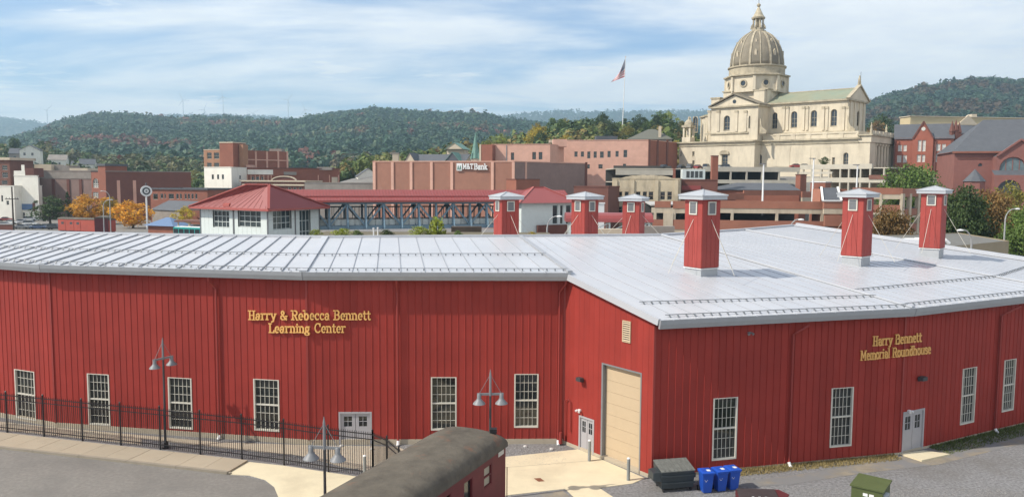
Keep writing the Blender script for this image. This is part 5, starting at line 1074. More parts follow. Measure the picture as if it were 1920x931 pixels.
# ---------------------------------------------------------------- middle: brick and white blocks
r,F,S_,z1 = bldg('brick_office','tall tan and brick office with stair tower and chimney flue',(383,312),(414,309),26,281,B_TAN,[(388,286,397,298),(401,286,411,298),(388,305,397,315),(401,305,411,315)],frame=CREAM,glass=None,side=B_RED,coping=CREAM)
F2 = Plane.px(455,314,540,330); m = MB(); zt = F2.uz(500,283)[1]; wall_mesh(m,F2,0,F2.L,0,zt,[],.2); q = Plane(F2.b,F2.b+F2.n*16); wall_mesh(m,q,0,q.L,0,zt,[],.2); m.quad(*[F2.P(u,zt-.4,v) for u,v in ((0,0),(F2.L,0),(F2.L,16),(0,16))]); m.build('rear_wing',B_RED,r)
for x in (478,499,520,537): pil(r,F2,x,x+3,284,316,B_PINK,.2)
pil(r,F2,456,540,299,301,B_PINK,.21,'string_course')
F3 = Plane.px(413,305,438,303); zt = F3.uz(430,268)[1]; m = MB(); pbox(m,F3,0,F3.L,0,zt,0,7.5); m.build('stair_tower',B_RED,r); m = MB(); pbox(m,F3,F3.L+.4,F3.L+2.2,0,zt-.5,3,6); m.build('flue',B_TAN,r); m = MB(); pbox(m,F3,-.15,F3.L+.15,zt,zt+.4,-.15,7.65); m.build('tower_coping',CREAM,r)
rbox(r,505,528,279,330,5,zt-6,GREYST,'rooftop_unit')
r,F,S_,z1 = bldg('white_cube','plain white cubic building with three narrow windows below the brick office',(383,292),(434,285),(463,303),314,STUC,[(397,327,401,336),(407,327,411,336),(416,327,420,336)],[(449,329,452,336)],frame=GREYM,coping=STUC)
r,F,S_,z1 = bldg('brick_arcade','long brick and cream block with white upper band',(461,303),(637,312),20,317,B_RED,[(470,331,476,340),(480,331,486,340),(490,331,496,340)],coping=B_DARK,cop=(.3,.3))
pil(r,F,464,512,318,327,STUC,.2,'white_band'); pil(r,F,532,556,322,328,GREYST,.25,'awning')
for x in (463,470,478,486,494,502,508,596,617,634): pil(r,F,x,x+1.6,328,345,B_PINK,.25)
pil(r,F,622,633,332,345,CREAM,.3,'cream_panel'); rbox(r,594,622,313,310,5,z1-.4,GREYST,'rooftop_unit'); rbox(r,461,470,309,306,5,z1-.4,B_PINK)
r,F,S_,z1 = bldg('ornate_block','older brick block with arched cream cornice behind the red roofed tower',(452,286),(571,283),16,341,B_DARK,[(540,351,546,359),(550,351,556,359),(560,351,566,359)],coping=CREAM,cop=(.5,.5))
u0,_ = F.uz(510,341); u1,_ = F.uz(556,341); cu = (u0+u1)/2; R_ = (u1-u0)/2; hz_ = F.uz(533,332)[1]-z1; m = MB(); m.extrude([F.P(cu-R_*math.cos(math.pi*i/12),z1+.3+hz_*math.sin(math.pi*i/12),-.2) for i in range(13)],F.n*.5); m.build('arched_pediment',B_DARK,r)
m = MB(); 
for i in range(12):
    a0, a1 = math.pi*i/12, math.pi*(i+1)/12; m.bar(F.P(cu-R_*math.cos(a0),z1+.3+hz_*math.sin(a0),-.1),F.P(cu-R_*math.cos(a1),z1+.3+hz_*math.sin(a1),-.1),.8,.35)
m.build('arched_cornice',CREAM,r); pil(r,F,455,571,345,348,CREAM,.4,'cornice')
bldg('grey_block','low grey stone flat roofed block beside the bank',(571,268),(704,266),14,344,GREYST,coping=GREYST)
# ---------------------------------------------------------------- bank
r,F,S_,z1 = bldg('bank_building','big windowless brown brick bank with pale pilasters and white lettering',(700,262),(964,250),(1100,272),303.5,B_BANK,side=B_MAUVE,coping=B_PINK,cop=(.15,.3))
for x in (700,734,769,807,845,921,960): pil(r,F,x,x+5,304,420,B_PINK,.35)
pil(r,S_,984,987,304,420,B_PINK,.2); pil(r,S_,1096,1100,304,420,B_DARK,.2)
mb = MB(); ua,za = F.uz(857,320); ub,zb_ = F.uz(867,306); pbox(mb,F,ua,ub,za,zb_,-.5,-.2); lg = mb.build('logo_board',WHITE,r)
mb = MB()
for k in range(2):       # twin peaked emblem
    c0 = ua+(ub-ua)*(.3+.4*k); zz0 = za+(zb_-za)*.12; zz1 = za+(zb_-za)*.72
    for s in (-1,1): mb.extrude([F.P(c0+s*.06,zz1,-.505),F.P(c0+s*.32,zz0,-.505),F.P(c0+s*.12,zz0,-.505),F.P(c0,zz1-.55,-.505)],-F.n*.06)
mb.build('emblem',mat('bank_green',(.03,.16,.11),.5,.05),lg)
def btext(t,x0,x1,yb,hp):
    a,za_ = F.uz(x0,yb); b,_ = F.uz(x1,yb); letters(r,F,t,a,b,za_,F.uz(x0,yb-hp)[1]-za_,WHITE,.3,-.25,.19)
btext('M&T',868.5,888,316.5,9.5); btext('Bank',889.5,915,317.5,10.5)
r0 = r
r,F,S_,z1 = bldg('brick_annex','small dark red annex stepped against the side of the bank',(968,243),(1012,246),8,337,B_RED,coping=B_DARK)
r,F,S_,z1 = bldg('maroon_block','dark maroon brick block behind the red roofed footbridge end',(1076,196),(1141,193),12,351,B_DARK,coping=B_DARK)
# old church with green spire behind the bank
pl = Plane.px(768,352,872,346); r = thing('old_church','grey slated church with green copper spire behind the bank','church',pl.P(0,0)); ze = pl.uz(800,303)[1]; zr = pl.uz(800,289)[1]; m = MB()
for q in (pl,Plane(pl.b,pl.b+pl.n*14),Plane(pl.b+pl.n*14,pl.a+pl.n*14),Plane(pl.a+pl.n*14,pl.a)): wall_mesh(m,q,0,q.L,0,ze,[],.2)
m.build('wall',CREAM,r); gable(r,pl,0,pl.L,ze,zr,14,SLATE,CREAM)
for a,b,pk in ((836,868,286),(762,784,287)):
    u0,_ = pl.uz(a,300); u1,_ = pl.uz(b,300); gable(r,pl,u0,u1,ze-.5,pl.uz((a+b)/2,pk)[1],9,COPPER if a > 800 else SLATE,CREAM if a < 800 else SLATE,.3,-3,'v','cross_roof')
u0,_ = pl.uz(824,290); u1,_ = pl.uz(858,290); m = MB(); pbox(m,pl,u0,u1,ze,pl.uz(840,278)[1],10,16); m.build('rear_hall',CREAM,r); gable(r,pl,u0,u1,pl.uz(840,278)[1],pl.uz(840,266)[1],10,COPPER,CREAM,.3,8,'v','rear_roof')
u,_ = pl.uz(889,300); c = pl.P(u,0,2); zt = pl.uz(889,247)[1]; zb_ = pl.uz(889,297)[1]; m = MB(); m.box((c.x,c.y,zb_/2),3.6,3.6,zb_); m.build('tower',CREAM,r); m = MB(); m.lathe((c.x,c.y,0),[(2.3,zb_),(1.3,zb_+(zt-zb_)*.35),(.05,zt)],8); m.build('spire',COPPER,r)
for s in (-1,1): m = MB(); m.lathe((c.x+s*1.5,c.y-1.5,0),[(.6,zb_-.2),(.04,zb_+3)],6); m.build('pinnacle',COPPER,r)
r = thing('brick_chimney','tan brick chimney rising behind the bank roof','chimney',AT(742,300,300)); p = AT(742,288,300); m = MB(); m.box((p.x,300,p.z/2),2.2,2.2,p.z); m.build('stack',CREAM,r); m = MB(); m.box((p.x,300,p.z+.15),2.5,2.5,.4); m.build('cap',GREYST,r)
# ---------------------------------------------------------------- pink blocks
r,F,S_,z1 = bldg('pink_block','pale pink stuccoed block with a red brick end behind the bank',(922,302),(1031,297),(1057,312),271,B_PINK,[(958,286,964,300),(998,285,1005,299),(1010,285,1017,299)],frame=B_DARK,coping=B_PINK)
F2 = Plane.px(899,301,923,299); zt = F2.uz(910,271)[1]; m = MB(); pbox(m,F2,0,F2.L,0,zt,0,8); m.build('brick_end',B_RED,r); pil(r,F2,899,902,271,330,CREAM,.15); pil(r,F,949,950.5,272,330,GREYM,.15,'drainpipe'); rbox(r,1037,1063,261,305,6,z1-.4,B_PINK); m = MB()
pw = [(1077,284,1083,294),(1089,284,1095,294),(1101,284,1107,297),(1113,284,1119,296),(1125,284,1132,296),(1139,283,1145,295),(1154,283,1160,294),(1169,281,1176,295)]
r,F,S_,z1 = bldg('pink_hotel','long pink stuccoed block with a row of tall windows and brick end',(1057,318),(1215,311),(1269,332),263,B_PINK,pw+[(1100,308,1106,316),(1122,308,1130,316),(1168,307,1174,316)],frame=GREYST,side=B_RED,coping=B_PINK)
for x in (1215,1231,1249): pil(r,S_,x,x+3,262,330,B_DARK,.25)
rbox(r,1118,1158,255,320,6,z1-.4,SLATE,'rooftop_unit'); rbox(r,1030,1052,262,322,5,z1-.6,CREAM)
pl = Plane.px(1176,352,1258,348); r = thing('hipped_house','grey hip roofed house rising above the pink block','house',pl.P(0,0)); ze = pl.uz(1215,261)[1]; m = MB()
for q in (pl,Plane(pl.b,pl.b+pl.n*16),Plane(pl.b+pl.n*16,pl.a+pl.n*16),Plane(pl.a+pl.n*16,pl.a)): wall_mesh(m,q,0,q.L,0,ze,[],.2)
m.build('wall',GREYST,r); rf = hip(r,pl,0,pl.L,0,16,ze,pl.uz(1222,240)[1],mat('moss_slate',(.12,.12,.095),.8,.15),(pl.L*.45,pl.L*.6),.6); u,_ = pl.uz(1237,250); m = MB(); pbox(m,pl,u-.6,u+.6,ze-3,pl.uz(1237,236)[1],1,2.2); m.build('chimney',CREAM,rf)
# ---------------------------------------------------------------- cream art deco block
dw = [(a,359,b,375) for a,b in ((1159,1167),(1171,1179),(1192,1201),(1205,1213),(1216,1225),(1238,1247),(1251,1260))]+[(a,387,b,399) for a,b in ((1159,1167),(1171,1179),(1216,1225),(1205,1213),(1238,1247),(1251,1260))]
r,F,S_,z1 = bldg('cream_deco_block','cream art deco block with fluted piers and stained scalloped parapet',(1148,207),(1275,203),16,336,mat('deco_cream',(.50,.42,.29),.85,.12,.5,stain=((.20,.17,.13),.55,.5,.75,.7,(1,1,.4))),dw,frame=CREAM,glass=None,par=.8)
for x in (1150,1182,1227,1264): pil(r,F,x,x+7,337,420,MATS['deco_cream'],.35,'pier')
u0,_ = F.uz(1165,336); u1,_ = F.uz(1262,336); m = MB(); hh = F.uz(1213,330)[1]-z1; n=14; m.extrude([F.P(u0+(u1-u0)*i/n, z1+.25+max(0,hh)*(math.sin(math.pi*i/n)**.6)*(1+.12*math.cos(i*2.2)),-.15) for i in range(n+1)],F.n*.5); m.build('parapet_scallop',MATS['deco_cream'],r)
m = MB(); u,_ = F.uz(1121,395)
r,F,S_,z1 = bldg('white_billboard','blank white board standing behind a red vent tower',(1121,150),(1134,150),.4,382,WHITE,cat='board')
# ================================================================ FOOTBRIDGE over the tracks
BLUE = mat('bridge_blue_steel',(.17,.26,.32),.5,.1,.6); RROOF = mat('red_metal_roof',(.255,.05,.046),.42,.06,.4); RTRIM = mat('red_roof_trim',(.36,.09,.075),.45,.05); PANEL = mat('white_wall_panel',(.62,.67,.64),.5,.05); MULL = mat('dark_mullion',(.03,.035,.04),.5,.05); CLEAR = mat('bridge_glazing',(.045,.06,.065),.05,.2)
pb = Plane.px(545,114,1062,127); fb = thing('footbridge','blue steel truss footbridge with red metal roof over the tracks','footbridge',pb.P(0,0))
zb = pb.uz(771,425)[1]; zt = pb.uz(771,379)[1]; W_ = 4.2; L_ = pb.L
for v in (0,W_):
    for z,h in ((zb,.55),(zt,.5)): m = MB(); pbox(m,pb,0,L_,z-h/2,z+h/2,v-.18,v+.18); m.build('chord',BLUE,fb)
nb = 16
for i in range(nb+1):
    u = L_*i/nb
    for v in (0,W_):
        m = MB(); pbox(m,pb,u-.16,u+.16,zb+.27,zt-.25,v-.14,v+.14); m.build('vertical',BLUE,fb)
        if i < nb:
            a,b = (u,L_*(i+1)/nb) if i%2 == 0 else (L_*(i+1)/nb,u); m = MB(); m.bar(pb.P(a,zb+.2,v),pb.P(b,zt-.2,v),.2,.24); m.build('diagonal',BLUE,fb)
    m = MB(); m.bar(pb.P(u,zt-.3,-.15),pb.P(u,zb-.05,-1.05),.2,.26); m.bar(pb.P(u,zb-.1,-1.2),pb.P(u,zb-.1,0),.2,.24); m.build('outrigger',BLUE,fb)
m = MB(); pbox(m,pb,0,L_,zb-.25,zb-.05,.2,W_-.2); m.build('deck',GREYM,fb)
for v in (.55,W_-.6):
    n = 42
    for i in range(n): m = MB(); pbox(m,pb,L_*i/n+.06,L_*(i+1)/n-.06,zb+.3,zb+1.15,v,v+.05); m.build('dado_panel',PANEL,fb)
    m = MB(); pbox(m,pb,0,L_,zb+1.17,zb+1.25,v-.02,v+.08); pbox(m,pb,0,L_,zt-.75,zt-.65,v-.02,v+.08)
    for i in range(n+1): u = L_*i/n; pbox(m,pb,u-.04,u+.04,zb+1.25,zt-.65,v-.01,v+.07)
    m.build('mullions',MULL,fb)
ze = pb.uz(771,375)[1]; zr = pb.uz(771,356)[1]; o = .75; m = MB()
for va,vb in ((-o,W_/2),(W_+o,W_/2)): m.add([pb.P(-1,ze,va),pb.P(L_+.5,ze,va),pb.P(L_+.5,zr,vb),pb.P(-1,zr,vb)]+[pb.P(-1,ze-.15,va),pb.P(L_+.5,ze-.15,va),pb.P(L_+.5,zr-.15,vb),pb.P(-1,zr-.15,vb)],[(0,1,2,3),(7,6,5,4),(0,4,5,1),(1,5,6,2),(2,6,7,3),(3,7,4,0)])
rf = m.build('roof',RROOF,fb)
m = MB(); s = (zr-ze)/(W_/2+o)
for i in range(96): u = -1+(L_+1.5)*i/95; m.bar(pb.P(u,ze+.03,-o),pb.P(u,zr+.03,W_/2),.04,.05)
m.build('roof_seams',RROOF,rf,kind='stuff')
m = MB(); m.bar(pb.P(-1,ze+s*.9+.08,-o+.9),pb.P(L_+.5,ze+s*.9+.08,-o+.9),.06,.12); m.build('snow_rail',RROOF,rf); m = MB(); pbox(m,pb,-1,L_+.5,ze-.28,ze-.02,-o-.12,-o-.001); m.build('fascia',RTRIM,rf); m = MB(); pbox(m,pb,-1,L_+.5,zt+.25,ze-.16,-.05,W_+.05); m.build('soffit_beam',B_DARK,fb)
# stair tower at the near bank
pt = Plane.px(374,112,500,104.5); c5 = pt.b; ps = Plane.px(500,104.5,597,114.5); ft = thing('footbridge_tower','white panelled footbridge tower with red hipped metal roof','building',pt.P(0,0))
ze = pt.uz(440,389)[1]; zr = pt.uz(480,346)[1]; hA = [pt.rect(399,394,430,427),pt.rect(446,394,489,427)]; hB = [ps.rect(512,395,547,428),ps.rect(562,394,583,452)]
def fixr(h): return (h[0],h[1],h[2],h[3])
for pl,hs in ((pt,hA),(ps,hB)):
    # each white panel is a piece of its own
    us = sorted({0.0,pl.L,*[h[0] for h in hs],*[h[2] for h in hs]}); 
    for i in range(len(us)-1):
        a,b = us[i],us[i+1]; cu = (a+b)/2; hh = [h for h in hs if h[0] < cu < h[2]]; spans = [(0,ze)] if not hh else [(0,hh[0][1]),(hh[0][3],ze)]; n = max(1,round((b-a)/1.0))
        for k in range(n):
            for lo,hi in spans:
                zz = lo
                while zz < hi-.05:
                    e = min(zz+2.4,hi); m = MB(); pbox(m,pl,a+(b-a)*k/n+.015,a+(b-a)*(k+1)/n-.015,zz+.012,e-.012,0,.08); m.build('wall_panel',PANEL,ft); zz = e
    m = MB(); us2 = us
    for i in range(len(us)-1):
        cu = (us[i]+us[i+1])/2; hh = [h for h in hs if h[0] < cu < h[2]]
        for lo,hi in ([(0,ze)] if not hh else [(0,hh[0][1]),(hh[0][3],ze)]): m.quad(pl.P(us[i],lo,.06),pl.P(us[i+1],lo,.06),pl.P(us[i+1],hi,.06),pl.P(us[i],hi,.06))
    m.build('backing_wall',GREYM,ft)
    for h in hs: window(ft,pl,h,PANEL,CLEAR,4 if h[2]-h[0] > 2.8 else 3,3,.3,.08,bar=.07)
q = pt.a+(ps.b-pt.b); 
for pl in (Plane(ps.b,q),Plane(q,pt.a)): m = MB(); wall_mesh(m,pl,0,pl.L,0,ze,[],.2); m.build('rear_wall',PANEL,ft)
for p_ in (pt.P(0,0),pt.P(pt.L,0),pt.P(pt.uz(438,400)[0],0,-.06),ps.P(ps.uz(553,400)[0],0,-.05),ps.P(ps.L,0)): m = MB(); m.box((p_.x,p_.y,ze/2),.16,.16,ze); m.build('corner_post',GREYM,ft)
# hipped roof over the skewed plan
ov = 1.15; cen = (pt.a+ps.b)/2; E = []
for p_ in (pt.a,pt.b,ps.b,q): d = (p_-cen); d.z = 0; E.append(Vector((p_.x,p_.y,ze))+d.normalized()*ov*1.3)
ra, rb_ = G(462,346,zr), G(505,346,zr); mid = (ra+rb_)/2; ra = Vector((mid.x-1.6,mid.y+.5,zr)); rb_ = Vector((mid.x+1.6,mid.y-.5,zr)); m = MB(); m.add(E+[ra,rb_],[(0,1,5,4),(1,2,5),(2,3,4,5),(3,0,4),(3,2,1,0)]); hr_ = m.build('roof',RROOF,ft)
for a,b in ((E[0],ra),(E[1],rb_),(E[2],rb_),(E[3],ra),(ra,rb_)): m = MB(); m.bar(a+Vector((0,0,.04)),b+Vector((0,0,.04)),.34,.14); m.build('hip_trim',RTRIM,hr_)
for a,b in ((E[0],E[1]),(E[1],E[2]),(E[2],E[3]),(E[3],E[0])): m = MB(); m.bar(a-Vector((0,0,.14)),b-Vector((0,0,.14)),.12,.3); m.build('eave_gutter',RTRIM,hr_)
m = MB(); u,_ = pt.uz(435,380); a_ = pt.P(u,ze+.1,-.9); m.add([a_-pt.d*.8,a_+pt.d*.5,a_+pt.d*.4+pt.n*2.6+Vector((0,0,1.6)),a_+pt.n*2.6+Vector((0,0,1.6))]+[a_-pt.d*.8+Vector((0,0,.35)),a_+pt.d*.5+Vector((0,0,.35)),a_+pt.d*.4+pt.n*2.6+Vector((0,0,1.75)),a_+pt.n*2.6+Vector((0,0,1.75))],[(3,2,1,0),(4,5,6,7),(0,1,5,4),(1,2,6,5),(2,3,7,6),(3,0,4,7)]); m.build('cricket',RTRIM,hr_)
for i in range(14): 
    t_ = (i+.5)/14; a = E[0].lerp(E[1],t_); tt = (a-E[0]).dot((E[1]-E[0]).normalized()); b = ra.lerp(rb_,min(1,max(0,(t_-.36)/.28))); k_ = min(1.0, t_/.4, (1-t_)/.32); 
    m = MB(); m.bar(a+Vector((0,0,.05)),a.lerp(b,k_*.98)+Vector((0,0,.05)),.03,.025); m.build('roof_seam',RROOF,hr_)
# far end house and canopy
pe_ = Plane.px(978,122,1076,126); fe = thing('footbridge_end','red hip roofed glazed house at the far end of the footbridge','building',pe_.P(0,0)); ze = pe_.uz(1030,380)[1]; zr = pe_.uz(1035,351)[1]
hh = [pe_.rect(1036,384,1046,420),pe_.rect(1050,384,1056,420),pe_.rect(1061,384,1071,420)]; m = MB(); wall_mesh(m,pe_,0,pe_.L,0,ze,hh,.2); m.build('front_wall',PANEL,fe)
for h in hh: window(fe,pe_,h,PANEL,CLEAR,1,1,.2)
for pl in (Plane(pe_.b,pe_.b+pe_.n*7),Plane(pe_.b+pe_.n*7,pe_.a+pe_.n*7),Plane(pe_.a+pe_.n*7,pe_.a)): m = MB(); wall_mesh(m,pl,0,pl.L,0,ze,[],.2); m.build('wall',PANEL,fe)
hip(fe,pe_,0,pe_.L,0,7,ze,zr,RROOF,(pe_.L*.42,pe_.L*.62),.9,trim=RTRIM); m = MB(); pbox(m,pe_,2.6,pe_.L,0,pe_.uz(1040,421)[1],-.5,-.05); m.build('brick_base',B_DARK,fe)
pc = Plane.px(1062,116,1226,116); r = thing('station_canopy','long red barrel roofed canopy on white steel frames','canopy',pc.P(0,0)); z0 = pc.uz(1140,416)[1]; z1_ = pc.uz(1140,399)[1]; m = MB(); k = 8
vs = [pc.P(u,z0+(z1_-z0)*math.sin(math.pi*j/k),1.6-2.2*math.cos(math.pi*j/k)) for u in (0,pc.L) for j in range(k+1)]; m.add(vs,[(j,j+1,k+2+j,k+1+j) for j in range(k)]+[tuple(range(k+1)),tuple(range(k+1,2*k+2))]); m.build('roof',RROOF,r)
for i in range(5):
    u = .6+(pc.L-1.2)*i/4; m = MB(); pbox(m,pc,u-.12,u+.12,0,z0,-.3,-.05); pbox(m,pc,u-.12,u+.12,0,z0,3.2,3.45); m.build('post',PANEL,r)
    if i < 4: m = MB(); m.bar(pc.P(u,z0-1.4,-.17),pc.P(u+(pc.L-1.2)/4,z0-.1,-.17),.14,.14); m.build('brace',PANEL,r)
r = thing('retaining_wall','brown retaining wall under the footbridge','wall',AT(848,440,106)); m = MB(); a,b = AT(846,425,106),AT(902,425,106); m.prism([(a.x,106),(b.x,106.6),(b.x,108),(a.x,108)],0,a.z); m.build('wall',mat('rusty_wall',(.075,.055,.04),.9,.25,.7),r)
r = thing('retaining_wall','pale concrete wall between the two narrow vent towers','wall',AT(1110,440,100)); m = MB(); a,b = AT(1108,429,100),AT(1172,428,100); m.prism([(a.x,100),(b.x,100),(b.x,101),(a.x,101)],0,a.z); m.build('wall',CREAM,r)
r = thing('retaining_wall','grey concrete wall past the narrowest vent tower','wall',AT(1215,440,100)); m = MB(); a,b = AT(1205,424,103),AT(1265,424,103); m.prism([(a.x,103),(b.x,103),(b.x,104),(a.x,104)],0,a.z); m.build('wall',GREYST,r)
for px,lb in ((700.5,'short white vent pipe behind the roof ridge'),(708.5,'taller white vent pipe behind the roof ridge')):
    p = AT(px,429 if px < 705 else 428,80); r = thing('vent_pipe',lb,'pipe',(p.x,80,0)); MB().tube([(p.x,80,0),(p.x,80,p.z)],.07,8).build('pipe',WHITE,r); MB().tube([(p.x,80,p.z-.02),(p.x,80,p.z+.12)],.1,8).build('cap',WHITE,r)
# ================================================================ PARKING STRUCTURES
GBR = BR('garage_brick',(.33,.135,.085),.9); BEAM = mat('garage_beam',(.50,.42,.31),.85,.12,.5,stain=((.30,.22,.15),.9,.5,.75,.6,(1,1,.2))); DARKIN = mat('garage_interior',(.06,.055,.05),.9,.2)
pg = Plane.px(1222,170,1546,166); r = thing('brick_garage','long brick and concrete parking garage with open decks','parking garage',pg.P(0,0)); dep = 26
def band(pl,r,x0,x1,yt,yb,m,v0=0,v1=.6,nm='parapet'):
    u0,_ = pl.uz(x0,yt); u1,_ = pl.uz(x1,yt); xm = (x0+x1)/2; zt_ = pl.uz(xm,yt)[1]; zb_ = pl.uz(xm,yb)[1]; mb = MB(); pbox(mb,pl,u0,u1,zb_,zt_,v0,v1); return mb.build(nm,m,r)
band(pg,r,1340,1546,377,391,GBR); band(pg,r,1340,1546,391,400,BEAM,.1,.7,'beam'); band(pg,r,1262,1343,377,391,GBR,.02,.6); band(pg,r,1262,1343,391,400,BEAM,.12,.7,'beam'); band(pg,r,1228,1258,377,389,GBR); band(pg,r,1222,1262,389,399,BEAM,.1,.7,'beam')
band(pg,r,1224,1546,413,431,GBR,0,.6); band(pg,r,1224,1546,431,438,BEAM,.1,.7,'beam'); band(pg,r,1244,1262,399,435,BEAM,-.1,.5,'stair_wall')
for x in (1226,1262,1371,1455,1540): band(pg,r,x,x+5,391,520,BEAM,.08,.75,'column')
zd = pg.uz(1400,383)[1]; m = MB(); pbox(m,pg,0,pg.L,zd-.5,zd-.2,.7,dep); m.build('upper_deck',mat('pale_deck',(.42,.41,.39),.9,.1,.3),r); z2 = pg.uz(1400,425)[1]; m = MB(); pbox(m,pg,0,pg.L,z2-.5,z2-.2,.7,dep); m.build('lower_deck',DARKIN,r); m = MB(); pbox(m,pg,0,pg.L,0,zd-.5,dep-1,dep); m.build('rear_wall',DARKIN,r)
# rear parapets on the upper deck
pr = Plane.px(1345,196,1502,204); band(pr,r,1345,1395,362,374,GBR,0,.4); band(pr,r,1395,1502,357,366,GBR,0,.4); band(pr,r,1502,1548,359,370,GBR,-.5,.2); band(pr,r,1502,1546,370,378,BEAM,-.5,.2,'beam')
pm = Plane.px(1545,163,1600,163); r = thing('garage_stair','brick stair block of the garage with slanted grey skylight','building',pm.P(0,0)); band(pm,r,1545,1600,376,391,GBR); band(pm,r,1545,1600,391,401,BEAM,.05,.6,'beam'); band(pm,r,1547,1592,403,424,GBR,.1,.6); band(pm,r,1545,1600,427,520,GBR,.2,1,'lower_wall'); band(pm,r,1591,1599,400,520,BEAM,0,.5,'column')
u0,za = pm.uz(1543,377); u1,_ = pm.uz(1578,377); m = MB(); k_ = pm.uz(1560,352)[1]; m.add([pm.P(u0,za,.1),pm.P(u1,za,.1),pm.P(u1+.9,k_,4.5),pm.P(u0+1.3,k_,4.5)],[(0,1,2,3)]); sk = m.build('skylight',SLATE,r)
for a,b in ((pm.P(u0,za,.05),pm.P(u0+1.3,k_,4.5)),(pm.P(u1,za,.05),pm.P(u1+.9,k_,4.5)),(pm.P(u0,za,.05),pm.P(u1,za,.05))): m = MB(); m.bar(a+Vector((0,0,.1)),b+Vector((0,0,.1)),.4,.3); m.build('skylight_trim',WHITE,sk)
m = MB(); pbox(m,pm,u0+1.2,u1+3,z2,k_-.3,4.6,9); m.build('rear_block',GBR,r)
pn = Plane.px(1600,160,1693,158); pn2 = Plane.px(1693,158,1760,180); r = thing('corner_garage','brick corner garage with open dark decks and concrete columns','parking garage',pn.P(0,0))
for pl,x0,x1 in ((pn,1600,1693),(pn2,1693,1755)):
    d_ = 0 if pl is pn else 4
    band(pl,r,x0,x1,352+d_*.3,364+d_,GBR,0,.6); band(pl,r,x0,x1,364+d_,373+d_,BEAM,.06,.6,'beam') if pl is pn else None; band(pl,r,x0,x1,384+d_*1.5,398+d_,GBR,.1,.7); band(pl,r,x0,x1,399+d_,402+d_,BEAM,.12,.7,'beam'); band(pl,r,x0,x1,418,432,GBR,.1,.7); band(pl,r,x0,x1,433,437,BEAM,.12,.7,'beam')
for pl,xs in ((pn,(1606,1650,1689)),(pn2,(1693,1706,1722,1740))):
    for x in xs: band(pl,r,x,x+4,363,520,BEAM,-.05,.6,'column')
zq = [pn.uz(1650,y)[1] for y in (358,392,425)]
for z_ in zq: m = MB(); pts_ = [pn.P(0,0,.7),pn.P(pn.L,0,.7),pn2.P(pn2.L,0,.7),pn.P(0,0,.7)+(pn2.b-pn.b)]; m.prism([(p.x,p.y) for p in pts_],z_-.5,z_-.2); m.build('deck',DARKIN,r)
# upper parking deck below the cathedral
pu = Plane.px(1150,262,1500,262); r = thing('upper_deck','pale concrete parking deck with dark bays below the cathedral','parking garage',pu.P(0,0)); DK = mat('deck_concrete',(.47,.43,.35),.88,.12,.4)
band(pu,r,1155,1262,318,328,DK,0,.6); band(pu,r,1155,1266,310,318,DARKIN,6,6.5,'rear_parapet'); band(pu,r,1262,1267,316,420,B_RED,0,.7,'pier'); band(pu,r,1320,1500,313,322,DK,0,.6); band(pu,r,1300,1500,337,344,DK,0,.6,'lower_parapet')
for x in (1312,1343,1369,1399,1428,1460,1496): band(pu,r,x,x+3,322,420,DK,.05,.6,'column')
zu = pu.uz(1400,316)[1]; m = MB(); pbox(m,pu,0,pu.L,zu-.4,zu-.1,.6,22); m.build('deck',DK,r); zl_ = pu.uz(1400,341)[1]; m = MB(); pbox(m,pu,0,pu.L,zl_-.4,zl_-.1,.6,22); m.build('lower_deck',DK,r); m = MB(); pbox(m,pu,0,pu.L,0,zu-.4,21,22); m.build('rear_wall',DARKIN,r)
m = MB(); pbox(m,pu,pu.uz(1276,330)[0],pu.uz(1318,330)[0],pu.uz(1290,345)[1],pu.uz(1290,318)[1],-3,.0); bh = m.build('booth',PANEL,r)
for i in range(4): a = 1283+i*8; m = MB(); u0,_ = pu.uz(a,330); u1,_ = pu.uz(a+6,330); pbox(m,pu,u0,u1,pu.uz(1290,333)[1],pu.uz(1290,321)[1],-3.06,-3.002); m.build('booth_window',GLASS,bh)
pu2 = Plane.px(1500,262,1668,236); band(pu2,r,1500,1635,308,317,DK,0,.6); band(pu2,r,1500,1560,322,326,DK,.1,.6,'rail'); band(pu2,r,1500,1660,333,342,DK,0,.6,'lower_parapet'); band(pu2,r,1630,1662,328,336,B_BROWN,-.2,.5,'abutment')
for x in (1504,1520,1538,1553,1574,1590,1612,1630,1656): band(pu2,r,x,x+2.5,316,420,DK,.05,.6,'column')
m = MB(); z_ = pu2.uz(1560,314)[1]; pbox(m,pu2,0,pu2.L,z_-.4,z_-.1,.6,16); m.build('deck',DK,r); z_ = pu2.uz(1560,338)[1]; m = MB(); pbox(m,pu2,0,pu2.L,z_-.4,z_-.1,.6,16); m.build('lower_deck',DK,r); m = MB(); pbox(m,pu2,0,pu2.L,0,z_+4,16,17); m.build('rear_wall',BEAM,r)
dk = [(1280,'black','black car parked at the end of the upper deck row'),(1297,'grey','grey car parked above the white deck booth'),(1311,'red','red car parked on the upper deck beside the brick smokestack'),(1327,'grey','dark grey suv parked beside the brick smokestack'),(1352,'silver','silver car parked on the upper deck past the smokestack'),(1365,'grey','grey car parked on the upper deck below the cathedral door'),(1500,'red','dark red car parked on the deck below the long cathedral wall'),(1516,'white','white car parked beside the dark red car below the cathedral'),(1247,'black','black car parked before the brick end of the pink block')]
for px,cl,lb in dk:
    p = AT(px,312,268 if px < 1400 else 262); p.z = zu-.1 if px < 1490 else pu2.uz(1510,314)[1]-.1; p.y += 1.5 if px < 1490 else 3.0; car(p, random.uniform(-.15,.15)+(0 if px > 1400 else .9), cl, lb, 'cars on the upper parking deck', cl == 'grey')
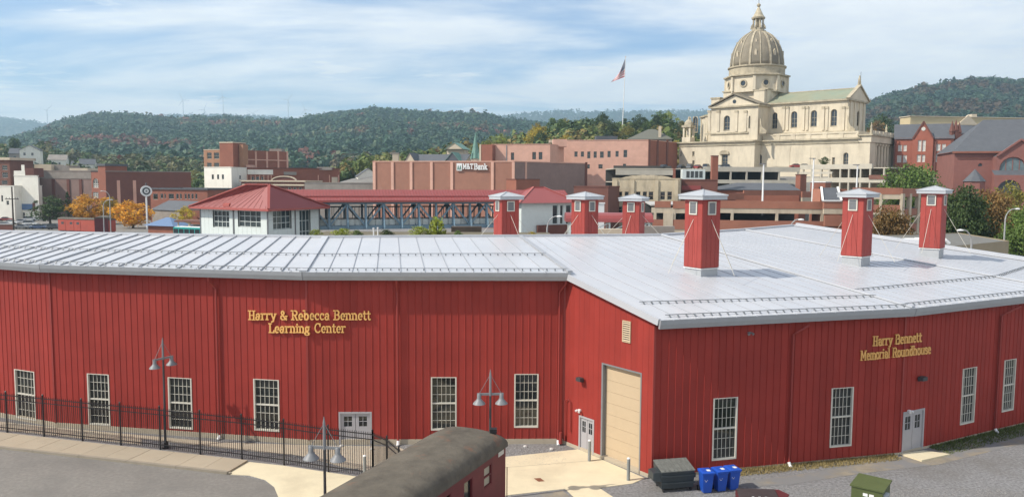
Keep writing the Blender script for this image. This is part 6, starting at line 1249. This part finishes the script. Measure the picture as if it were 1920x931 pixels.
p = AT(1340,293,225); r = thing('smokestack','square red brick smokestack in front of the cathedral','chimney',(p.x,225,0)); m = MB(); m.box((p.x,225,p.z/2),1.7,1.7,p.z); m.build('stack',B_RED,r); m = MB(); m.box((p.x,225,p.z+.1),1.85,1.85,.25); m.build('cap',B_DARK,r)
# roofs between the decks
r,F,S_,z1 = bldg('dark_roof_block','low block with dark slate roof between the parking decks',(1322,228),(1500,222),14,358,B_RED,coping=SLATE); hip(r,F,0,F.L,0,14,z1+.2,F.uz(1430,343)[1],SLATE,(F.L*.35,F.L*.9),.4)
r,F,S_,z1 = bldg('tile_eave_block','small brick block with red tiled eave and dark brick roof',(1275,215),(1345,213),10,338,B_DARK,coping=B_DARK); pil(r,F,1278,1314,348,356,RROOF,.6,'tiled_eave')
r,F,S_,z1 = bldg('brick_hut','small brick stair hut between the parking decks',(1520,215),(1548,213),8,342,B_RED,[(1535,350,1538,358)],coping=WHITE,frame=SLATE)
r,F,S_,z1 = bldg('brick_pier_block','narrow brick pier on the middle deck',(1492,232),(1501,231),4,328,B_RED,coping=B_DARK)
for px,yt,yb,D,lb in ((1432,307,378,175,'tall white light pole on the brick garage deck'),(1526,297,360,178,'white light pole near the slanted skylight'),(1608,309,372,180,'white light pole behind the second biggest vent tower')):
    p = AT(px,yt,D); r = thing('light_pole',lb,'light pole',(p.x,D,ZAT(px,yb,D)-3),'white light poles on the garages'); MB().tube([(p.x,D,ZAT(px,yb,D)-3),(p.x,D,p.z)],[.22,.16],8).build('pole',WHITE,r); MB().box((p.x-.3,D,p.z),1.4,.4,.16).build('luminaire',GREYM,r)
# ================================================================ CATHEDRAL
LIME = mat('cathedral_limestone',(.60,.525,.395),.85,.12,.3,stain=((.33,.285,.215),.35,.48,.72,.6,(1,1,.25))); LIMED = mat('cathedral_cornice',(.44,.38,.27),.88,.18,.4,stain=((.15,.125,.09),.5,.45,.7,.6)); DOME = mat('cathedral_dome',(.235,.20,.145),.85,.2,.35,stain=((.12,.105,.08),.3,.4,.7,.7,(1,1,.25))); NROOF = mat('cathedral_roof',(.25,.255,.17),.75,.12,.25,stain=((.17,.25,.20),.12,.45,.7,.7)); STG = mat('stained_glass',(.035,.045,.055),.2,.3,1)
ca = thing('cathedral','cream limestone domed cathedral with green nave roof and columned portico','cathedral',(99,330,17)); yaw = math.radians(43); EX = Vector((math.cos(yaw),-math.sin(yaw),0)); EY = Vector((math.sin(yaw),math.cos(yaw),0))
def LP(a,y,z=0.0): return Vector((99,330,0))+EX*a+EY*y+Vector((0,0,z))
def LPl(a0,y0,a1,y1): return Plane(LP(a0,y0),LP(a1,y1))
def lbox(nm,a0,a1,y0,y1,z0,z1,m,par=None): return MB().add([LP(a,y,z) for z in (z0,z1) for a,y in ((a0,y0),(a1,y0),(a1,y1),(a0,y1))],[(3,2,1,0),(4,5,6,7),(0,1,5,4),(1,2,6,5),(2,3,7,6),(3,0,4,7)]).build(nm,m,par or ca)
ZB,ZL1,ZL2 = 17.0,30.4,33.4
def cwall(nm,pl,z0,z1,wins=(),m=None,rev=.6,nx=2,ny=3):
    hs = [pl.rect(*w[:4])+((True,) if len(w) > 4 and w[4] else ()) for w in wins]; mb = MB(); wall_mesh(mb,pl,0,pl.L,z0,z1,hs,rev); mb.build(nm,m or LIME,ca)
    for h in hs: window(ca,pl,h,LIMED,STG,nx,ny,rev,.16,bar=.09,sill=LIMED)
    return hs
f1 = LPl(-23,-20,10,-20); f2 = LPl(10,-15,47,-15); fs_ = LPl(10,-20,10,-15); fe1 = LPl(47,-15,47,16); fw_ = LPl(-23,16,-23,-20); fbk = LPl(47,16,-23,16)
cwall('podium_wall',f1,ZB,ZL1,[(1298,284,1302,292),(1298,301,1302,309),(1353,290,1364,310),(1275,284,1278,292)]); cwall('podium_wall',fs_,ZB,ZL1); cwall('podium_wall',f2,ZB,ZL1,[(1419,289,1428,309,1),(1560,295,1565,309),(1581,286,1590,309,1)]); cwall('podium_wall',fw_,ZB,ZL1); cwall('podium_wall',fbk,ZB,ZL1)
for i,(x0,x1) in enumerate(((1450,1481),(1484,1520),(1524,1556))): pil(ca,f2,x0,x1,276,312,LIME,.12,'blind_panel')
# door pediment
u0,_ = f1.uz(1350,292); u1,_ = f1.uz(1367,292); zt = f1.uz(1358,289)[1]; m = MB(); pbox(m,f1,u0,u1,zt,zt+.5,-.6,0); n_ = 8; m.extrude([f1.P((u0+u1)/2-(u1-u0)/2*math.cos(math.pi*i/n_),zt+.5+1.0*math.sin(math.pi*i/n_),-.5) for i in range(n_+1)],f1.n*.5); m.build('door_pediment',LIMED,ca)
for pl in (f1,f2,fs_,fe1,fw_,fbk):
    m = MB(); pbox(m,pl,-.9,pl.L+.9 if pl is not fs_ else pl.L-.9,ZL1,ZL1+.55,-.9,.5); m.build('cornice',LIMED,ca); m = MB(); pbox(m,pl,-.3,pl.L+.2 if pl is not fs_ else pl.L-.9,ZL1-1.3,ZL1-.9,-.3,0); m.build('string_course',LIMED,ca)
m = MB(); m.quad(*[LP(a,y,ZL1+.3) for a,y in ((-23,-20),(10,-20),(10,-15),(47,-15),(47,16),(-23,16))]); m.build('podium_roof',LIMED,ca)
# balustrade over the aisle and attic step
a2 = LPl(10.5,-14.2,46.5,-14.2); m = MB(); wall_mesh(m,a2,0,a2.L,ZL1+.5,ZL1+2.2,[],.3); pbox(m,a2,-.2,a2.L+.2,ZL1+2.2,ZL1+2.5,-.25,.3); m.build('balustrade',LIME,ca)
for i in range(7): u = a2.L*i/6; m = MB(); pbox(m,a2,max(0,u-.8),min(a2.L,u+.8),ZL1+.5,ZL1+2.75,-.18,.35); m.build('balustrade_pier',LIME,ca)
# aisle upper slope behind the balustrade, then nave clerestory
lbox('aisle_step',10,46,-12.5,12.5,ZL1+.3,ZL2,LIME)
ZN,ZR_ = 44.9,50.0
nv = LPl(8,-9,40.5,-9); cwall('nave_wall',nv,ZL2,ZN,[(1447,211,1457,241,1),(1483,209,1494,239,1),(1520,207,1531,237,1),(1557.5,205,1568.5,236,1)]); ne = LPl(40.5,-9,40.5,9); cwall('nave_wall',ne,ZL2,ZN,[(1607,207,1611,236,1)]); cwall('nave_wall',LPl(40.5,9,8,9),ZL2,ZN)
for x in (1437,1468,1475,1505,1512,1542,1549,1580,1588): pil(ca,nv,x,x+4,200,244,LIME,.35); pil(ca,nv,x-.8,x+4.8,199.5,203.5,LIMED,.5,'capital')
m = MB(); pbox(m,nv,0,nv.L+.8,ZN,ZN+.6,-.9,.4); m.build('cornice',LIMED,ca); m = MB(); pbox(m,nv,0,nv.L+.3,ZL2-.05,ZL2+.5,-.4,0); m.build('base_course',LIMED,ca); pbox_e = MB(); pbox(pbox_e,ne,-.8,ne.L+.8,ZN,ZN+.6,-.9,.4); pbox_e.build('cornice',LIMED,ca)
for u in (2.2,6.5,11.5,15.6): m = MB(); pbox(m,ne,u-.5,u+.5,ZL2,ZN,-.35,0); m.build('pilaster',LIME,ca)
m = MB(); m.add([LP(4,-9.9,ZN+.62),LP(40.3,-9.9,ZN+.62),LP(40.3,0,ZR_),LP(4,0,ZR_),LP(4,9.9,ZN+.62),LP(40.3,9.9,ZN+.62)],[(0,1,2,3),(3,2,5,4)]); nr = m.build('nave_roof',NROOF,ca); m = MB(); m.bar(LP(5,0,ZR_+.1),LP(40,0,ZR_+.1),.5,.3); m.build('ridge',LIMED,nr)
m = MB(); m.extrude([LP(40.3,-10,ZN+.6),LP(40.3,10,ZN+.6),LP(40.3,0,ZR_+.6)],EX*.9); m.build('pediment',LIME,ca)
for s in (-1,1): m = MB(); m.bar(LP(41,s*10.4,ZN+.7),LP(41,0,ZR_+1.0),1.5,.5); m.build('pediment_cornice',LIMED,ca)
m = MB(); m.box(LP(41,0,ZR_+1.6),.9,.9,1.4); m.lathe(LP(41,0,0),[(.5,ZR_+2.3),(.55,ZR_+3.2),(.25,ZR_+3.9),(.3,ZR_+4.3),(.05,ZR_+4.7)],8); m.build('statue',LIMED,ca); m = MB(); m.bar(LP(41.3,.3,ZR_+2.5),LP(41.3,.3,ZR_+6),.12,.12); m.build('cross',GREYM,ca)
# scroll buttress at the corners
for a_,y_ in ((40.6,-9.4),(10.6,-17.6)):
    m = MB(); prof = [(0,0),(2.6,0),(2.8,.9),(2.2,1.5),(1.2,2.2),(.6,3.6),(.35,5.5),(0,6)]; m.extrude([LP(a_+x,y_,ZL2+z) for x,z in prof],EY*.9); m.build('scroll',LIMED,ca)
# transept
ZT = 44.0; t1 = LPl(-10,-18,10,-18); cwall('transept_wall',t1,ZL1+.5,ZT,[(1357,217,1368,244,1)],nx=2); cwall('transept_wall',LPl(10,-18,10,-4),ZL1+.5,ZT,[(1403.5,217,1406.5,240,1)]); cwall('transept_wall',LPl(-10,-4,-10,-18),ZL1+.5,ZT)
for x in (1328,1345,1379,1396): pil(ca,t1,x,x+4.5,208,246,LIME,.35); pil(ca,t1,x-.8,x+5.3,207,211,LIMED,.5,'capital')
for x0,x1,y0,y1 in ((1326,1401,249,252),): pil(ca,t1,1322,1403,248.5,251.5,LIMED,.45,'base_course')
m = MB(); pbox(m,t1,-.8,t1.L+.8,ZT,ZT+.6,-.9,14); m.build('cornice',LIMED,ca); m = MB(); m.extrude([LP(-10,-18,ZT+.6),LP(10,-18,ZT+.6),LP(0,-18,ZT+4.6)],EY*18); m.build('pediment',LIME,ca)
for s in (-1,1): m = MB(); m.add([LP(s*11,-18.9,ZT+.55),LP(0,-18.9,ZT+4.95),LP(0,-2,ZT+4.95),LP(s*11,-2,ZT+.55),LP(s*11,-18.9,ZT+.95),LP(0,-18.9,ZT+5.35),LP(0,-2,ZT+5.35),LP(s*11,-2,ZT+.95)],[(0,1,2,3),(7,6,5,4),(0,4,5,1),(1,5,6,2),(2,6,7,3),(3,7,4,0)]); m.build('transept_roof',DOME,ca)
c_ = LP(0,-18.02,ZT+2.2); m = MB(); m.extrude([c_+EX*(.75*math.cos(i*.5236))+Vector((0,0,.75*math.sin(i*.5236))) for i in range(12)],-EY*.1); m.build('oculus',STG,ca)
lbox('attic_chimney',-13.5,-9.8,-12,-8.5,ZT-2,ZT+4.4,LIME); lbox('chimney_cap',-13.8,-9.5,-12.3,-8.2,ZT+4.4,ZT+5,LIMED)
# apse at the left
ap = [LP(-10,-11),LP(-16,-11),LP(-21,-6.5),LP(-22.5,0),LP(-21,6.5),LP(-16,11),LP(-10,11)][::-1]
pts_ = [LP(-10,-11),LP(-16,-11),LP(-21,-6.5),LP(-22.5,0),LP(-21,6.5),LP(-16,11)]
for i in range(5):
    a,b = pts_[i+1],pts_[i]; pl = Plane(a,b); w = [(1299,219,1307,248,1)] if i == 0 else []
    if i == 1: w = [(1290,220,1293,247,1)]
    try: cwall('apse_wall',pl,ZL1+.5,41.6,w,ny=3)
    except Exception: cwall('apse_wall',pl,ZL1+.5,41.6)
    m = MB(); pbox(m,pl,-.4,pl.L+.4,41.6,42.1,-.7,.3); m.build('cornice',LIMED,ca); m = MB(); e = .9; m.quad(pl.P(-.4,42.1,-.75),pl.P(pl.L+.4,42.1,-.75),LP(-9,0,47.0)); m.build('apse_roof',NROOF,ca)
    m = MB(); pbox(m,pl,0,.7,ZL1+.5,41.6,-.3,0); pbox(m,pl,pl.L-.7,pl.L,ZL1+.5,41.6,-.3,0); m.build('pilaster',LIME,ca)
# little belfry turret
lbox('turret_base',-22.5,-18.7,-19,-15.2,ZL1+.5,ZL1+2.6,LIME)
for a in (-22.3,-19.6):
    for y in (-18.8,-16.1): lbox('turret_pier',a,a+.75,y,y+.75,ZL1+2.6,ZL1+6.6,LIME)
lbox('turret_entablature',-22.7,-18.5,-19.2,-15,ZL1+6.6,ZL1+7.5,LIMED); c_ = LP(-20.6,-17.1); MB().lathe((c_.x,c_.y,0),[(1.9,ZL1+7.5),(1.7,ZL1+8.6),(1.0,ZL1+9.5),(.45,ZL1+9.8),(.4,ZL1+10.6),(.05,ZL1+11.2)],10).build('turret_dome',LIMED,ca)
m = MB(); m.lathe((c_.x,c_.y,0),[(.55,ZL1+3.6),(.5,ZL1+4.4),(.3,ZL1+5.0),(.05,ZL1+5.3)],10); m.build('bell',DKGREY,ca)
# crossing, drum, dome, lantern
lbox('crossing_block',-9.5,9.5,-9.5,9.5,ZT-4,51.0,LIME); lbox('crossing_cornice',-9.9,9.9,-9.9,9.9,51.0,51.5,LIMED)
lbox('corner_pier',4.6,9.0,-11.2,-9.4,ZT-2,50.4,LIME); lbox('corner_pier_cap',4.4,9.2,-11.4,-9.3,50.4,50.9,LIMED)
O_ = Vector((99,330,0)); ph = -yaw+math.radians(22.5)
MB().lathe(O_,[(12.0,50.5),(12.0,56.6)],8,ph).build('drum',LIME,ca); MB().lathe(O_,[(12.0,56.6),(13.1,56.9),(13.1,57.4),(11.6,57.7)],8,ph).build('drum_cornice',LIMED,ca)
for k in range(8):
    a = -yaw+math.radians(45*k); d = Vector((math.cos(a),math.sin(a),0)); t_ = Vector((-d.y,d.x,0)); R8 = 12*math.cos(math.radians(22.5)); c_ = O_+d*(R8+.02)+Vector((0,0,53.9)); n = 16
    m = MB()
    for i in range(n):
        a0,a1 = 2*math.pi*i/n,2*math.pi*(i+1)/n; f_ = lambda r_,an: c_+t_*(r_*math.cos(an))+Vector((0,0,r_*math.sin(an))); m.add([f_(1.05,a0),f_(1.05,a1),f_(1.55,a1),f_(1.55,a0),f_(1.05,a0)+d*.35,f_(1.05,a1)+d*.35,f_(1.55,a1)+d*.35,f_(1.55,a0)+d*.35],[(4,5,6,7),(3,2,6,7),(0,1,5,4)])
    oc = m.build('oculus_frame',LIMED,ca); m = MB(); m.quad(*[c_+d*.03+t_*(1.06*math.cos(6.2832*i/n))+Vector((0,0,1.06*math.sin(6.2832*i/n))) for i in range(n)]); m.build('pane',STG,oc)
    av = a+math.radians(22.5); dv = Vector((math.cos(av),math.sin(av),0)); m = MB(); m.bar(O_+dv*12.0+Vector((0,0,51)),O_+dv*12.0+Vector((0,0,56.6)),1.1,1.1,up=dv); m.build('drum_corner',LIME,ca)
MB().lathe(O_,[(11.0,57.6),(11.0,60.3),(11.5,60.6),(11.5,61.1),(10.5,61.3)],32,0).build('upper_drum',LIMED,ca)
prof = [(10.45*math.cos(t_)**.92 if t_ < 1.5 else .05, 61.2+14.4*math.sin(t_)) for t_ in [i*math.pi/2/14 for i in range(15)]]; prof = [(max(r_,2.4),z_) for r_,z_ in prof]
dm = MB().lathe(O_,prof,48).build('dome',DOME,ca,smooth=True)
for k in range(16):
    a = math.radians(22.5*k+11)-yaw; m = MB(); pts = [O_+Vector(((r_+.08)*math.cos(a),(r_+.08)*math.sin(a),z_)) for r_,z_ in prof]
    for p,q in zip(pts[:-1],pts[1:]): m.bar(p,q,.75 if k%2 == 0 else .4,.35,up=Vector((math.cos(a),math.sin(a),.3)))
    m.build('dome_rib',LIMED,dm)
for k in range(8):
    a = math.radians(45*k+22.5)-yaw
    for tt,w,h in ((.33,1.1,2.3),(.72,.8,1.5)):
        r_ = 10.45*math.cos(tt)**.92; z_ = 61.2+14.4*math.sin(tt); d = Vector((math.cos(a),math.sin(a),0)); t_ = Vector((-d.y,d.x,0)); c_ = O_+d*(r_+.25)+Vector((0,0,z_)); m = MB()
        m.extrude([c_-t_*w/2-Vector((0,0,h/2)),c_+t_*w/2-Vector((0,0,h/2)),c_+t_*w/2+Vector((0,0,h*.3)),c_+Vector((0,0,h*.62)),c_-t_*w/2+Vector((0,0,h*.3))],-d*1.6); dr = m.build('dome_dormer',LIMED,dm); m = MB(); m.quad(c_-t_*w*.28-Vector((0,0,h*.4))+d*.02,c_+t_*w*.28-Vector((0,0,h*.4))+d*.02,c_+t_*w*.28+Vector((0,0,h*.25))+d*.02,c_-t_*w*.28+Vector((0,0,h*.25))+d*.02); m.build('dormer_opening',CREAM,dr)
ln = MB().lathe(O_,[(3.2,74.9),(3.2,75.6),(2.5,75.9),(2.4,76.7),(1.2,76.8),(1.1,80.4)],16).build('lantern',LIMED,ca)
for k in range(8):
    a = math.radians(45*k)-yaw; c_ = O_+Vector((2.0*math.cos(a),2.0*math.sin(a),0)); MB().tube([c_+Vector((0,0,76.6)),c_+Vector((0,0,80.4))],[.38,.32],8).build('lantern_column',LIMED,ln); d = Vector((math.cos(a),math.sin(a),0)); m = MB(); m.extrude([O_+d*2.2+Vector((0,0,76.6)),O_+d*3.2+Vector((0,0,76.6)),O_+d*3.0+Vector((0,0,77.4)),O_+d*2.3+Vector((0,0,78.6))],Vector((-d.y,d.x,0))*.35); m.build('lantern_scroll',LIMED,ln)
MB().lathe(O_,[(2.6,80.4),(2.75,81.0),(2.3,81.3),(1.7,82.3),(1.0,83.8),(.5,84.9),(.35,85.2),(.75,85.6),(.8,86.1),(.4,86.5),(.1,86.7)],16).build('lantern_cone',LIMED,ln)
m = MB(); m.bar(O_+Vector((0,0,86.5)),O_+Vector((0,0,89.2)),.2,.2); m.bar(O_+EX*-.75+Vector((0,0,88.3)),O_+EX*.75+Vector((0,0,88.3)),.2,.2); m.build('cross',GREYM,ln)
# portico at the right-hand end
fe2 = LPl(47,-15,47,16); m = MB(); wall_mesh(m,fe2,0,fe2.L,ZB,ZL1,[(6,18.6,8,26.5,True),(13.5,18.6,17.5,27.0,True),(23,18.6,25,26.5,True)],.6); m.build('podium_wall',LIME,ca)
for y0,y1 in ((-15,-9.5),(10.5,16)): lbox('portico_pier',47.02,51,y0,y1,ZB,ZL1-1.2,LIME)
for i in range(6): c_ = LP(50.3,-7.4+i*3.15); MB().lathe((c_.x,c_.y,0),[(.85,ZB),(.85,ZB+.6),(.62,ZB+.9),(.52,ZL1-2.4),(.8,ZL1-1.9),(.8,ZL1-1.4)],12).build('column',LIME,ca)
lbox('portico_entablature',46.9,51.4,-15.3,16.3,ZL1-1.22,ZL1+1.1,LIME); lbox('portico_cornice',46.8,52.0,-15.9,16.9,ZL1+1.1,ZL1+1.6,LIMED); lbox('portico_floor',47,52.5,-15.4,16.4,ZB-1,ZB+.05,LIMED)
for i in range(8): lbox('portico_balustrade',51.0,51.5,-15+i*3.9,-15+i*3.9+3.3,ZL1+1.6,ZL1+2.9,LIME)
for y in (-15,0.4,15.6): c_ = LP(51.2,y); MB().lathe((c_.x,c_.y,0),[(.5,ZL1+1.6),(.5,ZL1+3.1),(.3,ZL1+3.4),(.38,ZL1+4.4),(.2,ZL1+5.0),(.24,ZL1+5.4),(.05,ZL1+5.7)],8).build('statue',LIMED,ca)
# ================================================================ RIGHT: school, stone church, cream block
SB = BR('school_brick',(.34,.11,.07),.85); STB = BR('red_sandstone',(.25,.10,.08),.8)
sw = [(1684,272,1691,283),(1694,272,1700,283),(1682,291,1690,304),(1693,291,1700,304),(1755,270,1763,282),(1766,270,1773,282),(1753,290,1761,303),(1764,290,1772,303)]
r,F,S_,z1 = bldg('brick_school','red brick gabled school with slate roof and paired white windows',(1675,298),(1784,290),(1797,312),259,SB,sw,base=10,frame=WFR,glass=PALEW,ny=2,fw=.2,coping=SB,par=.1,sill=WFR)
gable(r,F,0,F.L,z1+.1,F.uz(1730,231)[1],15,SLATE,SB,.4)
u0,_ = F.uz(1711,260); u1,_ = F.uz(1750,260); um = (u0+u1)/2; zt = F.uz(1731,229)[1]; m = MB(); hb = [F.rect(1721,263,1727,284),F.rect(1729,263,1735,284),F.rect(1719,290,1726,304),F.rect(1728,290,1734,304)]
FB = Plane(F.P(u0,0,-.8),F.P(u1,0,-.8)); hb = [(h[0]-u0,h[1],h[2]-u0,h[3]) for h in hb]; wall_mesh(m,FB,0,FB.L,10,z1,hb,.3); m.quad(FB.P(0,z1),FB.P(FB.L,z1),FB.P(FB.L/2,zt)); m.quad(FB.P(0,10),FB.P(0,z1),FB.P(0,z1,.8),FB.P(0,10,.8)); m.quad(FB.P(FB.L,10),FB.P(FB.L,z1),FB.P(FB.L,z1,.8),FB.P(FB.L,10,.8)); m.build('gabled_bay',SB,r)
for h in hb: window(r,FB,h,WFR,PALEW,1,2,.3,.2)
for s in (0,FB.L): m = MB(); m.bar(FB.P(s,z1,-.1),FB.P(FB.L/2,zt+.2,-.1),.5,.45); m.build('gable_coping',B_DARK,r); m = MB(); m.add([FB.P(s,z1,0),FB.P(FB.L/2,zt,0),FB.P(FB.L/2,zt,8),FB.P(s,z1,4)],[(0,1,2,3)]); m.build('bay_roof',SLATE,r)
c_ = FB.P(FB.L/2,F.uz(1731,242)[1],-.05); m = MB(); m.extrude([c_+FB.d*(.7*math.cos(i*.5236))+Vector((0,0,.7*math.sin(i*.5236))) for i in range(12)],-FB.n*.1); m.build('roundel',WFR,r)
for x in (1675,1709,1751,1781): pil(r,F,x,x+3,262,340,B_DARK,.4,'buttress')
for x,yt in ((1786,226),(1793,224),(1799,228)): p = AT(x,yt,292); MB().lathe((p.x,292,0),[(.9,12),(.9,p.z-4),(1.1,p.z-3.9),(.05,p.z)],6).build('pinnacle',B_DARK,r)
r,F,S_,z1 = bldg('school_wing','darker brick school wing with slate roof behind the pinnacles',(1797,318),(1832,322),14,252,B_DARK,base=10,par=.1); gable(r,F,-3,F.L+4,z1,F.uz(1815,233)[1],12,SLATE,B_DARK,.3)
r,F,S_,z1 = bldg('cream_hall','long cream hall with a small pediment behind the school roofs',(1702,428),(1990,440),9,223.5,mat('hall_cream',(.52,.42,.25),.85,.08,.3),[(1842,234,1848,243),(1852,234,1858,243)],base=15,coping=CREAM,cop=(.5,.4))
u0,_ = F.uz(1794,225); u1,_ = F.uz(1832,225); m = MB(); m.extrude([F.P(u0,z1-4,-1),F.P(u1,z1-4,-1),F.P((u0+u1)/2,z1+1.2,-1)],F.n*1.2); m.build('pediment',CREAM,r); rbox(r,1822,1832,214,436,4,z1-.3,CREAM)
ch = Plane.px(1788,258,1960,250); r = thing('stone_church','red sandstone church with big slate roof and arched window','church',ch.P(0,0)); ze = ch.uz(1850,284)[1]; m = MB(); hs = [ch.rect(1834,306,1842,312)+(True,),ch.rect(1806,338,1810,352),ch.rect(1818,338,1822,352)]; wall_mesh(m,ch,0,ch.L,5,ze,hs,.4); m.build('front_wall',STB,r)
for h in hs: window(r,ch,h,B_DARK,STG,1,1,.4,.1)
q = Plane(ch.a+ch.n*30,ch.a); m = MB(); wall_mesh(m,q,0,q.L,5,ze,[],.3); m.build('side_wall',STB,r); ua,_ = ch.uz(1862,232); m = MB(); zr = ch.uz(1862,231)[1]+2.0; m.add([ch.P(-.6,ze,-.8),ch.P(ch.L,ze,-.8),ch.P(ch.L,zr,13),ch.P(ua,zr,13),ch.P(-.6,ze,30)],[(0,1,2,3),(0,3,4)]); m.build('roof',SLATE,r); m = MB(); pbox(m,ch,-.7,ch.L,ze-.5,ze+.05,-.95,-.1); m.build('eave',B_RED,r); pil(r,ch,1795,1858,296,298,B_DARK,.2,'string_course')
gp = Plane(ch.P(ch.uz(1862,300)[0],0,-4),ch.P(ch.uz(1950,300)[0],0,-4)); zg = gp.uz(1905,273)[1]; zs_ = gp.uz(1862,293)[1]; m = MB(); hw = gp.rect(1874,294,1924,326)+(True,); 
wall_mesh(m,gp,0,gp.L,5,max(zs_,hw[3]+.05),[hw],.6); zz_ = max(zs_,hw[3]+.05); m.quad(gp.P(0,zz_),gp.P(gp.L,zz_),gp.P(gp.L/2,zg+1.5)); m.quad(gp.P(0,5),gp.P(0,zz_),gp.P(0,zz_,4),gp.P(0,5,4)); m.build('transept_gable',STB,r); window(r,gp,hw,STB,mat('church_glass',(.12,.16,.17),.25,.3,1),4,2,.6,.25,bar=.2)
for s in (0,gp.L): m = MB(); m.add([gp.P(s,zz_,-.3),gp.P(gp.L/2,zg+1.7,-.3),gp.P(gp.L/2,zg+1.7,14),gp.P(s,zz_,8)],[(0,1,2,3)]); m.build('gable_roof',SLATE,r); m = MB(); m.bar(gp.P(s,zz_+.1,-.3),gp.P(gp.L/2,zg+1.9,-.3),.7,.5); m.build('gable_coping',STB,r)
pp_ = Plane(gp.P(gp.uz(1858,340)[0],0,-4),gp.P(gp.uz(1945,340)[0],0,-4)); m = MB(); hw = pp_.rect(1870,337,1915,362)+(True,); zq_ = pp_.uz(1890,328)[1]; wall_mesh(m,pp_,0,pp_.L,3,max(zq_,hw[3]+.1),[hw],.8); m.build('porch',STB,r); m = MB(); m.quad(pp_.P(0,max(zq_,hw[3]+.1)),pp_.P(pp_.L,max(zq_,hw[3]+.1)),pp_.P(pp_.L,max(zq_,hw[3]+.1)+1.5,4),pp_.P(0,max(zq_,hw[3]+.1)+1.5,4)); m.build('porch_roof',SLATE,r); m = MB(); m.quad(pp_.P(hw[0],hw[1],.78),pp_.P(hw[2],hw[1],.78),pp_.P(hw[2],hw[3],.78),pp_.P(hw[0],hw[3],.78)); m.build('porch_door',DKGREY,r)
m = MB(); t_ = AT(1828,322,250); m.lathe((t_.x,250,0),[(3,5),(3,t_.z-3)],8); tu = m.build('stair_turret',STB,r); MB().lathe((t_.x,250,0),[(3.4,t_.z-2.98),(.1,t_.z+.8)],8).build('turret_roof',SLATE,tu)
# low tan flat roofed building past the white roof
pf = Plane.px(1797,92,1899,101); r = thing('flat_roof_building','tan flat roofed building beyond the white roundhouse roof','building',pf.P(0,0)); z1 = pf.uz(1850,455)[1]; m = MB(); wall_mesh(m,pf,0,pf.L,0,z1,[],.2); m.build('front_wall',mat('tan_wall',(.32,.26,.17),.85,.1,.4),r)
q4 = [pf.P(0,0),pf.P(pf.L,0),pf.P(pf.L,0)+Vector((2.5,16,0)),pf.P(0,0)+Vector((-3,17,0))]
for a,b in ((1,2),(2,3),(3,0)): w_ = Plane(q4[a],q4[b]); m = MB(); wall_mesh(m,w_,0,w_.L,0,z1,[],.2); m.build('wall',MATS['tan_wall'],r)
m = MB(); m.quad(*[Vector((p.x,p.y,z1-.12)) for p in q4]); m.build('roof',mat('dark_flat_roof',(.15,.145,.13),.9,.15,.4),r)
p = pf.P(1.2,z1+.25,5); m = MB(); m.tube([p-Vector((1.5,0,0)),p+Vector((3.5,0,0)),p+Vector((3.9,0,-.4))],.32,10); m.build('roof_duct',WHITE,r)
for u in (-1,1,3): m = MB(); m.box(p+Vector((u,0,-.3)),.3,.5,.5); m.build('duct_foot',BLACK,r)
p = pf.P(5.6,z1+.1,6); m = MB(); m.box(p,2.2,1.2,.5); m.build('rooftop_unit',WHITE,r)
for px,py,D,cl,lb in ((1908,442,130,'black','black car parked beyond the tan flat roofed building'),(1915,458,112,'silver','silver car parked by the corner of the tan building')):
    p = AT(px,py,D); p.z = 0; 
# ================================================================ FLAG
FR,FW,FBL = mat('flag_red',(.45,.02,.03),.8,.05), mat('flag_white',(.72,.70,.68),.8,.04), mat('flag_blue',(.02,.03,.10),.8,.05)
D = 505; pt_ = AT(1173,108,D); pbm = AT(1169.5,222,D); r = thing('flagpole','tall white flagpole with limp American flag on the town hill','flagpole',(pt_.x-1.2,D,pbm.z-6)); MB().tube([(pt_.x-1.2,D,pbm.z-6),(pt_.x,D,pt_.z)],[.32,.14],8).build('pole',WHITE,r); MB().lathe((pt_.x,D,pt_.z),[(.05,0),(.3,.15),(.3,.4),(.05,.55)],8).build('finial',GOLD,r)
# hanging, wind-folded cloth: rows run along the stripes
nr_,nc = 13,14; topz = pt_.z-.6; H_ = 13.0
def fp(i,j):
    u = j/nc; v = i/nr_; x = -u*8.6*(.42+.58*v)-.25; z = -v*H_*(.86)-u*(9.5-6.2*v); return Vector((pt_.x+x, D+.9*math.sin(u*7+v*2)*u, topz+z))
fl = MB()
for i in range(nr_):
    for j in range(nc): 
        fl.cur = 2 if (i < 7 and j < 6) else (0 if i%2 == 0 else 1); fl.quad(fp(i,j),fp(i,j+1),fp(i+1,j+1),fp(i+1,j))
fo = fl.build('flag',[FR,FW,FBL],r); st = MB()
for a in range(6):
    for b in range(5):
        c_ = (fp(int(a*1.1),int(b*1.1))+fp(int(a*1.1)+1,int(b*1.1)+1))/2+Vector((0,-.12,0)); st.quad(*[c_+Vector((.16*math.cos(k*1.2566),0,.16*math.sin(k*1.2566))) for k in range(5)])
st.build('stars',FW,fo,kind='stuff')
# ================================================================ HAZE
hz = MB(); hz.box((0,3150,358), 12000, 6700, 720); ho = hz.build('haze', []); tag(ho,'pale blue haze filling the valley air','haze',kind='stuff')
hmt = bpy.data.materials.new('haze'); hmt.use_nodes = True; nt = hmt.node_tree; nt.nodes.clear(); o_ = nt.nodes.new('ShaderNodeOutputMaterial'); v_ = nt.nodes.new('ShaderNodeVolumePrincipled')
v_.inputs['Color'].default_value = (.58,.83,1,1); v_.inputs['Density'].default_value = 1.7e-4; v_.inputs['Anisotropy'].default_value = .2; nt.links.new(v_.outputs[0], o_.inputs['Volume']); ho.data.materials.append(hmt)
ho.display_type = 'BOUNDS'
